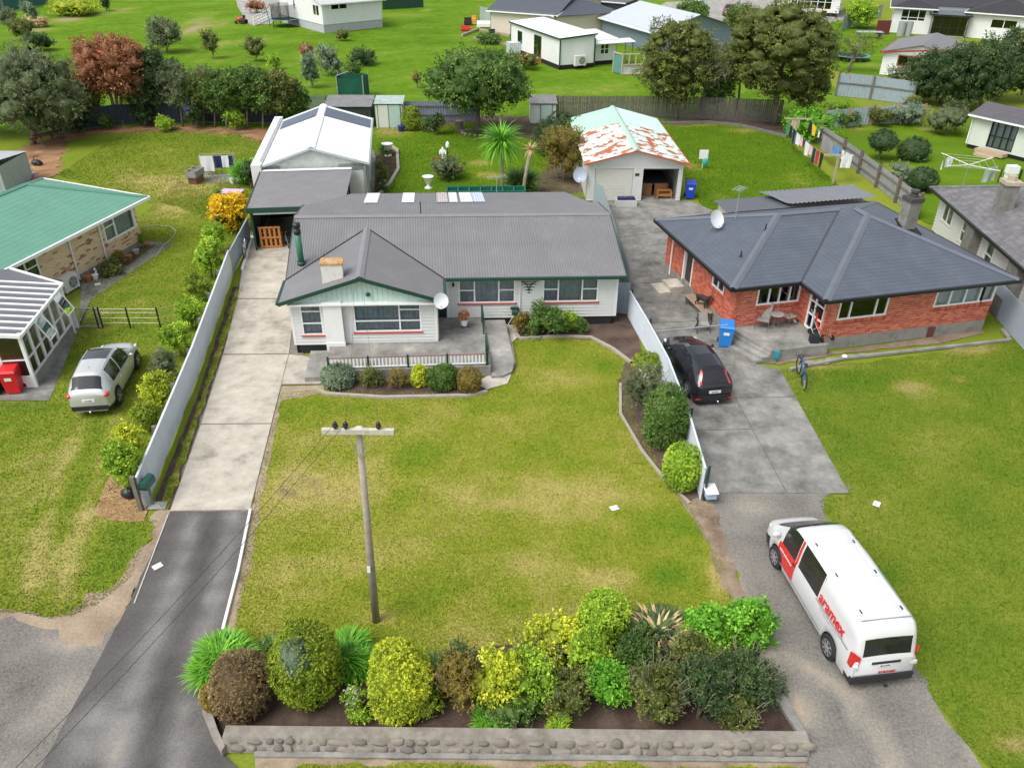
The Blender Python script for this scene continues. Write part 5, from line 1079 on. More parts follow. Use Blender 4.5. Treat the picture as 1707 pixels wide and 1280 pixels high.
iron_fence('teal windbreak netting at the top left corner', F3((-60, 22), (8, 20), (80, 8)), 2.6, M('teal_net', (.03, .12, .10), .8, .2, 1), pitch=.5, sw=4, postm=timber, post_every=6)
def board_fence(label, pts, h, mat, bw=.15, gap=.012, rails=(.4, 1.2), postm=timber, post_every=2.4, post_side=1, name='paling_fence', jit=.04, pw=.1, tall=.0):
 pts = [Vector((p[0], p[1], 0)) for p in pts]; o0 = pts[0].copy(); t = thing(name, label, 'fence', (o0.x, o0.y, 0)); cache = []
 for j in range(5):
  mb = MB(); hh = h + random.uniform(-jit, jit); mb.box(-bw / 2 + gap, bw / 2 - gap, -.01, .01, .03, hh); cache.append(mb.mesh('paling', mat))
 for i in range(len(pts) - 1):
  w = WallF(pts[i] - o0, pts[i + 1] - o0); n = int(w.L / bw); an = math.atan2(w.d.y, w.d.x)
  for k in range(n):
   o = link('paling', random.choice(cache), t); o.location = w.p((k + .5) * w.L / n, 0, random.uniform(-.006, .006)); o.rotation_euler = (0, random.uniform(-.015, .015), an)
  for z in rails:
   mb = MB(); mb.bar(w.p(0, z, post_side * .05), w.p(w.L, z, post_side * .05), .05, .09); mb.build('rail', timber, t)
  n = max(1, int(w.L / post_every))
  for k in range(n + 1):
   s = w.L * k / n; mb = MB(); mb.bar(w.p(s, 0, post_side * .10), w.p(s, h + tall, post_side * .10), pw, pw); mb.build('post', postm, t)
 return t
pal = M('old_palings', (.135, .12, .105), .85, .35, 4.0, dirt=(.22, .20, .18), dirt_amt=.4, dirt_scale=5)
board_fence('long weathered timber paling fence along the back of the yards', F3((926, 197), (1110, 197), (1300, 204)), 1.75, pal, post_side=-1)
board_fence('mossy paling fence left of the open shed', F3((492, 190), (545, 190)), 1.5, M('mossy_palings', (.20, .25, .19), .85, .3, 4), post_side=-1)
# sheet and post fence running beside the clothes line
iron_fence('weathered grey fence with timber posts and rust along the clothes line lawn', F3((1366, 240), (1405, 268), (1462, 312), (1530, 366)), 1.35, M('old_sheet_fence', (.27, .275, .28), .7, .2, 1.2, dirt=(.40, .18, .06), dirt_amt=.12, dirt_scale=2.5), pitch=.3, sw=.9, postm=M('post_weathered', (.15, .12, .095), .85, .25), post_side=1, post_every=2.3, post_w=.16, rails=(.45, 1.05), post_top=.25)
# wire fence with a mesh gate left of the drive
wt = thing('wire_fence', 'low wire fence with black standards and a mesh gate across the left lawn', 'fence', G(128, 547))
o_ = G(128, 547)
for p in (165, 172, 218, 268, 330, 354):
 q = G(p, 547 if p < 300 else 490 - (p - 330) * 1.2) - o_; mb = MB(); mb.bar(q, q + UP * 1.0, .05, .05); mb.build('standard', black, wt)
for z in (.25, .5, .75, .92):
 mb = MB(); mb.tube([G(172, 547) - o_ + UP * z, G(218, 547) - o_ + UP * z, G(268, 547) - o_ + UP * z, G(298, 540) - o_ + UP * z], .006, 4); mb.build('wire', galv, wt)
a_, b_ = G(134, 547) - o_, G(170, 547) - o_
mb = MB()
for p, q in ((a_, a_ + UP * .95), (b_, b_ + UP * .95), (a_ + UP * .95, b_ + UP * .95), (a_ + UP * .08, b_ + UP * .08)): mb.bar(p, q, .04, .04)
gt_ = mb.build('gate_frame', galv, wt)
mb = MB()
for k in range(1, 12): mb.bar(a_.lerp(b_, k / 12) + UP * .08, a_.lerp(b_, k / 12) + UP * .95, .008, .008)
for k in range(1, 9): mb.bar(a_ + UP * (.08 + .1 * k), b_ + UP * (.08 + .1 * k), .008, .008)
o = mb.build('mesh', timber, gt_)
mb = MB(); a_, b_ = G(117, 548) - o_, G(133, 548) - o_; mb.bar(a_ + UP * .45, b_ + UP * .45, .04, .8); mb.build('white_panel', trimw, wt)
# mesh gate across the brick house drive
mg = thing('drive_gate', 'low wire mesh gate across the drive behind the dark hatchback', 'gate', G(1086, 590)); o_ = G(1086, 590)
a_, b_ = Vector((0, 0, 0)), G(1207, 578) - o_
mb = MB()
for p, q in ((a_, a_ + UP * 1.05), (b_, b_ + UP * 1.05), (a_ + UP * 1.05, b_ + UP * 1.05), (a_ + UP * .06, b_ + UP * .06)): mb.tube([p, q], .022, 6)
mb.build('gate_frame', galv, mg)
mb = MB()
for k in range(1, 40): mb.bar(a_.lerp(b_, k / 40) + UP * .06, a_.lerp(b_, k / 40) + UP * 1.05, .005, .005)
for k in range(1, 10): mb.bar(a_ + UP * (.06 + .1 * k), b_ + UP * (.06 + .1 * k), .005, .005)
mb.build('mesh', galv, mg)
# balustrade on the terrace
BL = thing('balustrade', 'green and white picket balustrade along the front of the terrace', 'railing', w0(1.9, wv - 1.75, .46))
bo = w0(1.9, wv - 1.75, .46)
ends = [w0(1.9, wv - 1.75, .46) - bo, w0(8.0, wv - 1.6, .46) - bo]; w = WallF(ends[0], ends[1])
for k in range(5):
 p = w.p(w.L * k / 4, -.05); mb = MB(); mb.bar(p, p + UP * .62, .07, .07); mb.build('post', dkgreen, BL)
mb = MB(); mb.bar(w.p(0, .50), w.p(w.L, .50), .045, .025); mb.build('top_rail', M('rail_redbrown', (.24, .10, .085), .7), BL)
mb = MB(); mb.bar(w.p(0, .10), w.p(w.L, .10), .05, .04); mb.build('bottom_rail', trimw, BL)
pm = MB(); pm.box(-.03, .03, -.012, .012, .12, .485); pm = pm.mesh('picket', trimw)
for k in range(1, 44):
 if k % 11 == 0: continue
 o = link('picket', pm, BL); o.location = w.p(w.L * k / 44, 0); o.rotation_euler = (0, 0, math.atan2(w.d.y, w.d.x))
BL2 = thing('ramp_handrail', 'green handrail panel between the terrace and the ramp, nearest the lawn', 'railing', w0(8.05, wv - 1.55, .46)); bo = w0(8.05, wv - 1.55, .46)
BL3 = thing('ramp_handrail', 'green handrail panel at the top of the ramp beside the house', 'railing', w0(8.05, Vw - 1.6, .46)); bo3 = w0(8.05, Vw - 1.6, .46)
for B_, q0, q1, b0 in ((BL2, (8.05, wv - 1.55), (8.05, wv - .55), bo), (BL3, (8.05, Vw - 1.6), (8.05, Vw - .5), bo3)):
 a_, b_ = w0(*q0, .46) - b0, w0(*q1, .46) - b0; mb = MB(); mb.bar(a_, a_ + UP * .8, .06, .06); mb.build('post', dkgreen, B_); mb = MB(); mb.bar(b_, b_ + UP * .8, .06, .06); mb.build('post', dkgreen, B_)
 mb = MB(); mb.bar(a_ + UP * .8, b_ + UP * .8, .07, .05); mb.build('hand_rail', dkgreen, B_)
 for k in range(1, 7):
  mb = MB(); mb.bar(a_.lerp(b_, k / 7) + UP * .1, a_.lerp(b_, k / 7) + UP * .76, .05, .02); mb.build('slat', dkgreen, B_)
# stone retaining wall along the street
stm = attrmat('wall_stones', [(0, (.10, .088, .078)), (.4, (.19, .170, .148)), (.75, (.27, .235, .195)), (1, (.34, .31, .265))], rough=.9, fine=(12, .15), bump=.01, bscale=25)
SWt = thing('stone_wall', 'low mortared river stone retaining wall along the street side', 'wall', G(372, 1262)); so_ = G(372, 1262)
a_, b_ = G(372, 1254) - so_, G(1348, 1264) - so_; w = WallF(a_, b_)
mortg = M('wall_mortar', (.27, .245, .21), .95, .25, 3, dirt=(.14, .115, .09), dirt_amt=.7, dirt_scale=2.2, bump=.01, bscale=20)
mb = MB(); vs = [w.p(s, z, o) for s in (0, w.L) for (o, z) in ((0, 0), (-.14, .36), (-.42, .38), (-.50, 0))]
mb.add(vs, [(0, 4, 5, 1), (1, 5, 6, 2), (2, 6, 7, 3), (0, 1, 2, 3), (4, 7, 6, 5)]); mb.build('mortar_core', mortg, SWt)
stv = []
rs = random.Random(21)
for k in range(7):
 me_ = MB(); me_.ell((0, 0, 0), (1, 1, 1), 9, 6); vv = []
 ph = [rs.uniform(0, 6) for _ in range(6)]
 for (x, y, z) in me_.v:
  s = 1 + .16 * math.sin(3 * x + ph[0]) + .13 * math.sin(4 * y + ph[1]) + .13 * math.sin(3.4 * z + ph[2]); e = .75
  vv.append((math.copysign(abs(x) ** e, x) * s, math.copysign(abs(y) ** e, y) * s, math.copysign(abs(z) ** e, z) * s))
 for tv in (.26, .40, .50, .66):
  m2 = MB(); m2.v = vv; m2.f = me_.f; m2.t = [tv] * len(me_.f); stv.append(m2.mesh('stone', stm, True))
for row, (o, z) in enumerate(((-.015, .085), (-.08, .255))):
 s = .1
 while s < w.L - .1:
  L = rs.uniform(.16, .42); o_b = link('stone', rs.choice(stv), SWt); o_b.location = w.p(s + L / 2, z + rs.uniform(-.03, .03), o - .068)
  o_b.scale = (L * .52, .085, rs.uniform(.06, .10)); o_b.rotation_euler = (R(-22), rs.uniform(-.2, .2), math.atan2(w.d.y, w.d.x)); s += L + rs.uniform(.0, .05)
# pillar end and kerbs
mb = MB(); p0 = [G(345, 1160) - so_, G(340, 1196) - so_, G(356, 1236) - so_, G(372, 1262) - so_, G(378, 1252) - so_, G(366, 1226) - so_, G(354, 1190) - so_, G(358, 1162) - so_]
mb.prism([(p.x, p.y) for p in p0][::-1], 0, .22); mb.build('end_wall', mortg, SWt)
sheet('wall_footing', px([(425, 1254), (1345, 1264), (1346, 1272), (424, 1263)]), .012, concg, .4, cst(.5), 0, thick=.05)
kb = sheet('bed_kerb', px([(1268, 1122), (1282, 1120), (1312, 1170), (1346, 1232), (1338, 1240), (1300, 1182)]), .012, concg, .4, cst(.5), .0, thick=.10)
sheet('front_bed', px([(344, 1168), (350, 1120), (400, 1110), (470, 1100), (640, 1104), (760, 1092), (830, 1076), (960, 1060), (1180, 1066), (1232, 1052), (1270, 1110), (1300, 1180), (1340, 1240), (1340, 1256), (372, 1246), (352, 1200)]), .012, soil, .4, tintf(.4, .25, 1.2, [(600, 1210, 60, 10, .3)]), .04)
conc_edge = M('pale_edge', (.50, .47, .42), .9, .15, 4)
# white timber edging along the apron, metal edging
mb = MB(); ed = G(418, 852); mb.bar((0, 0, .06), G(398, 950) - ed + UP * .05, .075, .09); mb.bar(G(398, 951) - ed + UP * .06, G(372, 1052) - ed + UP * .05, .075, .09)
o = mb.build('timber_edging', M('weathered_white', (.74, .73, .70), .7, .08, 4, dirt=(.4, .36, .3), dirt_amt=.2, dirt_scale=6), None, loc=ed); tag(o, 'white painted timber edging along the right side of the asphalt apron', 'edging')
mb = MB(); ed = G(281, 858); mb.bar((0, 0, .02), G(224, 1006) - ed + UP * .01, .03, .04); o = mb.build('drive_edging', conc_edge, None, loc=ed); tag(o, 'thin pale edging strip along the left side of the asphalt apron', 'edging')
def kerb(name, label, pts, wd=.14, h=.1, mat=None, cat='edging'):
 P = [G(*p) for p in pts]; o0 = P[0].copy(); mb = MB(); vs = []; fs = []; n = len(P)
 for i, p in enumerate(P):
  d = (P[min(i + 1, n - 1)] - P[max(i - 1, 0)]).normalized(); s = Vector((-d.y, d.x, 0)) * (wd / 2); q = p - o0
  vs += [q - s, q - s + UP * h, q + s + UP * h, q + s]
  if i: b = 4 * i; fs += [(b - 4, b, b + 1, b - 3), (b - 3, b + 1, b + 2, b - 2), (b - 2, b + 2, b + 3, b - 1)]
 mb.add(vs, fs); o = mb.build(name, mat or M('edging_concrete', (.36, .32, .27), .9, .15, 3), None, loc=o0); return tag(o, label, cat)
kerb('bed_edging', 'curved concrete edging between the front lawn and the house shrubs on the right', [(860, 560), (868, 566), (930, 562), (985, 564), (1020, 582), (1052, 606)])
kerb('bed_edging', 'concrete edging in front of the terrace shrubs', [(530, 652), (545, 658), (640, 664), (780, 661), (812, 654)])
kerb('bed_edging', 'curved edging of the fence side shrub bed', [(1034, 640), (1034, 690), (1070, 752), (1108, 800), (1150, 840)], .1, .06)
kerb('bed_edging', 'pale curved edging of the vegetable plot behind the house', [(632, 326), (650, 308), (664, 284), (662, 252), (650, 244)], .2, .15)
kerb('bed_edging', 'timber sleeper edging below the tall trees at the back right', [(1095, 208), (1180, 206), (1240, 212), (1312, 230)], .2, .2, timber)
# ================================================================== planting
L_gold = leafmat('leaf_gold', (0.159, 0.218, 0.020), (0.476, 0.564, 0.036), (0.900, 0.900, 0.079))
L_lime = leafmat('leaf_lime', (0.104, 0.204, 0.017), (0.290, 0.473, 0.034), (0.637, 0.828, 0.084))
L_bright = leafmat('leaf_bright', (0.059, 0.184, 0.015), (0.168, 0.452, 0.031), (0.371, 0.730, 0.091))
L_mid = leafmat('leaf_mid', (.035, .085, .016), (.110, .200, .036), (.24, .36, .09))
L_dark = leafmat('leaf_dark', (.022, .050, .018), (.065, .118, .036), (.15, .22, .07))
L_olive = leafmat('leaf_olive', (.055, .078, .018), (.155, .185, .040), (.31, .33, .09))
L_moss = leafmat('leaf_moss', (0.082, 0.143, 0.013), (0.239, 0.331, 0.023), (0.479, 0.550, 0.049))
L_grey = leafmat('leaf_grey', (0.077, 0.119, 0.072), (0.215, 0.292, 0.179), (0.445, 0.537, 0.345))
L_greytree = leafmat('leaf_greygreen', (.060, .085, .040), (.165, .205, .090), (.32, .36, .20))
L_red = leafmat('leaf_red', (.15, .062, .026), (.38, .165, .075), (.58, .31, .16))
L_purp = leafmat('leaf_purplebrown', (0.106, 0.072, 0.038), (0.274, 0.192, 0.092), (0.476, 0.345, 0.175))
L_brown = leafmat('leaf_brown', (0.100, 0.088, 0.020), (0.261, 0.205, 0.041), (0.460, 0.348, 0.083))
L_yell = leafmat('leaf_yellow_flower', (.62, .36, .01), (.88, .60, .015), (.90, .74, .05))
L_wisp = leafmat('leaf_wispy', (0.153, 0.167, 0.118), (0.322, 0.340, 0.241), (0.522, 0.537, 0.400))
L_orange = leafmat('leaf_orange', (.35, .09, .01), (.60, .20, .02), (.75, .35, .05))
L_white = leafmat('petal_white', (.5, .5, .5), (.75, .75, .75), (.85, .85, .85))
L_viol = leafmat('petal_violet', (.10, .04, .25), (.22, .10, .50), (.40, .25, .70))
L_redfl = leafmat('petal_red', (.4, .02, .01), (.60, .04, .02), (.75, .08, .04))
L_straw = leafmat('leaf_straw', (0.337, 0.237, 0.110), (0.644, 0.474, 0.235), (0.900, 0.743, 0.414))
bark = M('bark', (.16, .125, .095), .9, .3, 5, bump=.02, bscale=14)
barkp = M('bark_pale', (.33, .27, .21), .9, .25, 4, bump=.02, bscale=14)
twig = M('twigs', (.22, .19, .16), .9, .25, 5)
def _vn(P, ph, f):
 return np.sin(P[:, 0] * f * 1.3 + ph[0] + np.sin(P[:, 2] * f + ph[1])) * np.sin(P[:, 1] * f * 1.1 + ph[2]) + .6 * np.sin(P[:, 2] * f * 1.7 + P[:, 0] * f * .7 + ph[3])
def leaf_cloud(lobes, n, ll, lw, seed, shell=.16, jit=.75, bump=.10, bf=3.0, upb=.25, zmin=.03, fold=.25, droop=0.0, sprig=7, sl=2.6):
 """n leaf quads set on short outward twigs through the outer part of a set of ellipsoid lobes"""
 r = np.random.default_rng(seed); Lb = np.array(lobes, float); ar = (Lb[:, 3] * Lb[:, 4] + Lb[:, 4] * Lb[:, 5] + Lb[:, 3] * Lb[:, 5]); pr = ar / ar.sum()
 m = max(4, n // sprig); k = r.choice(len(Lb), m, p=pr); d = r.normal(size=(m, 3)); d[:, 2] += upb; d /= np.linalg.norm(d, axis=1)[:, None]
 ph = r.uniform(0, 6.28, 4); q = Lb[k]; rad = 1 - np.abs(r.normal(size=m)) * shell
 O = q[:, :3] + d * q[:, 3:6] * rad[:, None]
 O = O + d * (bump * _vn(O, ph, bf))[:, None] * q[:, 3:6].mean(1)[:, None]
 keep = np.ones(m, bool)
 for (cx, cy, cz, rx, ry, rz) in lobes:      # nothing grows deep inside another clump
  e = ((O[:, 0] - cx) / rx) ** 2 + ((O[:, 1] - cy) / ry) ** 2 + ((O[:, 2] - cz) / rz) ** 2; keep &= e > .40
 O, d, k = O[keep], d[keep], k[keep]; m = len(O)
 ax = d + r.normal(size=(m, 3)) * jit * .6; ax[:, 2] += .25 - droop; ax /= np.linalg.norm(ax, axis=1)[:, None]
 st = r.normal(size=m) * .11 + .16 * _vn(O, ph[::-1], bf * .9) + .10 * _vn(O, ph + 1, bf * 3) + (r.uniform(-.12, .12, len(Lb)))[k]
 i = np.repeat(np.arange(m), sprig); n = len(i); f = np.tile((np.arange(sprig) + .5) / sprig, m)
 A = ax[i]; P = O[i] + A * (f - .75)[:, None] * (ll * sl) + r.normal(size=(n, 3)) * ll * .22
 w = r.normal(size=(n, 3)); w -= A * (w * A).sum(1)[:, None]; w /= np.linalg.norm(w, axis=1)[:, None]
 t = A * .55 + w * .85; t[:, 2] -= droop * .5; t /= np.linalg.norm(t, axis=1)[:, None]
 nr = d[i] * .6 + r.normal(size=(n, 3)) * jit * .7; nr[:, 2] += .35; nr -= t * (nr * t).sum(1)[:, None]; nr /= np.linalg.norm(nr, axis=1)[:, None]
 b = np.cross(nr, t); s = r.uniform(.7, 1.35, n)[:, None]; keep = P[:, 2] > zmin
 V = np.stack([P - t * ll * .15 * s, P + t * ll * .35 * s + b * lw * .5 * s - nr * fold * lw * s, P + t * ll * .85 * s, P + t * ll * .35 * s - b * lw * .5 * s - nr * fold * lw * s], 1)[keep].reshape(-1, 3)
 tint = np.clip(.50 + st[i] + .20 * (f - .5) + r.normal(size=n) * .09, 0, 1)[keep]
 return V, np.arange(len(V)).reshape(-1, 4), tint
def core_geo(lobes, sc, seed, bump=.10, bf=3.0, nu=14, nv=9):
 r = np.random.default_rng(seed); Vs = []; Fs = []; o = 0
 for (cx, cy, cz, rx, ry, rz) in lobes:
  th = np.linspace(0, np.pi, nv + 1); ph = np.arange(nu) * 2 * np.pi / nu
  D = np.stack([np.outer(np.sin(th), np.cos(ph)), np.outer(np.sin(th), np.sin(ph)), np.outer(np.cos(th), np.ones(nu))], -1).reshape(-1, 3)
  P = np.array([cx, cy, cz]) + D * np.array([rx, ry, rz]) * (sc + .10 * r.normal(size=len(D)))[:, None]; P[:, 2] = np.maximum(P[:, 2], .0)
  Vs.append(P); f = []
  for j in range(nv):
   for i in range(nu): f.append((o + j * nu + i, o + (j + 1) * nu + i, o + (j + 1) * nu + (i + 1) % nu, o + j * nu + (i + 1) % nu))
  Fs.append(np.array(f)); o += len(P)
 return np.concatenate(Vs), np.concatenate(Fs)
_seed = [100]
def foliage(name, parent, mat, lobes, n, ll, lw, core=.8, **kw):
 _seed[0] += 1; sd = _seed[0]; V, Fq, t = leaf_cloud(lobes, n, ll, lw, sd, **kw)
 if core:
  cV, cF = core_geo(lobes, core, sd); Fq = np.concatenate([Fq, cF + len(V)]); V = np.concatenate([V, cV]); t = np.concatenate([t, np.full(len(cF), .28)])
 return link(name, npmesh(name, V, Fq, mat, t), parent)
def spot(b):
 """pixel box of a plant -> centre on the ground, width, depth, height in metres"""
 x0, x1, yt, yb = b; xc = (x0 + x1) / 2; W = (G(x1, yb) - G(x0, yb)).length; f = G(xc, yb); c = Vector((f.x * (1 + .38 * W / f.y), f.y + W * .38, 0))
 return c, W, max(.3, GY(xc, yt, c.y + W * .12).z)
def dome(b, label, mat, ll=.07, lw=.035, n=5000, sq=.6, cat='shrub', name='shrub', group=None, cap_=None, jit=.7, bump=.06, core=.74, dw=1.0, **kw):
 """clipped bush"""
 c, W, h = spot(b); t = thing(name, label, cat, c, 0, group); r = W / 2
 n = int(n * 1.7); lob = [(0, 0, h * .52, r, r * dw, h * .50), (0, 0, h * .30, r * .96, r * .96 * dw, h * .34)]
 foliage('foliage', t, mat, lob, n, ll, lw, core, jit=jit, bump=bump, shell=.06, sl=1.3, **kw)
 mb = MB(); mb.tube([(0, 0, 0), (.02, .01, h * .5)], [.05, .03], 6); mb.build('stem', bark, t)
 if cap_:
  o = foliage('crown_patch', t, cap_, [(-r * .08, -r * .45, h * .76, r * .42, r * .42, h * .26)], 1800, ll * .7, lw * .7, .9, jit=jit, bump=.03, shell=.03)
 return t
def loose(b, label, mat, ll=.09, lw=.04, n=3500, k=6, cat='shrub', name='shrub', group=None, core=.42, mat2=None, n2=0, twigs=0, spread=.55, sd=None, l2=None, jit=.95, bump=.32):
 """open informal shrub made of several clumps on stems"""
 c, W, h = spot(b); t = thing(name, label, cat, c, 0, group); r = W / 2 * 1.26; h *= 1.08; rn = random.Random(sd or int(b[0] * 7 + b[2])); lob = []; k += 4; n = int(n * 1.7)
 for i in range(k):
  a = 6.283 * i / k + rn.uniform(-.4, .4); q = rn.uniform(.25, spread) * r; z = h * rn.uniform(.30, .80); s = r * rn.uniform(.34, .56); sz = min(h * .34, s * 1.1)
  lob.append((q * math.cos(a), q * math.sin(a), min(z, h - sz * .95), s, s, sz))
 lob.append((0, 0, h * .62, r * .5, r * .5, h * .38))
 foliage('foliage', t, mat, lob, n, ll, lw, core, jit=jit, bump=bump, shell=.22)
 if mat2: foliage('flower_clusters', t, mat2, [(x, y, z + .06, a * .95, b2 * .95, c2 * .95) for (x, y, z, a, b2, c2) in lob], n2, *(l2 or (ll * .8, lw)), 0, jit=jit, bump=bump, shell=.06, upb=.8)
 for i in range(min(4, k)):
  mb = MB(); l = lob[i]; mb.tube([(0, 0, 0), (l[0] * .4, l[1] * .4, l[2] * .5), (l[0], l[1], l[2])], [.035, .025, .012], 5); mb.build('stem', bark, t)
 if twigs:
  mb = MB()
  for i in range(twigs):
   a = rn.uniform(0, 6.28); q = rn.uniform(.3, .95) * r; p = Vector((q * math.cos(a), q * math.sin(a), h * rn.uniform(.45, .98))); e = p + Vector((rn.uniform(-.2, .2), rn.uniform(-.2, .2), rn.uniform(.02, .2))) * W * .35
   mb.tube([p * .75, p, e], [.010, .008, .004], 4)
  o = mb.build('bare_twigs', twig, t); o['kind'] = 'stuff'
 return t
def blades_geo(n, L, w, seed, spread=1.0, up=.9, seg=4, base=.12, z0=.0, flat=0.0):
 r = np.random.default_rng(seed); a = r.uniform(0, 6.283, n); el = np.clip(up - flat * r.uniform(0, 1, n) - r.uniform(0, spread, n), -.9, 1.5); Ls = L * r.uniform(.7, 1.15, n)
 hd = np.stack([np.cos(a), np.sin(a), np.zeros(n)], 1); sd = np.stack([-np.sin(a), np.cos(a), np.zeros(n)], 1); V = []
 p = hd * (base * np.sqrt(r.uniform(0, 1, n)))[:, None]; p[:, 2] += z0; e = el.copy()
 for j in range(seg + 1):
  wj = w * (1 - (j / seg) ** 2.2) + .002
  V.append(np.stack([p - sd * wj / 2, p + sd * wj / 2], 1)); p = p + (hd * np.cos(e)[:, None] + np.array([0, 0, 1.0]) * np.sin(e)[:, None]) * (Ls / seg)[:, None]; e = e - .9 / seg - .25 / seg
 V = np.stack(V, 1); F = []
 base_i = np.arange(n) * (seg + 1) * 2
 for j in range(seg): F.append(np.stack([base_i + 2 * j, base_i + 2 * j + 1, base_i + 2 * j + 3, base_i + 2 * j + 2], 1))
 F = np.concatenate(F); t = np.clip(np.tile(.5 + r.normal(size=n) * .2, seg), 0, 1)
 return V.reshape(-1, 3), F, t
def strap(b, label, mat, n=700, w=.045, cat='plant', name='strap_leaf_plant', group=None, heads=7, mat2=None, L=None):
 """clump of long arching leaves"""
 c, W, h = spot(b); t = thing(name, label, cat, c, 0, group); r = W / 2; rn = random.Random(int(b[0] + b[2])); Vs = []; Fs = []; T = []; o = 0
 for i in range(heads):
  a = rn.uniform(0, 6.28); q = r * .62 * math.sqrt(rn.random()); _seed[0] += 1
  V, F, tt = blades_geo(int(n * 1.6) // heads, L or min(r * .9, h * 1.1), w * 1.25, _seed[0], .9, 1.4); V = V + np.array([q * math.cos(a), q * math.sin(a), h * .25 * (1 - q / r)]); Vs.append(V); Fs.append(F + o); T.append(tt); o += len(V)
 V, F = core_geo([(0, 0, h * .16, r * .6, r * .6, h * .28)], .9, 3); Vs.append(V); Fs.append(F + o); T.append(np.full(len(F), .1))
 link('leaves', npmesh('leaves', np.concatenate(Vs), np.concatenate(Fs), mat, np.concatenate(T)), t)
 if mat2:
  V, F, tt = blades_geo(n // 6, r * .5, w * .7, _seed[0] + 50, 1.2, 1.2, base=r * .7, z0=h * .45); link('old_leaves', npmesh('old_leaves', V, F, mat2, tt), t)
 return t
def tree(base, top, wpx, label, mat, ll=.16, lw=.09, n=9000, k=14, trunk=(.18, .06), crown0=.35, name='tree', cat='tree', group=None, bk=None, core=.45, seed=None, lean=(0, 0), flat=1.0, bump=.2, stems=1, shell=.25, mat2=None, n2=0, jit=.9, droop=0.0, round_=False, depth=None):
 """base/top pixels, crown width in pixels; trunk with limbs and a crown of leaf clumps"""
 B = G(*base); h = GY(top[0], top[1], B.y).z; W = wpx / 1707 * 1707 / (F_PX / (B.y * _c + (CH - h * .6) * _s)); r = W / 2; tx = GY(top[0], top[1], B.y).x - B.x
 t = thing(name, label, cat, B, 0, group); rn = random.Random(seed or int(base[0] * 3 + base[1])); lob = []; z0 = h * crown0; k = int(k * 1.6); n = int(n * 1.7); hc = (h - z0) / 2; zc = z0 + hc; dr = depth or .85
 for i in range(k):
  a = i * 2.39996 + rn.uniform(-.3, .3); u = (i + .5) / k; zz_ = 1 - 2 * u; q = math.sqrt(max(0, 1 - zz_ * zz_)); s = r * rn.uniform(.22, .40); R_ = rn.uniform(.60, .80)
  lob.append((tx * .6 + q * math.cos(a) * r * R_ + lean[0] * zz_, q * math.sin(a) * r * R_ * dr + lean[1] * zz_, zc + zz_ * hc * .66, s, s, min(s, hc * .55) * flat))
 lob.append((tx * .6, 0, zc, r * .55, r * .55 * dr, hc * .62))
 foliage('crown', t, mat, lob, n, ll, lw, core, jit=jit, bump=bump, bf=6.0 / max(r, .5), shell=shell, droop=droop)
 if mat2: foliage('blossom', t, mat2, lob[:max(2, k // 3)], n2, ll * .8, lw * .8, 0, jit=1, bump=bump, bf=6.0 / max(r, .5), shell=.08)
 tr = MB()
 for s_ in range(stems):
  ox = (s_ - (stems - 1) / 2) * trunk[0] * 1.6; tx_ = tx * .5 + ox * 2.5
  tr.tube([(ox, 0, -.05), (ox + tx * .1, .03 * s_, z0 * .6), (tx_, 0, zc)], [trunk[0] * 1.15, trunk[0] * .85, trunk[1]], 9)
 trk = tr.build('trunk', bk or bark, t, True)
 for i in range(min(k, 8)):
  l = lob[i]; s0 = Vector((tx * .3, 0, z0 + (zc - z0) * rn.uniform(.0, .6))); mb = MB(); e = Vector(l[:3]); m = s0.lerp(e, .5) + UP * .1 * h
  mb.tube([s0, m * 1.0, e], [trunk[1] * .9, trunk[1] * .6, trunk[1] * .2], 6); mb.build('limb', bk or bark, trk)
 return t
# ------------------------------------------------------------------ the street-side bed, left to right
strap((333, 432, 1050, 1145), 'bright green strap leaf clump at the left end of the street bed', L_bright, 900, .05)
strap((418, 474, 1058, 1112), 'darker strap leaf clump behind the purple brown clipped bush', L_mid, 420, .045, heads=5)
dome((368, 471, 1088, 1214), 'purple brown clipped dome bush at the left of the street bed', L_purp, .05, .022, 9000, name='clipped_bush')
dome((345, 378, 1140, 1196), 'small rust brown bush beside the asphalt apron corner', L_brown, .05, .025, 1800)
dome((467, 586, 1036, 1196), 'tall yellow green clipped dome with a grey green patch on top', L_moss, .055, .03, 12000, cap_=L_grey, name='clipped_bush', bump=.07)
strap((548, 634, 1024, 1135), 'large strap leaf clump right of the tall clipped dome', L_bright, 900, .05)
dome((619, 727, 1070, 1218), 'golden yellow clipped dome bush in the street bed', L_gold, .06, .035, 10000, name='clipped_bush', bump=.09)
strap((690, 760, 1068, 1160), 'strap leaf clump behind the golden clipped dome', L_mid, 620, .05)
loose((722, 800, 1096, 1198), 'low brownish heath bush right of the golden dome', L_brown, .06, .02, 3600, 7, mat2=None, twigs=20)
loose((782, 862, 1096, 1200), 'yellow leaved shrub above the small strap clump', L_gold, .09, .045, 4200, 8)
loose((832, 930, 1090, 1190), 'green and gold leafy shrub in the middle of the street bed', L_lime, .08, .045, 5200, 8, twigs=30)
loose((858, 990, 1042, 1130), 'bright golden shrub behind the middle of the street bed', L_gold, .09, .05, 5600, 9, twigs=25)
loose((898, 990, 1120, 1205), 'sprawling olive shrub with bare twigs by the stone wall', L_olive, .07, .035, 4200, 8, twigs=60)
dome((958, 1041, 987, 1082), 'round fresh green ball shrub at the lawn edge', L_lime, .07, .035, 6500, bump=.10)
strap((1034, 1142, 1004, 1112), 'dark broad bladed clump with faded pinkish leaves', L_dark, 520, .11, mat2=L_straw, heads=9)
loose((1140, 1212, 1005, 1095), 'vivid green leafy shrub next to the bladed clump', L_bright, .09, .05, 4600, 7)
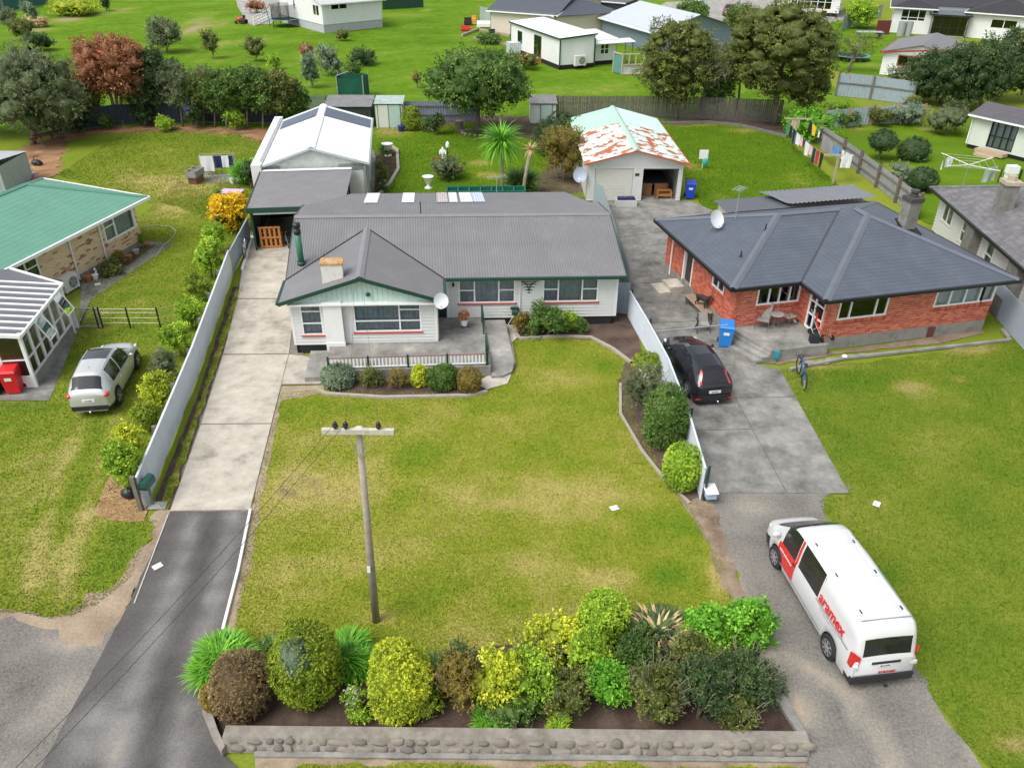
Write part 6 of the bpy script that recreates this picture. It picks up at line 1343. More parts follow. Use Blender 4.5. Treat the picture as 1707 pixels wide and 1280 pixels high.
loose((1196, 1272, 1002, 1094), 'vivid green leafy shrub at the gravel drive end of the bed', L_bright, .09, .05, 4600, 7)
loose((974, 1050, 1108, 1198), 'fresh mid green fern like shrub by the stone wall', L_bright, .07, .03, 3800, 7)
loose((1040, 1130, 1110, 1218), 'twiggy dark olive shrub behind the stone wall', L_olive, .07, .03, 5000, 8, twigs=80)
loose((1112, 1200, 1118, 1226), 'dense dark shrub with brown tips behind the stone wall', L_dark, .07, .03, 5000, 8, twigs=70)
loose((1176, 1280, 1086, 1190), 'large dark green shrub at the right end of the street bed', L_dark, .08, .03, 6000, 9, twigs=60)
loose((1190, 1262, 1160, 1232), 'low brown green shrub at the right corner of the stone wall', L_olive, .06, .03, 3000, 7, twigs=50)
strap((784, 846, 1182, 1234), 'small strap leaf clump spilling over the stone wall', L_bright, 420, .045, heads=4)
strap((908, 950, 1196, 1226), 'tiny yellowing strap leaf tuft on the stone wall', L_lime, 160, .04, heads=2)
loose((575, 614, 1140, 1200), 'thin weedy plant with small white flowers between the domes', L_lime, .06, .03, 500, 5, core=0, mat2=L_white, n2=120, l2=(.05, .05))
loose((800, 905, 1140, 1215), 'dull green low shrub in front of the golden shrubs', L_mid, .07, .035, 3800, 8, twigs=30)
loose((940, 1010, 1060, 1150), 'yellow green shrub below the round ball shrub', L_lime, .08, .045, 3800, 8)
loose((1010, 1100, 1070, 1150), 'tangled green shrub below the bladed clump', L_mid, .08, .035, 4000, 8, twigs=30)
loose((1090, 1180, 1068, 1160), 'dark mixed shrub in the right middle of the street bed', L_olive, .08, .035, 4200, 8, twigs=40)
loose((1120, 1215, 1040, 1110), 'yellow green shrub behind the vivid green shrubs', L_lime, .08, .04, 3600, 8)
loose((740, 800, 1080, 1150), 'thin dark shrub behind the brown heath bush', L_dark, .08, .035, 2600, 7)
loose((860, 930, 1070, 1130), 'grey twiggy shrub left of the bright golden shrub', L_olive, .07, .03, 2200, 7, twigs=70)
loose((690, 740, 1150, 1205), 'low mossy plant between the golden dome and the wall', L_moss, .06, .03, 1500, 6)
loose((580, 622, 1180, 1215), 'small green weed patch at the foot of the tall dome', L_lime, .06, .03, 700, 5)
# ------------------------------------------------------------------ along the terrace and the house front
dome((535, 597, 606, 652), 'grey green rounded shrub at the left end of the terrace bed', L_grey, .06, .03, 5000, bump=.12)
loose((602, 637, 613, 650), 'small reddish green shrub second from the left below the balustrade', L_olive, .06, .03, 1800, 6)
loose((649, 686, 614, 654), 'thin brown shrub in the middle below the balustrade', L_brown, .05, .02, 1500, 6, twigs=20)
dome((686, 713, 606, 647), 'narrow golden shrub below the balustrade', L_gold, .06, .035, 2200, bump=.12)
dome((713, 767, 606, 655), 'dense mid green shrub below the right of the balustrade', L_mid, .06, .03, 4200, bump=.10)
dome((762, 805, 612, 660), 'bronze rounded bush at the foot of the ramp', L_brown, .045, .022, 4200, bump=.05)
loose((854, 884, 518, 562), 'rust coloured shrub against the white weatherboards', L_brown, .06, .03, 2200, 6)
loose((882, 942, 513, 570), 'large glossy dark green shrub against the white house', L_mid, .11, .045, 4800, 9)
loose((930, 962, 518, 560), 'yellow green shrub right of the glossy dark shrub', L_lime, .10, .04, 2200, 6)
loose((954, 982, 530, 560), 'small green shrub with a white flower near the house corner', L_mid, .08, .04, 1500, 5)
# ------------------------------------------------------------------ along the right fence
dome((1050, 1106, 588, 634), 'olive gold clipped mound beside the pale iron fence', L_moss, .06, .03, 3600)
loose((1030, 1106, 612, 708), 'silvery twiggy shrub with pale flowers beside the fence', L_greytree, .07, .035, 4200, 8, twigs=90, mat2=L_white, n2=60, l2=(.05, .05))
dome((1062, 1143, 640, 756), 'big green clipped bush with orange patches beside the fence', L_mid, .07, .03, 8500, bump=.08, cap_=None)
dome((1097, 1166, 738, 826), 'lime green clipped ball at the end of the iron fence', L_lime, .05, .024, 7500, name='clipped_bush', bump=.04)
# ------------------------------------------------------------------ behind the left fence
loose((357, 422, 330, 392), 'shrub covered in bright yellow flowers beside the carport', L_olive, .08, .04, 1400, 8, mat2=L_yell, n2=8000, l2=(.12, .09))
loose((346, 388, 376, 430), 'lime shrub next to the yellow flowering shrub', L_lime, .09, .05, 2800, 6)
loose((328, 380, 404, 470), 'pale lime shrub second along the left fence', L_lime, .09, .05, 3200, 7)
loose((312, 362, 458, 512), 'thin yellowish shrub half way along the left fence', L_moss, .09, .04, 2200, 7)
loose((300, 346, 500, 556), 'golden lime shrub level with the house wing on the left fence', L_lime, .09, .05, 2800, 6)
loose((279, 330, 538, 604), 'bright lime shrub beside the silver car bonnet', L_lime, .09, .05, 3200, 7)
loose((262, 308, 578, 645), 'grey green shrub beside the silver car', L_greytree, .07, .03, 2600, 7)
loose((247, 299, 624, 698), 'golden lime shrub behind the silver car', L_gold, .09, .05, 3600, 7)
loose((228, 280, 672, 728), 'olive green shrub between two golden shrubs on the left fence', L_moss, .08, .04, 2600, 6)
loose((203, 254, 704, 790), 'golden shrub second from the fence end', L_gold, .09, .05, 3600, 7)
loose((193, 249, 740, 840), 'large lime gold shrub at the end of the left fence', L_lime, .09, .05, 4800, 8)
# ------------------------------------------------------------------ trees of the middle and left gardens
tree((797, 222), (797, 84), 190, 'big round leafy green tree in the middle of the back garden', L_mid, .20, .11, 15000, 22, (.20, .09), .30, bk=bark, core=.5, bump=.3)
tree((200, 207), (182, 50), 140, 'russet red tree with a forked pale trunk by the left back fence', L_red, .17, .08, 13000, 22, (.16, .07), .26, bk=barkp, stems=3, mat2=L_redfl, n2=130, core=.48)
tree((255, 205), (252, 70), 88, 'dark green tree right of the russet tree', L_dark, .17, .08, 8000, 16, (.14, .05), .15, core=.48)
tree((55, 240), (50, 72), 175, 'large grey green tree at the left edge', L_greytree, .17, .05, 17000, 24, (.22, .08), .10, core=.48, droop=.4)
tree((-40, 225), (-30, 90), 150, 'grey green tree cut by the left border', L_greytree, .17, .05, 9000, 18, (.2, .08), .10, core=.48, droop=.4)
tree((305, 212), (290, 92), 70, 'feathery pale green tree behind the left lawn', L_greytree, .15, .03, 5200, 14, (.08, .03), .2, core=.3, droop=.6, shell=.4)
tree((340, 212), (342, 105), 66, 'thin feathery tree with violet flowers at its foot', L_olive, .15, .03, 4200, 14, (.07, .03), .25, core=.25, droop=.6, shell=.4)
tree((378, 214), (382, 112), 74, 'leafy green tree nearest the violet bush', L_mid, .2, .10, 5600, 14, (.07, .03), .30, bk=barkp, core=.45)
tree((412, 213), (418, 106), 80, 'leafy green tree in the row behind the spiky plant', L_mid, .2, .10, 6000, 14, (.08, .03), .28, bk=barkp, core=.45)
tree((462, 212), (458, 110), 84, 'olive green bushy tree beside the workshop', L_olive, .18, .09, 6600, 14, (.08, .03), .18, core=.5)
tree((1128, 198), (1132, 8), 136, 'tall dense green tree behind the rusty roof garage', L_olive, .20, .07, 17000, 34, (.18, .07), .04, core=.45, bump=.5, flat=.6, shell=.35)
tree((1166, 196), (1196, 62), 96, 'bare wispy grey tree leaning between the two green trees', L_wisp, .22, .035, 9000, 16, (.16, .06), .38, bk=barkp, core=0, shell=.5)
tree((1228, 196), (1240, 40), 80, 'slim green and grey tree behind the paling fence', L_olive, .18, .06, 6800, 16, (.12, .05), .32, core=.45, shell=.3)
tree((1292, 208), (1306, -20), 208, 'broad dark green conifer like tree at the corner of the back fence', L_olive, .20, .07, 22000, 40, (.24, .09), .14, core=.45, bump=.5, flat=.6, shell=.35)
tree((232, 208), (236, 110), 60, 'dark leafy tree filling the gap behind the russet trunk', L_dark, .17, .08, 4200, 12, (.08, .03), .08, core=.45)
tree((325, 210), (322, 112), 60, 'green leafy tree between the two feathery trees', L_mid, .17, .08, 4200, 12, (.07, .03), .1, core=.45)
tree((105, 222), (100, 130), 80, 'grey green shrub tree above the picnic table', L_greytree, .17, .06, 5200, 12, (.08, .03), .08, core=.45)
tree((150, 210), (128, 110), 70, 'grey green young tree left of the russet tree', L_olive, .16, .07, 4200, 12, (.08, .03), .12, core=.45)
tree((438, 213), (440, 118), 70, 'bright leafy tree between the olive tree and the row', L_mid, .2, .10, 5200, 13, (.07, .03), .2, bk=barkp, core=.45)
tree((358, 213), (362, 118), 58, 'slender green tree behind the violet bush', L_mid, .18, .08, 3600, 12, (.06, .03), .2, core=.4)
tree((490, 210), (486, 128), 60, 'bushy green tree touching the workshop corner', L_mid, .18, .09, 3600, 12, (.07, .03), .1, core=.45)
tree((1195, 194), (1200, 90), 70, 'low green tree behind the wispy grey tree', L_mid, .2, .08, 4200, 12, (.1, .04), .12, core=.45)
tree((1345, 205), (1352, 90), 80, 'green tree hanging over the clothes line corner', L_olive, .2, .08, 5600, 14, (.1, .04), .15, core=.45)
tree((1570, 172), (1560, 80), 110, 'dark green tree left of the pale sleepout', L_dark, .22, .09, 9000, 18, (.18, .07), .05, core=.48)
tree((1640, 185), (1625, 58), 130, 'large dark green tree behind the pale sleepout', L_dark, .22, .09, 11000, 20, (.2, .08), .05, core=.48)
tree((1720, 170), (1690, 36), 120, 'dark bronze green tree at the right edge', L_dark, .22, .09, 9000, 18, (.2, .08), .05, core=.48, mat2=L_straw, n2=300)
tree((1415, 120), (1440, 52), 70, 'open branched shrub tree beside the far trampoline', L_olive, .2, .06, 2600, 12, (.10, .05), .3, core=0, shell=.5, bk=twig, stems=2)
tree((1375, 95), (1365, 48), 62, 'leafy bush tree in front of the far courtyard', L_mid, .22, .1, 3600, 12, (.10, .05), .1)
tree((1445, 48), (1432, 0), 60, 'yellow green tree beside the black tiled house', L_lime, .25, .12, 3600, 12, (.12, .05), .15)
tree((1160, 45), (1150, 2), 60, 'green tree at the top beside the parked cars', L_mid, .25, .12, 3600, 12, (.12, .05), .15)
tree((1225, 60), (1240, 8), 60, 'green tree behind the broad conifer', L_mid, .25, .1, 3600, 12, (.12, .05), .15)
# garden shrubs at the back
dome((671, 704, 176, 220), 'round clipped green bush beside the garden shed', L_moss, .09, .05, 3600, name='clipped_bush', bump=.06)
loose((714, 744, 186, 228), 'dark green bush with pale flowers behind the back lawn', L_dark, .10, .05, 1800, 6, mat2=L_white, n2=30)
loose((700, 722, 196, 222), 'small green bush left of the dark flowering bush', L_mid, .10, .05, 1100, 5)
dome((886, 994, 190, 268), 'dense glossy dark green rounded shrub behind the garage', L_dark, .12, .06, 6500, bump=.10)
loose((898, 978, 210, 312), 'bronze green upright shrub in front of the rounded shrub', L_brown, .10, .05, 6500, 9)
loose((716, 776, 262, 306), 'rose bed of grey green leaves around the white statue', L_greytree, .10, .05, 2600, 9, mat2=L_orange, n2=16, l2=(.14, .14), cat='rose bed', name='rose_bush')
loose((1308, 1392, 186, 240), 'leafy green shrub behind the clothes line', L_bright, .14, .08, 3600, 8)
loose((1368, 1432, 176, 216), 'leafy hedge shrub below the orange post fence', L_mid, .14, .08, 2400, 7)
loose((1440, 1482, 180, 214), 'brownish shrub in the far right border', L_olive, .12, .06, 1800, 6)
loose((1472, 1535, 174, 214), 'silver leaved shrub in the far right border', L_grey, .12, .05, 2800, 7)
loose((1535, 1612, 176, 232), 'feathery green shrub left of the sleepout', L_greytree, .12, .04, 3000, 8)
loose((1500, 1530, 160, 196), 'dark shrub behind the silver leaved shrub', L_olive, .14, .07, 1500, 6)
loose((1478, 1545, 110, 150), 'low grey green shrub below the white garage window', L_greytree, .16, .07, 2400, 8)
for b, lab, m in (((1440, 1486, 214, 272), 'clipped dark green topiary ball on the far right lawn, left of two', L_dark), ((1492, 1546, 228, 272), 'clipped green topiary ball on the far right lawn, right of two', L_dark), ((1508, 1556, 278, 324), 'clipped topiary ball nearest the weatherboard house', L_dark)):
 c, W, h = spot(b); t = thing('topiary_ball', lab, 'topiary', c); r = W / 2
 foliage('foliage', t, m, [(0, 0, h - r * .8, r, r, r * .8)], 3400, .10, .05, .88, jit=.8, bump=.06, shell=.05); mb = MB(); mb.tube([(0, 0, 0), (0, 0, h - r)], [.07, .06], 7); mb.build('stem', bark, t)
loose((1476, 1524, 272, 312), 'low plant with pale leaves between the topiary balls', L_grey, .14, .04, 700, 6, core=.4, cat='plant')
# left border shrubs
for b, lab, m in (((118, 165, 178, 222), 'dark shrub against the navy fence near the picnic table', L_dark), ((168, 194, 190, 218), 'small green shrub left of the russet tree trunk', L_mid), ((262, 292, 195, 222), 'lime shrub right of the dark green tree', L_lime), ((312, 344, 168, 218), 'dark shrub with violet flowers in the mulch border', L_dark), ((378, 412, 185, 220), 'light green shrub below the leafy trees', L_lime), ((222, 262, 182, 214), 'dark shrub below the dark green tree', L_dark)):
 loose(b, lab, m, .13, .06, 1600, 6, mat2=L_viol if 'violet' in lab else None, n2=120, l2=(.12, .1))
loose((360, 372, 318, 334), 'small plant in the shade beside the drying pad', L_mid, .1, .05, 400, 4)
strap((388, 444, 218, 312), 'spiky sword leaved plant beside the workshop', L_bright, 1100, .06, heads=12, name='spiky_plant', L=1.0)
loose((402, 436, 268, 318), 'dark shrub under the spiky plant', L_dark, .1, .05, 1800, 6)
loose((168, 214, 434, 464), 'low olive bush in the bed of the cream brick house', L_olive, .08, .04, 1200, 6)
loose((190, 214, 420, 446), 'yellowish bush in the bed of the cream brick house', L_brown, .08, .04, 900, 5)
loose((234, 244, 390, 416), 'tiny upright plant at the corner of the cream brick house', L_moss, .07, .03, 400, 4)
# paddock shrubs
for b, lab, m, n in (((250, 308, 34, 92), 'grey olive tree in the paddock behind the russet tree', L_greytree, 4200), ((505, 536, 88, 150), 'grey round bush left of the netting cage', L_grey, 1500), ((532, 572, 78, 128), 'grey bush above the netting cage', L_grey, 1500), ((580, 628, 84, 112), 'dark green low bush in the paddock', L_dark, 1800), ((448, 470, 92, 118), 'small upright lime shrub in the paddock', L_lime, 500), ((690, 702, 118, 148), 'thin reddish sapling in the paddock', L_brown, 260), ((410, 444, 60, 105), 'thin twiggy bush in the paddock left of the saplings', L_olive, 700), ((500, 526, 72, 108), 'reddish sapling in the paddock', L_red, 500), ((340, 372, 50, 100), 'sparse bush beside the worn patch in the paddock', L_olive, 900), ((45, 90, 55, 88), 'dark shrub in the orchard at the upper left', L_dark, 1200), ((8, 40, 15, 60), 'grey green shrub at the upper left edge', L_greytree, 1400), ((40, 66, 4, 34), 'blue green shrub at the upper left', L_grey, 1200), ((90, 172, 0, 30), 'yellow green hedge shrub at the top left', L_gold, 2400), ((20, 62, 28, 70), 'bare orchard bush near the compost heap', L_olive, 900), ((560, 585, 50, 70), 'small weed bush by the far white house wall', L_olive, 300), ((318, 366, 112, 150), 'grey green bush behind the feathery trees', L_greytree, 1400), ((170, 186, -6, 20), 'dark tree at the top left beside the worn path', L_dark, 900)):
 loose(b, lab, m, .22, .09, n, 7, core=.5, bump=.3, twigs=25 if 'twiggy' in lab or 'sparse' in lab or 'bare' in lab else 0)
loose((42, 84, 30, 48), 'heap of cut branches on the orchard path', L_straw, .25, .08, 900, 7, cat='compost heap', name='branch_heap', twigs=60)
loose((410, 446, 2, 24), 'dark red shrub beside the far drive', L_red, .2, .1, 900, 6)
loose((842, 900, 88, 120), 'low plants along the tiny house deck', L_olive, .15, .08, 900, 8, cat='plant')
# veg plot, plot plants
loose((626, 650, 268, 318), 'weedy green patch in the vegetable plot', L_olive, .1, .05, 1200, 8, core=.3, cat='plant')
loose((630, 656, 240, 262), 'dark green plant by the white urn', L_mid, .1, .05, 700, 5, cat='plant')
loose((632, 648, 302, 322), 'low white flowering plant at the end of the vegetable plot', L_mid, .08, .04, 500, 5, mat2=L_white, n2=50, cat='plant')
# cabbage trees and yuccas in the back garden
def cabbage(base, headpx, label, r, n=260, bkm=None, dead=False):
 B = G(*base); h = GY(headpx[0], headpx[1], B.y).z; dx = GY(headpx[0], headpx[1], B.y).x - B.x; t = thing('cabbage_tree', label, 'tree', B)
 mb = MB(); mb.tube([(0, 0, 0), (dx * .4, 0, h * .5), (dx, 0, h)], [.13, .10, .11], 9); mb.build('trunk', bkm or barkp, t, True)
 _seed[0] += 1
 V, F, tt = blades_geo(n, r, .075, _seed[0], 1.9, 1.35, base=.08); V += np.array([dx, 0, h]); link('crown', npmesh('crown', V, F, L_straw if dead else L_bright, tt), t); return t
cabbage((838, 330), (836, 240), 'cabbage tree with a green leaf rosette behind the house roof', 1.65, 460)
cabbage((870, 338), (884, 250), 'dead cabbage tree trunk with straw coloured stumps', .6, 46, dead=True)
strap((846, 904, 244, 328), 'dark green yucca with drooping sword leaves behind the roof', L_mid, 420, .08, heads=3, name='yucca', L=1.3)
# ================================================================== grass blades on the near lawns
def inpoly(x, y, poly):
 P = np.array([(p[0], p[1]) for p in poly]); c = np.zeros(len(x), bool); j = len(P) - 1
 for i in range(len(P)):
  xi, yi, xj, yj = P[i, 0], P[i, 1], P[j, 0], P[j, 1]
  if yi != yj: c ^= ((yi > y) != (yj > y)) & (x < (xj - xi) * (y - yi) / (yj - yi) + xi)
  j = i
 return c
HARD = [px(q) for q in ([(284, 853), (417, 852), (398, 950), (372, 1052), (345, 1098), (60, 1300), (212, 1010), (250, 930)],)]
def blades(name, poly, tf, mat, n, h, w, seed, label):
 r = np.random.default_rng(seed); P = np.array([(p[0], p[1]) for p in poly]); lo, hi = P.min(0), P.max(0)
 hi = np.minimum(hi, [26, 68]); lo = np.maximum(lo, [-30, 10.5])
 x = r.uniform(lo[0], hi[0], n * 2); y = lo[1] + (hi[1] - lo[1]) * r.uniform(0, 1, n * 2) ** 1.25; k = inpoly(x, y, poly); x, y = x[k][:n], y[k][:n]; n = len(x)
 t = tf(x, y) + r.normal(size=n) * .10 + .08 * lump(x, y, .5); a = r.uniform(0, 6.283, n); hh = h * r.uniform(.5, 1.3, n) * np.where(t > .75, .45, 1); ww = w * r.uniform(.6, 1.3, n)
 dx, dy = np.cos(a) * ww / 2, np.sin(a) * ww / 2; lx, ly = r.normal(size=n) * hh * .6, r.normal(size=n) * hh * .6; z = np.full(n, .006)
 V = np.stack([np.stack([x - dx, y - dy, z], 1), np.stack([x + dx, y + dy, z], 1), np.stack([x + lx, y + ly, z + hh], 1)], 1).reshape(-1, 3)
 o = link(name, npmesh(name, V, np.arange(3 * n).reshape(-1, 3), mat, np.clip(t, -.1, .93))); tag(o, label, 'grass', kind='stuff')
for (nm, poly, tf, mat) in LAWNS:
 cfg = {'lawn_front': (190000, .036, .028, 'short dry mown grass of the front lawn'), 'lawn_left_front': (130000, .042, .032, 'mown grass of the left neighbour lawn'), 'lawn_right_front': (130000, .042, .032, 'mown grass of the brick house lawn'),
   'grass_strip': (9000, .08, .03, 'rough grass strip between the fence and the driveway'), 'street_grass': (5000, .05, .03, 'grass of the street verge'), 'lawn_left_back': (40000, .06, .05, 'grass of the lawn behind the green roofed house'), 'lawn_back': (30000, .06, .05, 'grass of the lawn behind the white house'), 'lawn_right_back': (30000, .06, .05, 'grass of the clothes line lawn')}.get(nm)
 if cfg and cfg[0]: blades('grass', poly, tf, mat, cfg[0], cfg[1], cfg[2], len(nm), cfg[3])
# ================================================================== vehicles
def lerp_tab(tab, y):
 ys = [p[0] for p in tab]; return float(np.interp(y, ys, [p[1] for p in tab]))
tyre = M('tyre', (.018, .018, .019), .8, .2); rimm = M('alloy', (.50, .51, .53), .3, .08, 8, metal=.7); chrome = M('chrome', (.6, .6, .62), .15, .05, metal=.9); blackp = M('black_plastic', (.02, .02, .022), .5, .1)
carglass = M('car_glass_dark', (.016, .019, .022), .06, .1, spec=.5, coat=.25)
tail = M('tail_lamp', (.55, .02, .015), .15, .15, coat=.5); lampw = M('head_lamp', (.70, .72, .74), .12, .05, coat=.8)
def text_mesh(txt, size, mat, ext=.002, shear=0.0, bold=0.0):
 c = bpy.data.curves.new('lettering', 'FONT'); c.body = txt; c.size = size; c.align_x = 'CENTER'; c.align_y = 'CENTER'; c.extrude = ext; c.offset = bold; c.resolution_u = 3
 o = bpy.data.objects.new('tmp', c); COL.objects.link(o); dg = bpy.context.evaluated_depsgraph_get(); me = bpy.data.meshes.new_from_object(o.evaluated_get(dg)); bpy.data.objects.remove(o)
 me.materials.clear(); me.materials.append(mat); return me
def marks(n, size, mat):
 """print too small to read: a row of short uneven strokes"""
 mb = MB(); rn = random.Random(n)
 for k in range(n):
  x = (k - (n - 1) / 2) * size * .62; h = size * rn.uniform(.28, .36); mb.box(x - size * .2, x + size * .2, -h, h * rn.uniform(.4, 1), -.002, .002)
 return mb.mesh('lettering', mat)
def car(name, label, cat, loc, rz, sp, paint):
 t = thing(name, label, cat, loc, rz); L = sp['L']; wr, ra = sp['wr'], sp['wr'] * sp.get('arch', 1.17); clr = sp.get('clr', .22); ys = list(np.arange(0, L, .055)) + [L]
 for (y, *_r) in sp['top'] + sp['belt']: ys.append(y)
 for a in ('ws', 'rw'): ys += list(sp[a])
 for q in sp['sides']: ys += [q[0], q[1]]
 for (a, b, *_q) in sp.get('extra', ()): ys += [a, b]
 ys = sorted(set(round(float(y), 4) for y in ys if 0 <= y <= L)); rings = []
 for y in ys:
  zt = lerp_tab(sp['top'], y); w = lerp_tab(sp['w'], y); wrf = lerp_tab(sp['roofw'], y); zb = min(lerp_tab(sp['belt'], y), zt - .035); zl = lerp_tab(sp.get('sill', [(0, clr), (L, clr)]), y)
  for yw in sp['wheels']:
   if abs(y - yw) < ra: zl = max(zl, wr + math.sqrt(ra * ra - (y - yw) ** 2) * .98)
  zl = min(zl, zb - .06); cab = max(0, zt - zb); wb_ = w * .955; k = min(1, cab / .3); wt = wrf * k + (wb_ - .05) * (1 - k)
  rings.append([(w * .93, zl), (w * .99, zl + (zb - zl) * .25), (w, zl + (zb - zl) * .6), (wb_ + .012, zb - .03), (wb_, zb), (wb_ + (wt - wb_) * .5 + .012 * k, zb + cab * .5), (wt, zt - .055 * k - .012), (wt * .86, zt - .008), (wt * .45, zt + .012), (0, zt + .018)])
 nr = len(rings[0]); parts = {}
 def put(key, quad): parts.setdefault(key, []).append(quad)
 for i in range(len(ys) - 1):
  ym = (ys[i] + ys[i + 1]) / 2
  for sd in (1, -1):
   for j in range(nr - 1):
    q = [(sd * rings[i][j][0], ys[i], rings[i][j][1]), (sd * rings[i + 1][j][0], ys[i + 1], rings[i + 1][j][1]), (sd * rings[i + 1][j + 1][0], ys[i + 1], rings[i + 1][j + 1][1]), (sd * rings[i][j + 1][0], ys[i], rings[i][j + 1][1])]
    if sd > 0: q = q[::1]
    else: q = q[::-1]
    key = 'body'; cab = rings[i][6][1] - rings[i][4][1]
    if j in (4, 5):
     for n_, s_ in enumerate(sp['sides']):
      if s_[0] < ym < s_[1] and cab > .12 and (len(s_) < 3 or s_[2] in (0, sd)): key = 'side_window%d_%d' % (n_, sd)
    if j >= 6 and sp['ws'][0] < ym < sp['ws'][1]: key = 'windscreen' if j > 6 or True else key
    if j >= sp.get('rj', 7) and sp['rw'][0] < ym < sp['rw'][1]: key = 'rear_window'
    for (a, b, jj, nm, ss) in sp.get('extra', ()):
     if a < ym < b and j in jj and ss in (0, sd): key = nm if ss else nm + ('_%d' % sd if max(jj) <= 6 else '')
    put(key, q)
 for e, rev in ((0, 1), (len(ys) - 1, 0)):
  P = [(x, ys[e], z) for (x, z) in rings[e]] + [(-x, ys[e], z) for (x, z) in rings[e][::-1][1:]]
  put('body', P if rev else P[::-1])
 mm = {'body': paint, 'windscreen': carglass, 'rear_window': carglass}
 body = None
 for key in sorted(parts, key=lambda k: k != 'body'):
  mb = MB(); idx = {}
  for q in parts[key]:
   f = []
   for p in q:
    k = (round(p[0], 4), round(p[1], 4), round(p[2], 4))
    if k not in idx: idx[k] = len(mb.v); mb.v.append(k)
    if not f or f[-1] != idx[k]: f.append(idx[k])
   if len(set(f)) > 2: mb.f.append(tuple(dict.fromkeys(f)))
  m = mm.get(key) or (carglass if 'window' in key else tail if 'tail' in key else lampw if 'head' in key else sp.get('mats', {}).get(key.replace('_-1', '').replace('_1', ''), paint))
  nm = key.split('_1')[0].split('_-')[0].rstrip('0123456789_') if key != 'body' else 'body'
  nm = {'side_window': 'side_window'}.get(nm, nm); o = mb.build(nm, m, t, True)
  if key == 'body': body = o
 w0_ = sp['w'][len(sp['w']) // 2][1]
 mb = MB(); mb.box(-w0_ * .86, w0_ * .86, .25, L - .25, clr * .9, .62); mb.build('underbody', blackp, t)
 def wheel_mesh():
  mb = MB(); r = wr; mb.lathe([(r * .66, -.10), (r * .95, -.105), (r, -.07), (r, .07), (r * .95, .105), (r * .66, .10)], (0, 0, 0), 26); ty = mb.mesh('wheel', tyre, True)
  mb = MB(); mb.lathe([(r * .66, -.06), (r * .66, .085), (r * .58, .075), (r * .58, -.06)], (0, 0, 0), 24)
  for k in range(sp.get('spokes', 7)):
   a = 6.283 * k / sp.get('spokes', 7); mb.bar((r * .08 * math.cos(a), r * .08 * math.sin(a), .075), (r * .62 * math.cos(a), r * .62 * math.sin(a), .07), r * .17, .03, (0, 0, 1))
  mb.lathe([(r * .18, .05), (r * .18, .095), (r * .10, .10)], (0, 0, 0), 12); rm = mb.mesh('rim', rimm)
  mb = MB(); mb.lathe([(r * .64, .0), (r * .64, .01)], (0, 0, 0), 20); return ty, rm, mb.mesh('brake_disc', blackp)
 ty, rm, bd = wheel_mesh()
 for yw in sp['wheels']:
  for sd in (1, -1):
   o = link('wheel', ty, t); o.location = (sd * (w0_ - .105), yw, wr); o.rotation_euler = (0, R(90) * sd, 0)
   link('rim', rm, o, (0, 0, .03)); link('brake_disc', bd, o, (0, 0, .101))
 return t, body
def mirror(t, x, y, z, mat, s=1.0):
 for sd in (1, -1):
  mb = MB(); mb.ell((sd * x, y, z), (.11 * s, .06 * s, .075 * s)); mb.bar((sd * (x - .14), y, z - .03), (sd * x, y, z - .02), .05, .04); mb.build('wing_mirror', mat, t, True)
# ------------------------------------------------------------------ delivery van
vw = M('van_white', (.62, .625, .63), .25, .02, 1.0, coat=.6); vred = M('van_red', (.66, .018, .022), .3, .05, coat=.5); vpl = M('van_bumper', (.022, .022, .025), .55)
RLw, FLw = G(1379, 1093), G(1288.5, 936.5); hd = math.atan2(-(FLw - RLw).x, (FLw - RLw).y)
ca, sa = math.cos(hd), math.sin(hd)
def root_from_wheel(Wp, x, y, h): return Vector((Wp.x - (x * math.cos(h) - y * math.sin(h)), Wp.y - (x * math.sin(h) + y * math.cos(h)), .012))
sp = dict(L=5.27, wr=.335, wheels=(1.06, 4.27), spokes=8, clr=.24,
 top=[(0, 1.06), (.05, 1.12), (.16, 1.66), (.22, 1.80), (.34, 1.93), (.55, 1.975), (2.5, 1.985), (3.5, 1.96), (3.72, 1.91), (3.95, 1.80), (4.72, 1.20), (4.80, 1.14), (5.0, 1.05), (5.18, .92), (5.27, .72)],
 belt=[(0, 1.0), (.3, 1.12), (3.5, 1.10), (4.3, 1.05), (4.75, 1.0), (5.27, .68)], w=[(0, .90), (.10, .94), (.4, .965), (4.4, .965), (4.9, .92), (5.12, .84), (5.27, .70)],
 roofw=[(0, .80), (.4, .82), (3.5, .80), (4.2, .76), (5.27, .7)], ws=(3.80, 4.72), rw=(.055, .155), sides=[(2.0, 3.12), (3.30, 4.10)],
 extra=[(3.20, 4.20, (1, 2, 3), 'front_door_panel', 0), (3.18, 3.28, (4, 5), 'front_door_panel', 0), (0, .30, (0,), 'rear_bumper', 0), (4.72, 5.28, (0, 1), 'front_bumper', 0)], mats={'front_door_panel': vred, 'rear_bumper': vpl, 'front_bumper': vpl})
van, vb_ = car('delivery_van', 'white delivery van with red doors and red lettering parked on the gravel drive', 'van', root_from_wheel(RLw, -.86 * .86, 1.06, hd), hd, sp, vw); van.scale = (.86, 1, .97)
for sd in (1, -1):
 mb = MB(); vs = [(sd * .955, .10, .78), (sd * .955, .10, 1.28), (sd * .80, -.012, 1.20), (sd * .80, -.012, .74), (sd * .975, .22, .80), (sd * .972, .22, 1.22)]
 mb.add(vs, [(0, 1, 2, 3), (0, 4, 5, 1), (1, 5, 2), (0, 3, 4)]); mb.build('tail_lamp', tail, van)
 mb = MB(); mb.box(*sorted((sd * .80, sd * .93)), -.02, .05, .80, .90); mb.build('reverse_lamp', lampw, van)
mb = MB(); mb.box(-.92, .92, -.05, .14, .30, .52); mb.build('rear_bumper_bar', vpl, van)
mb = MB(); mb.box(-.42, .42, -.022, -.004, .93, 1.0); mb.build('plate_light_bar', vpl, van)
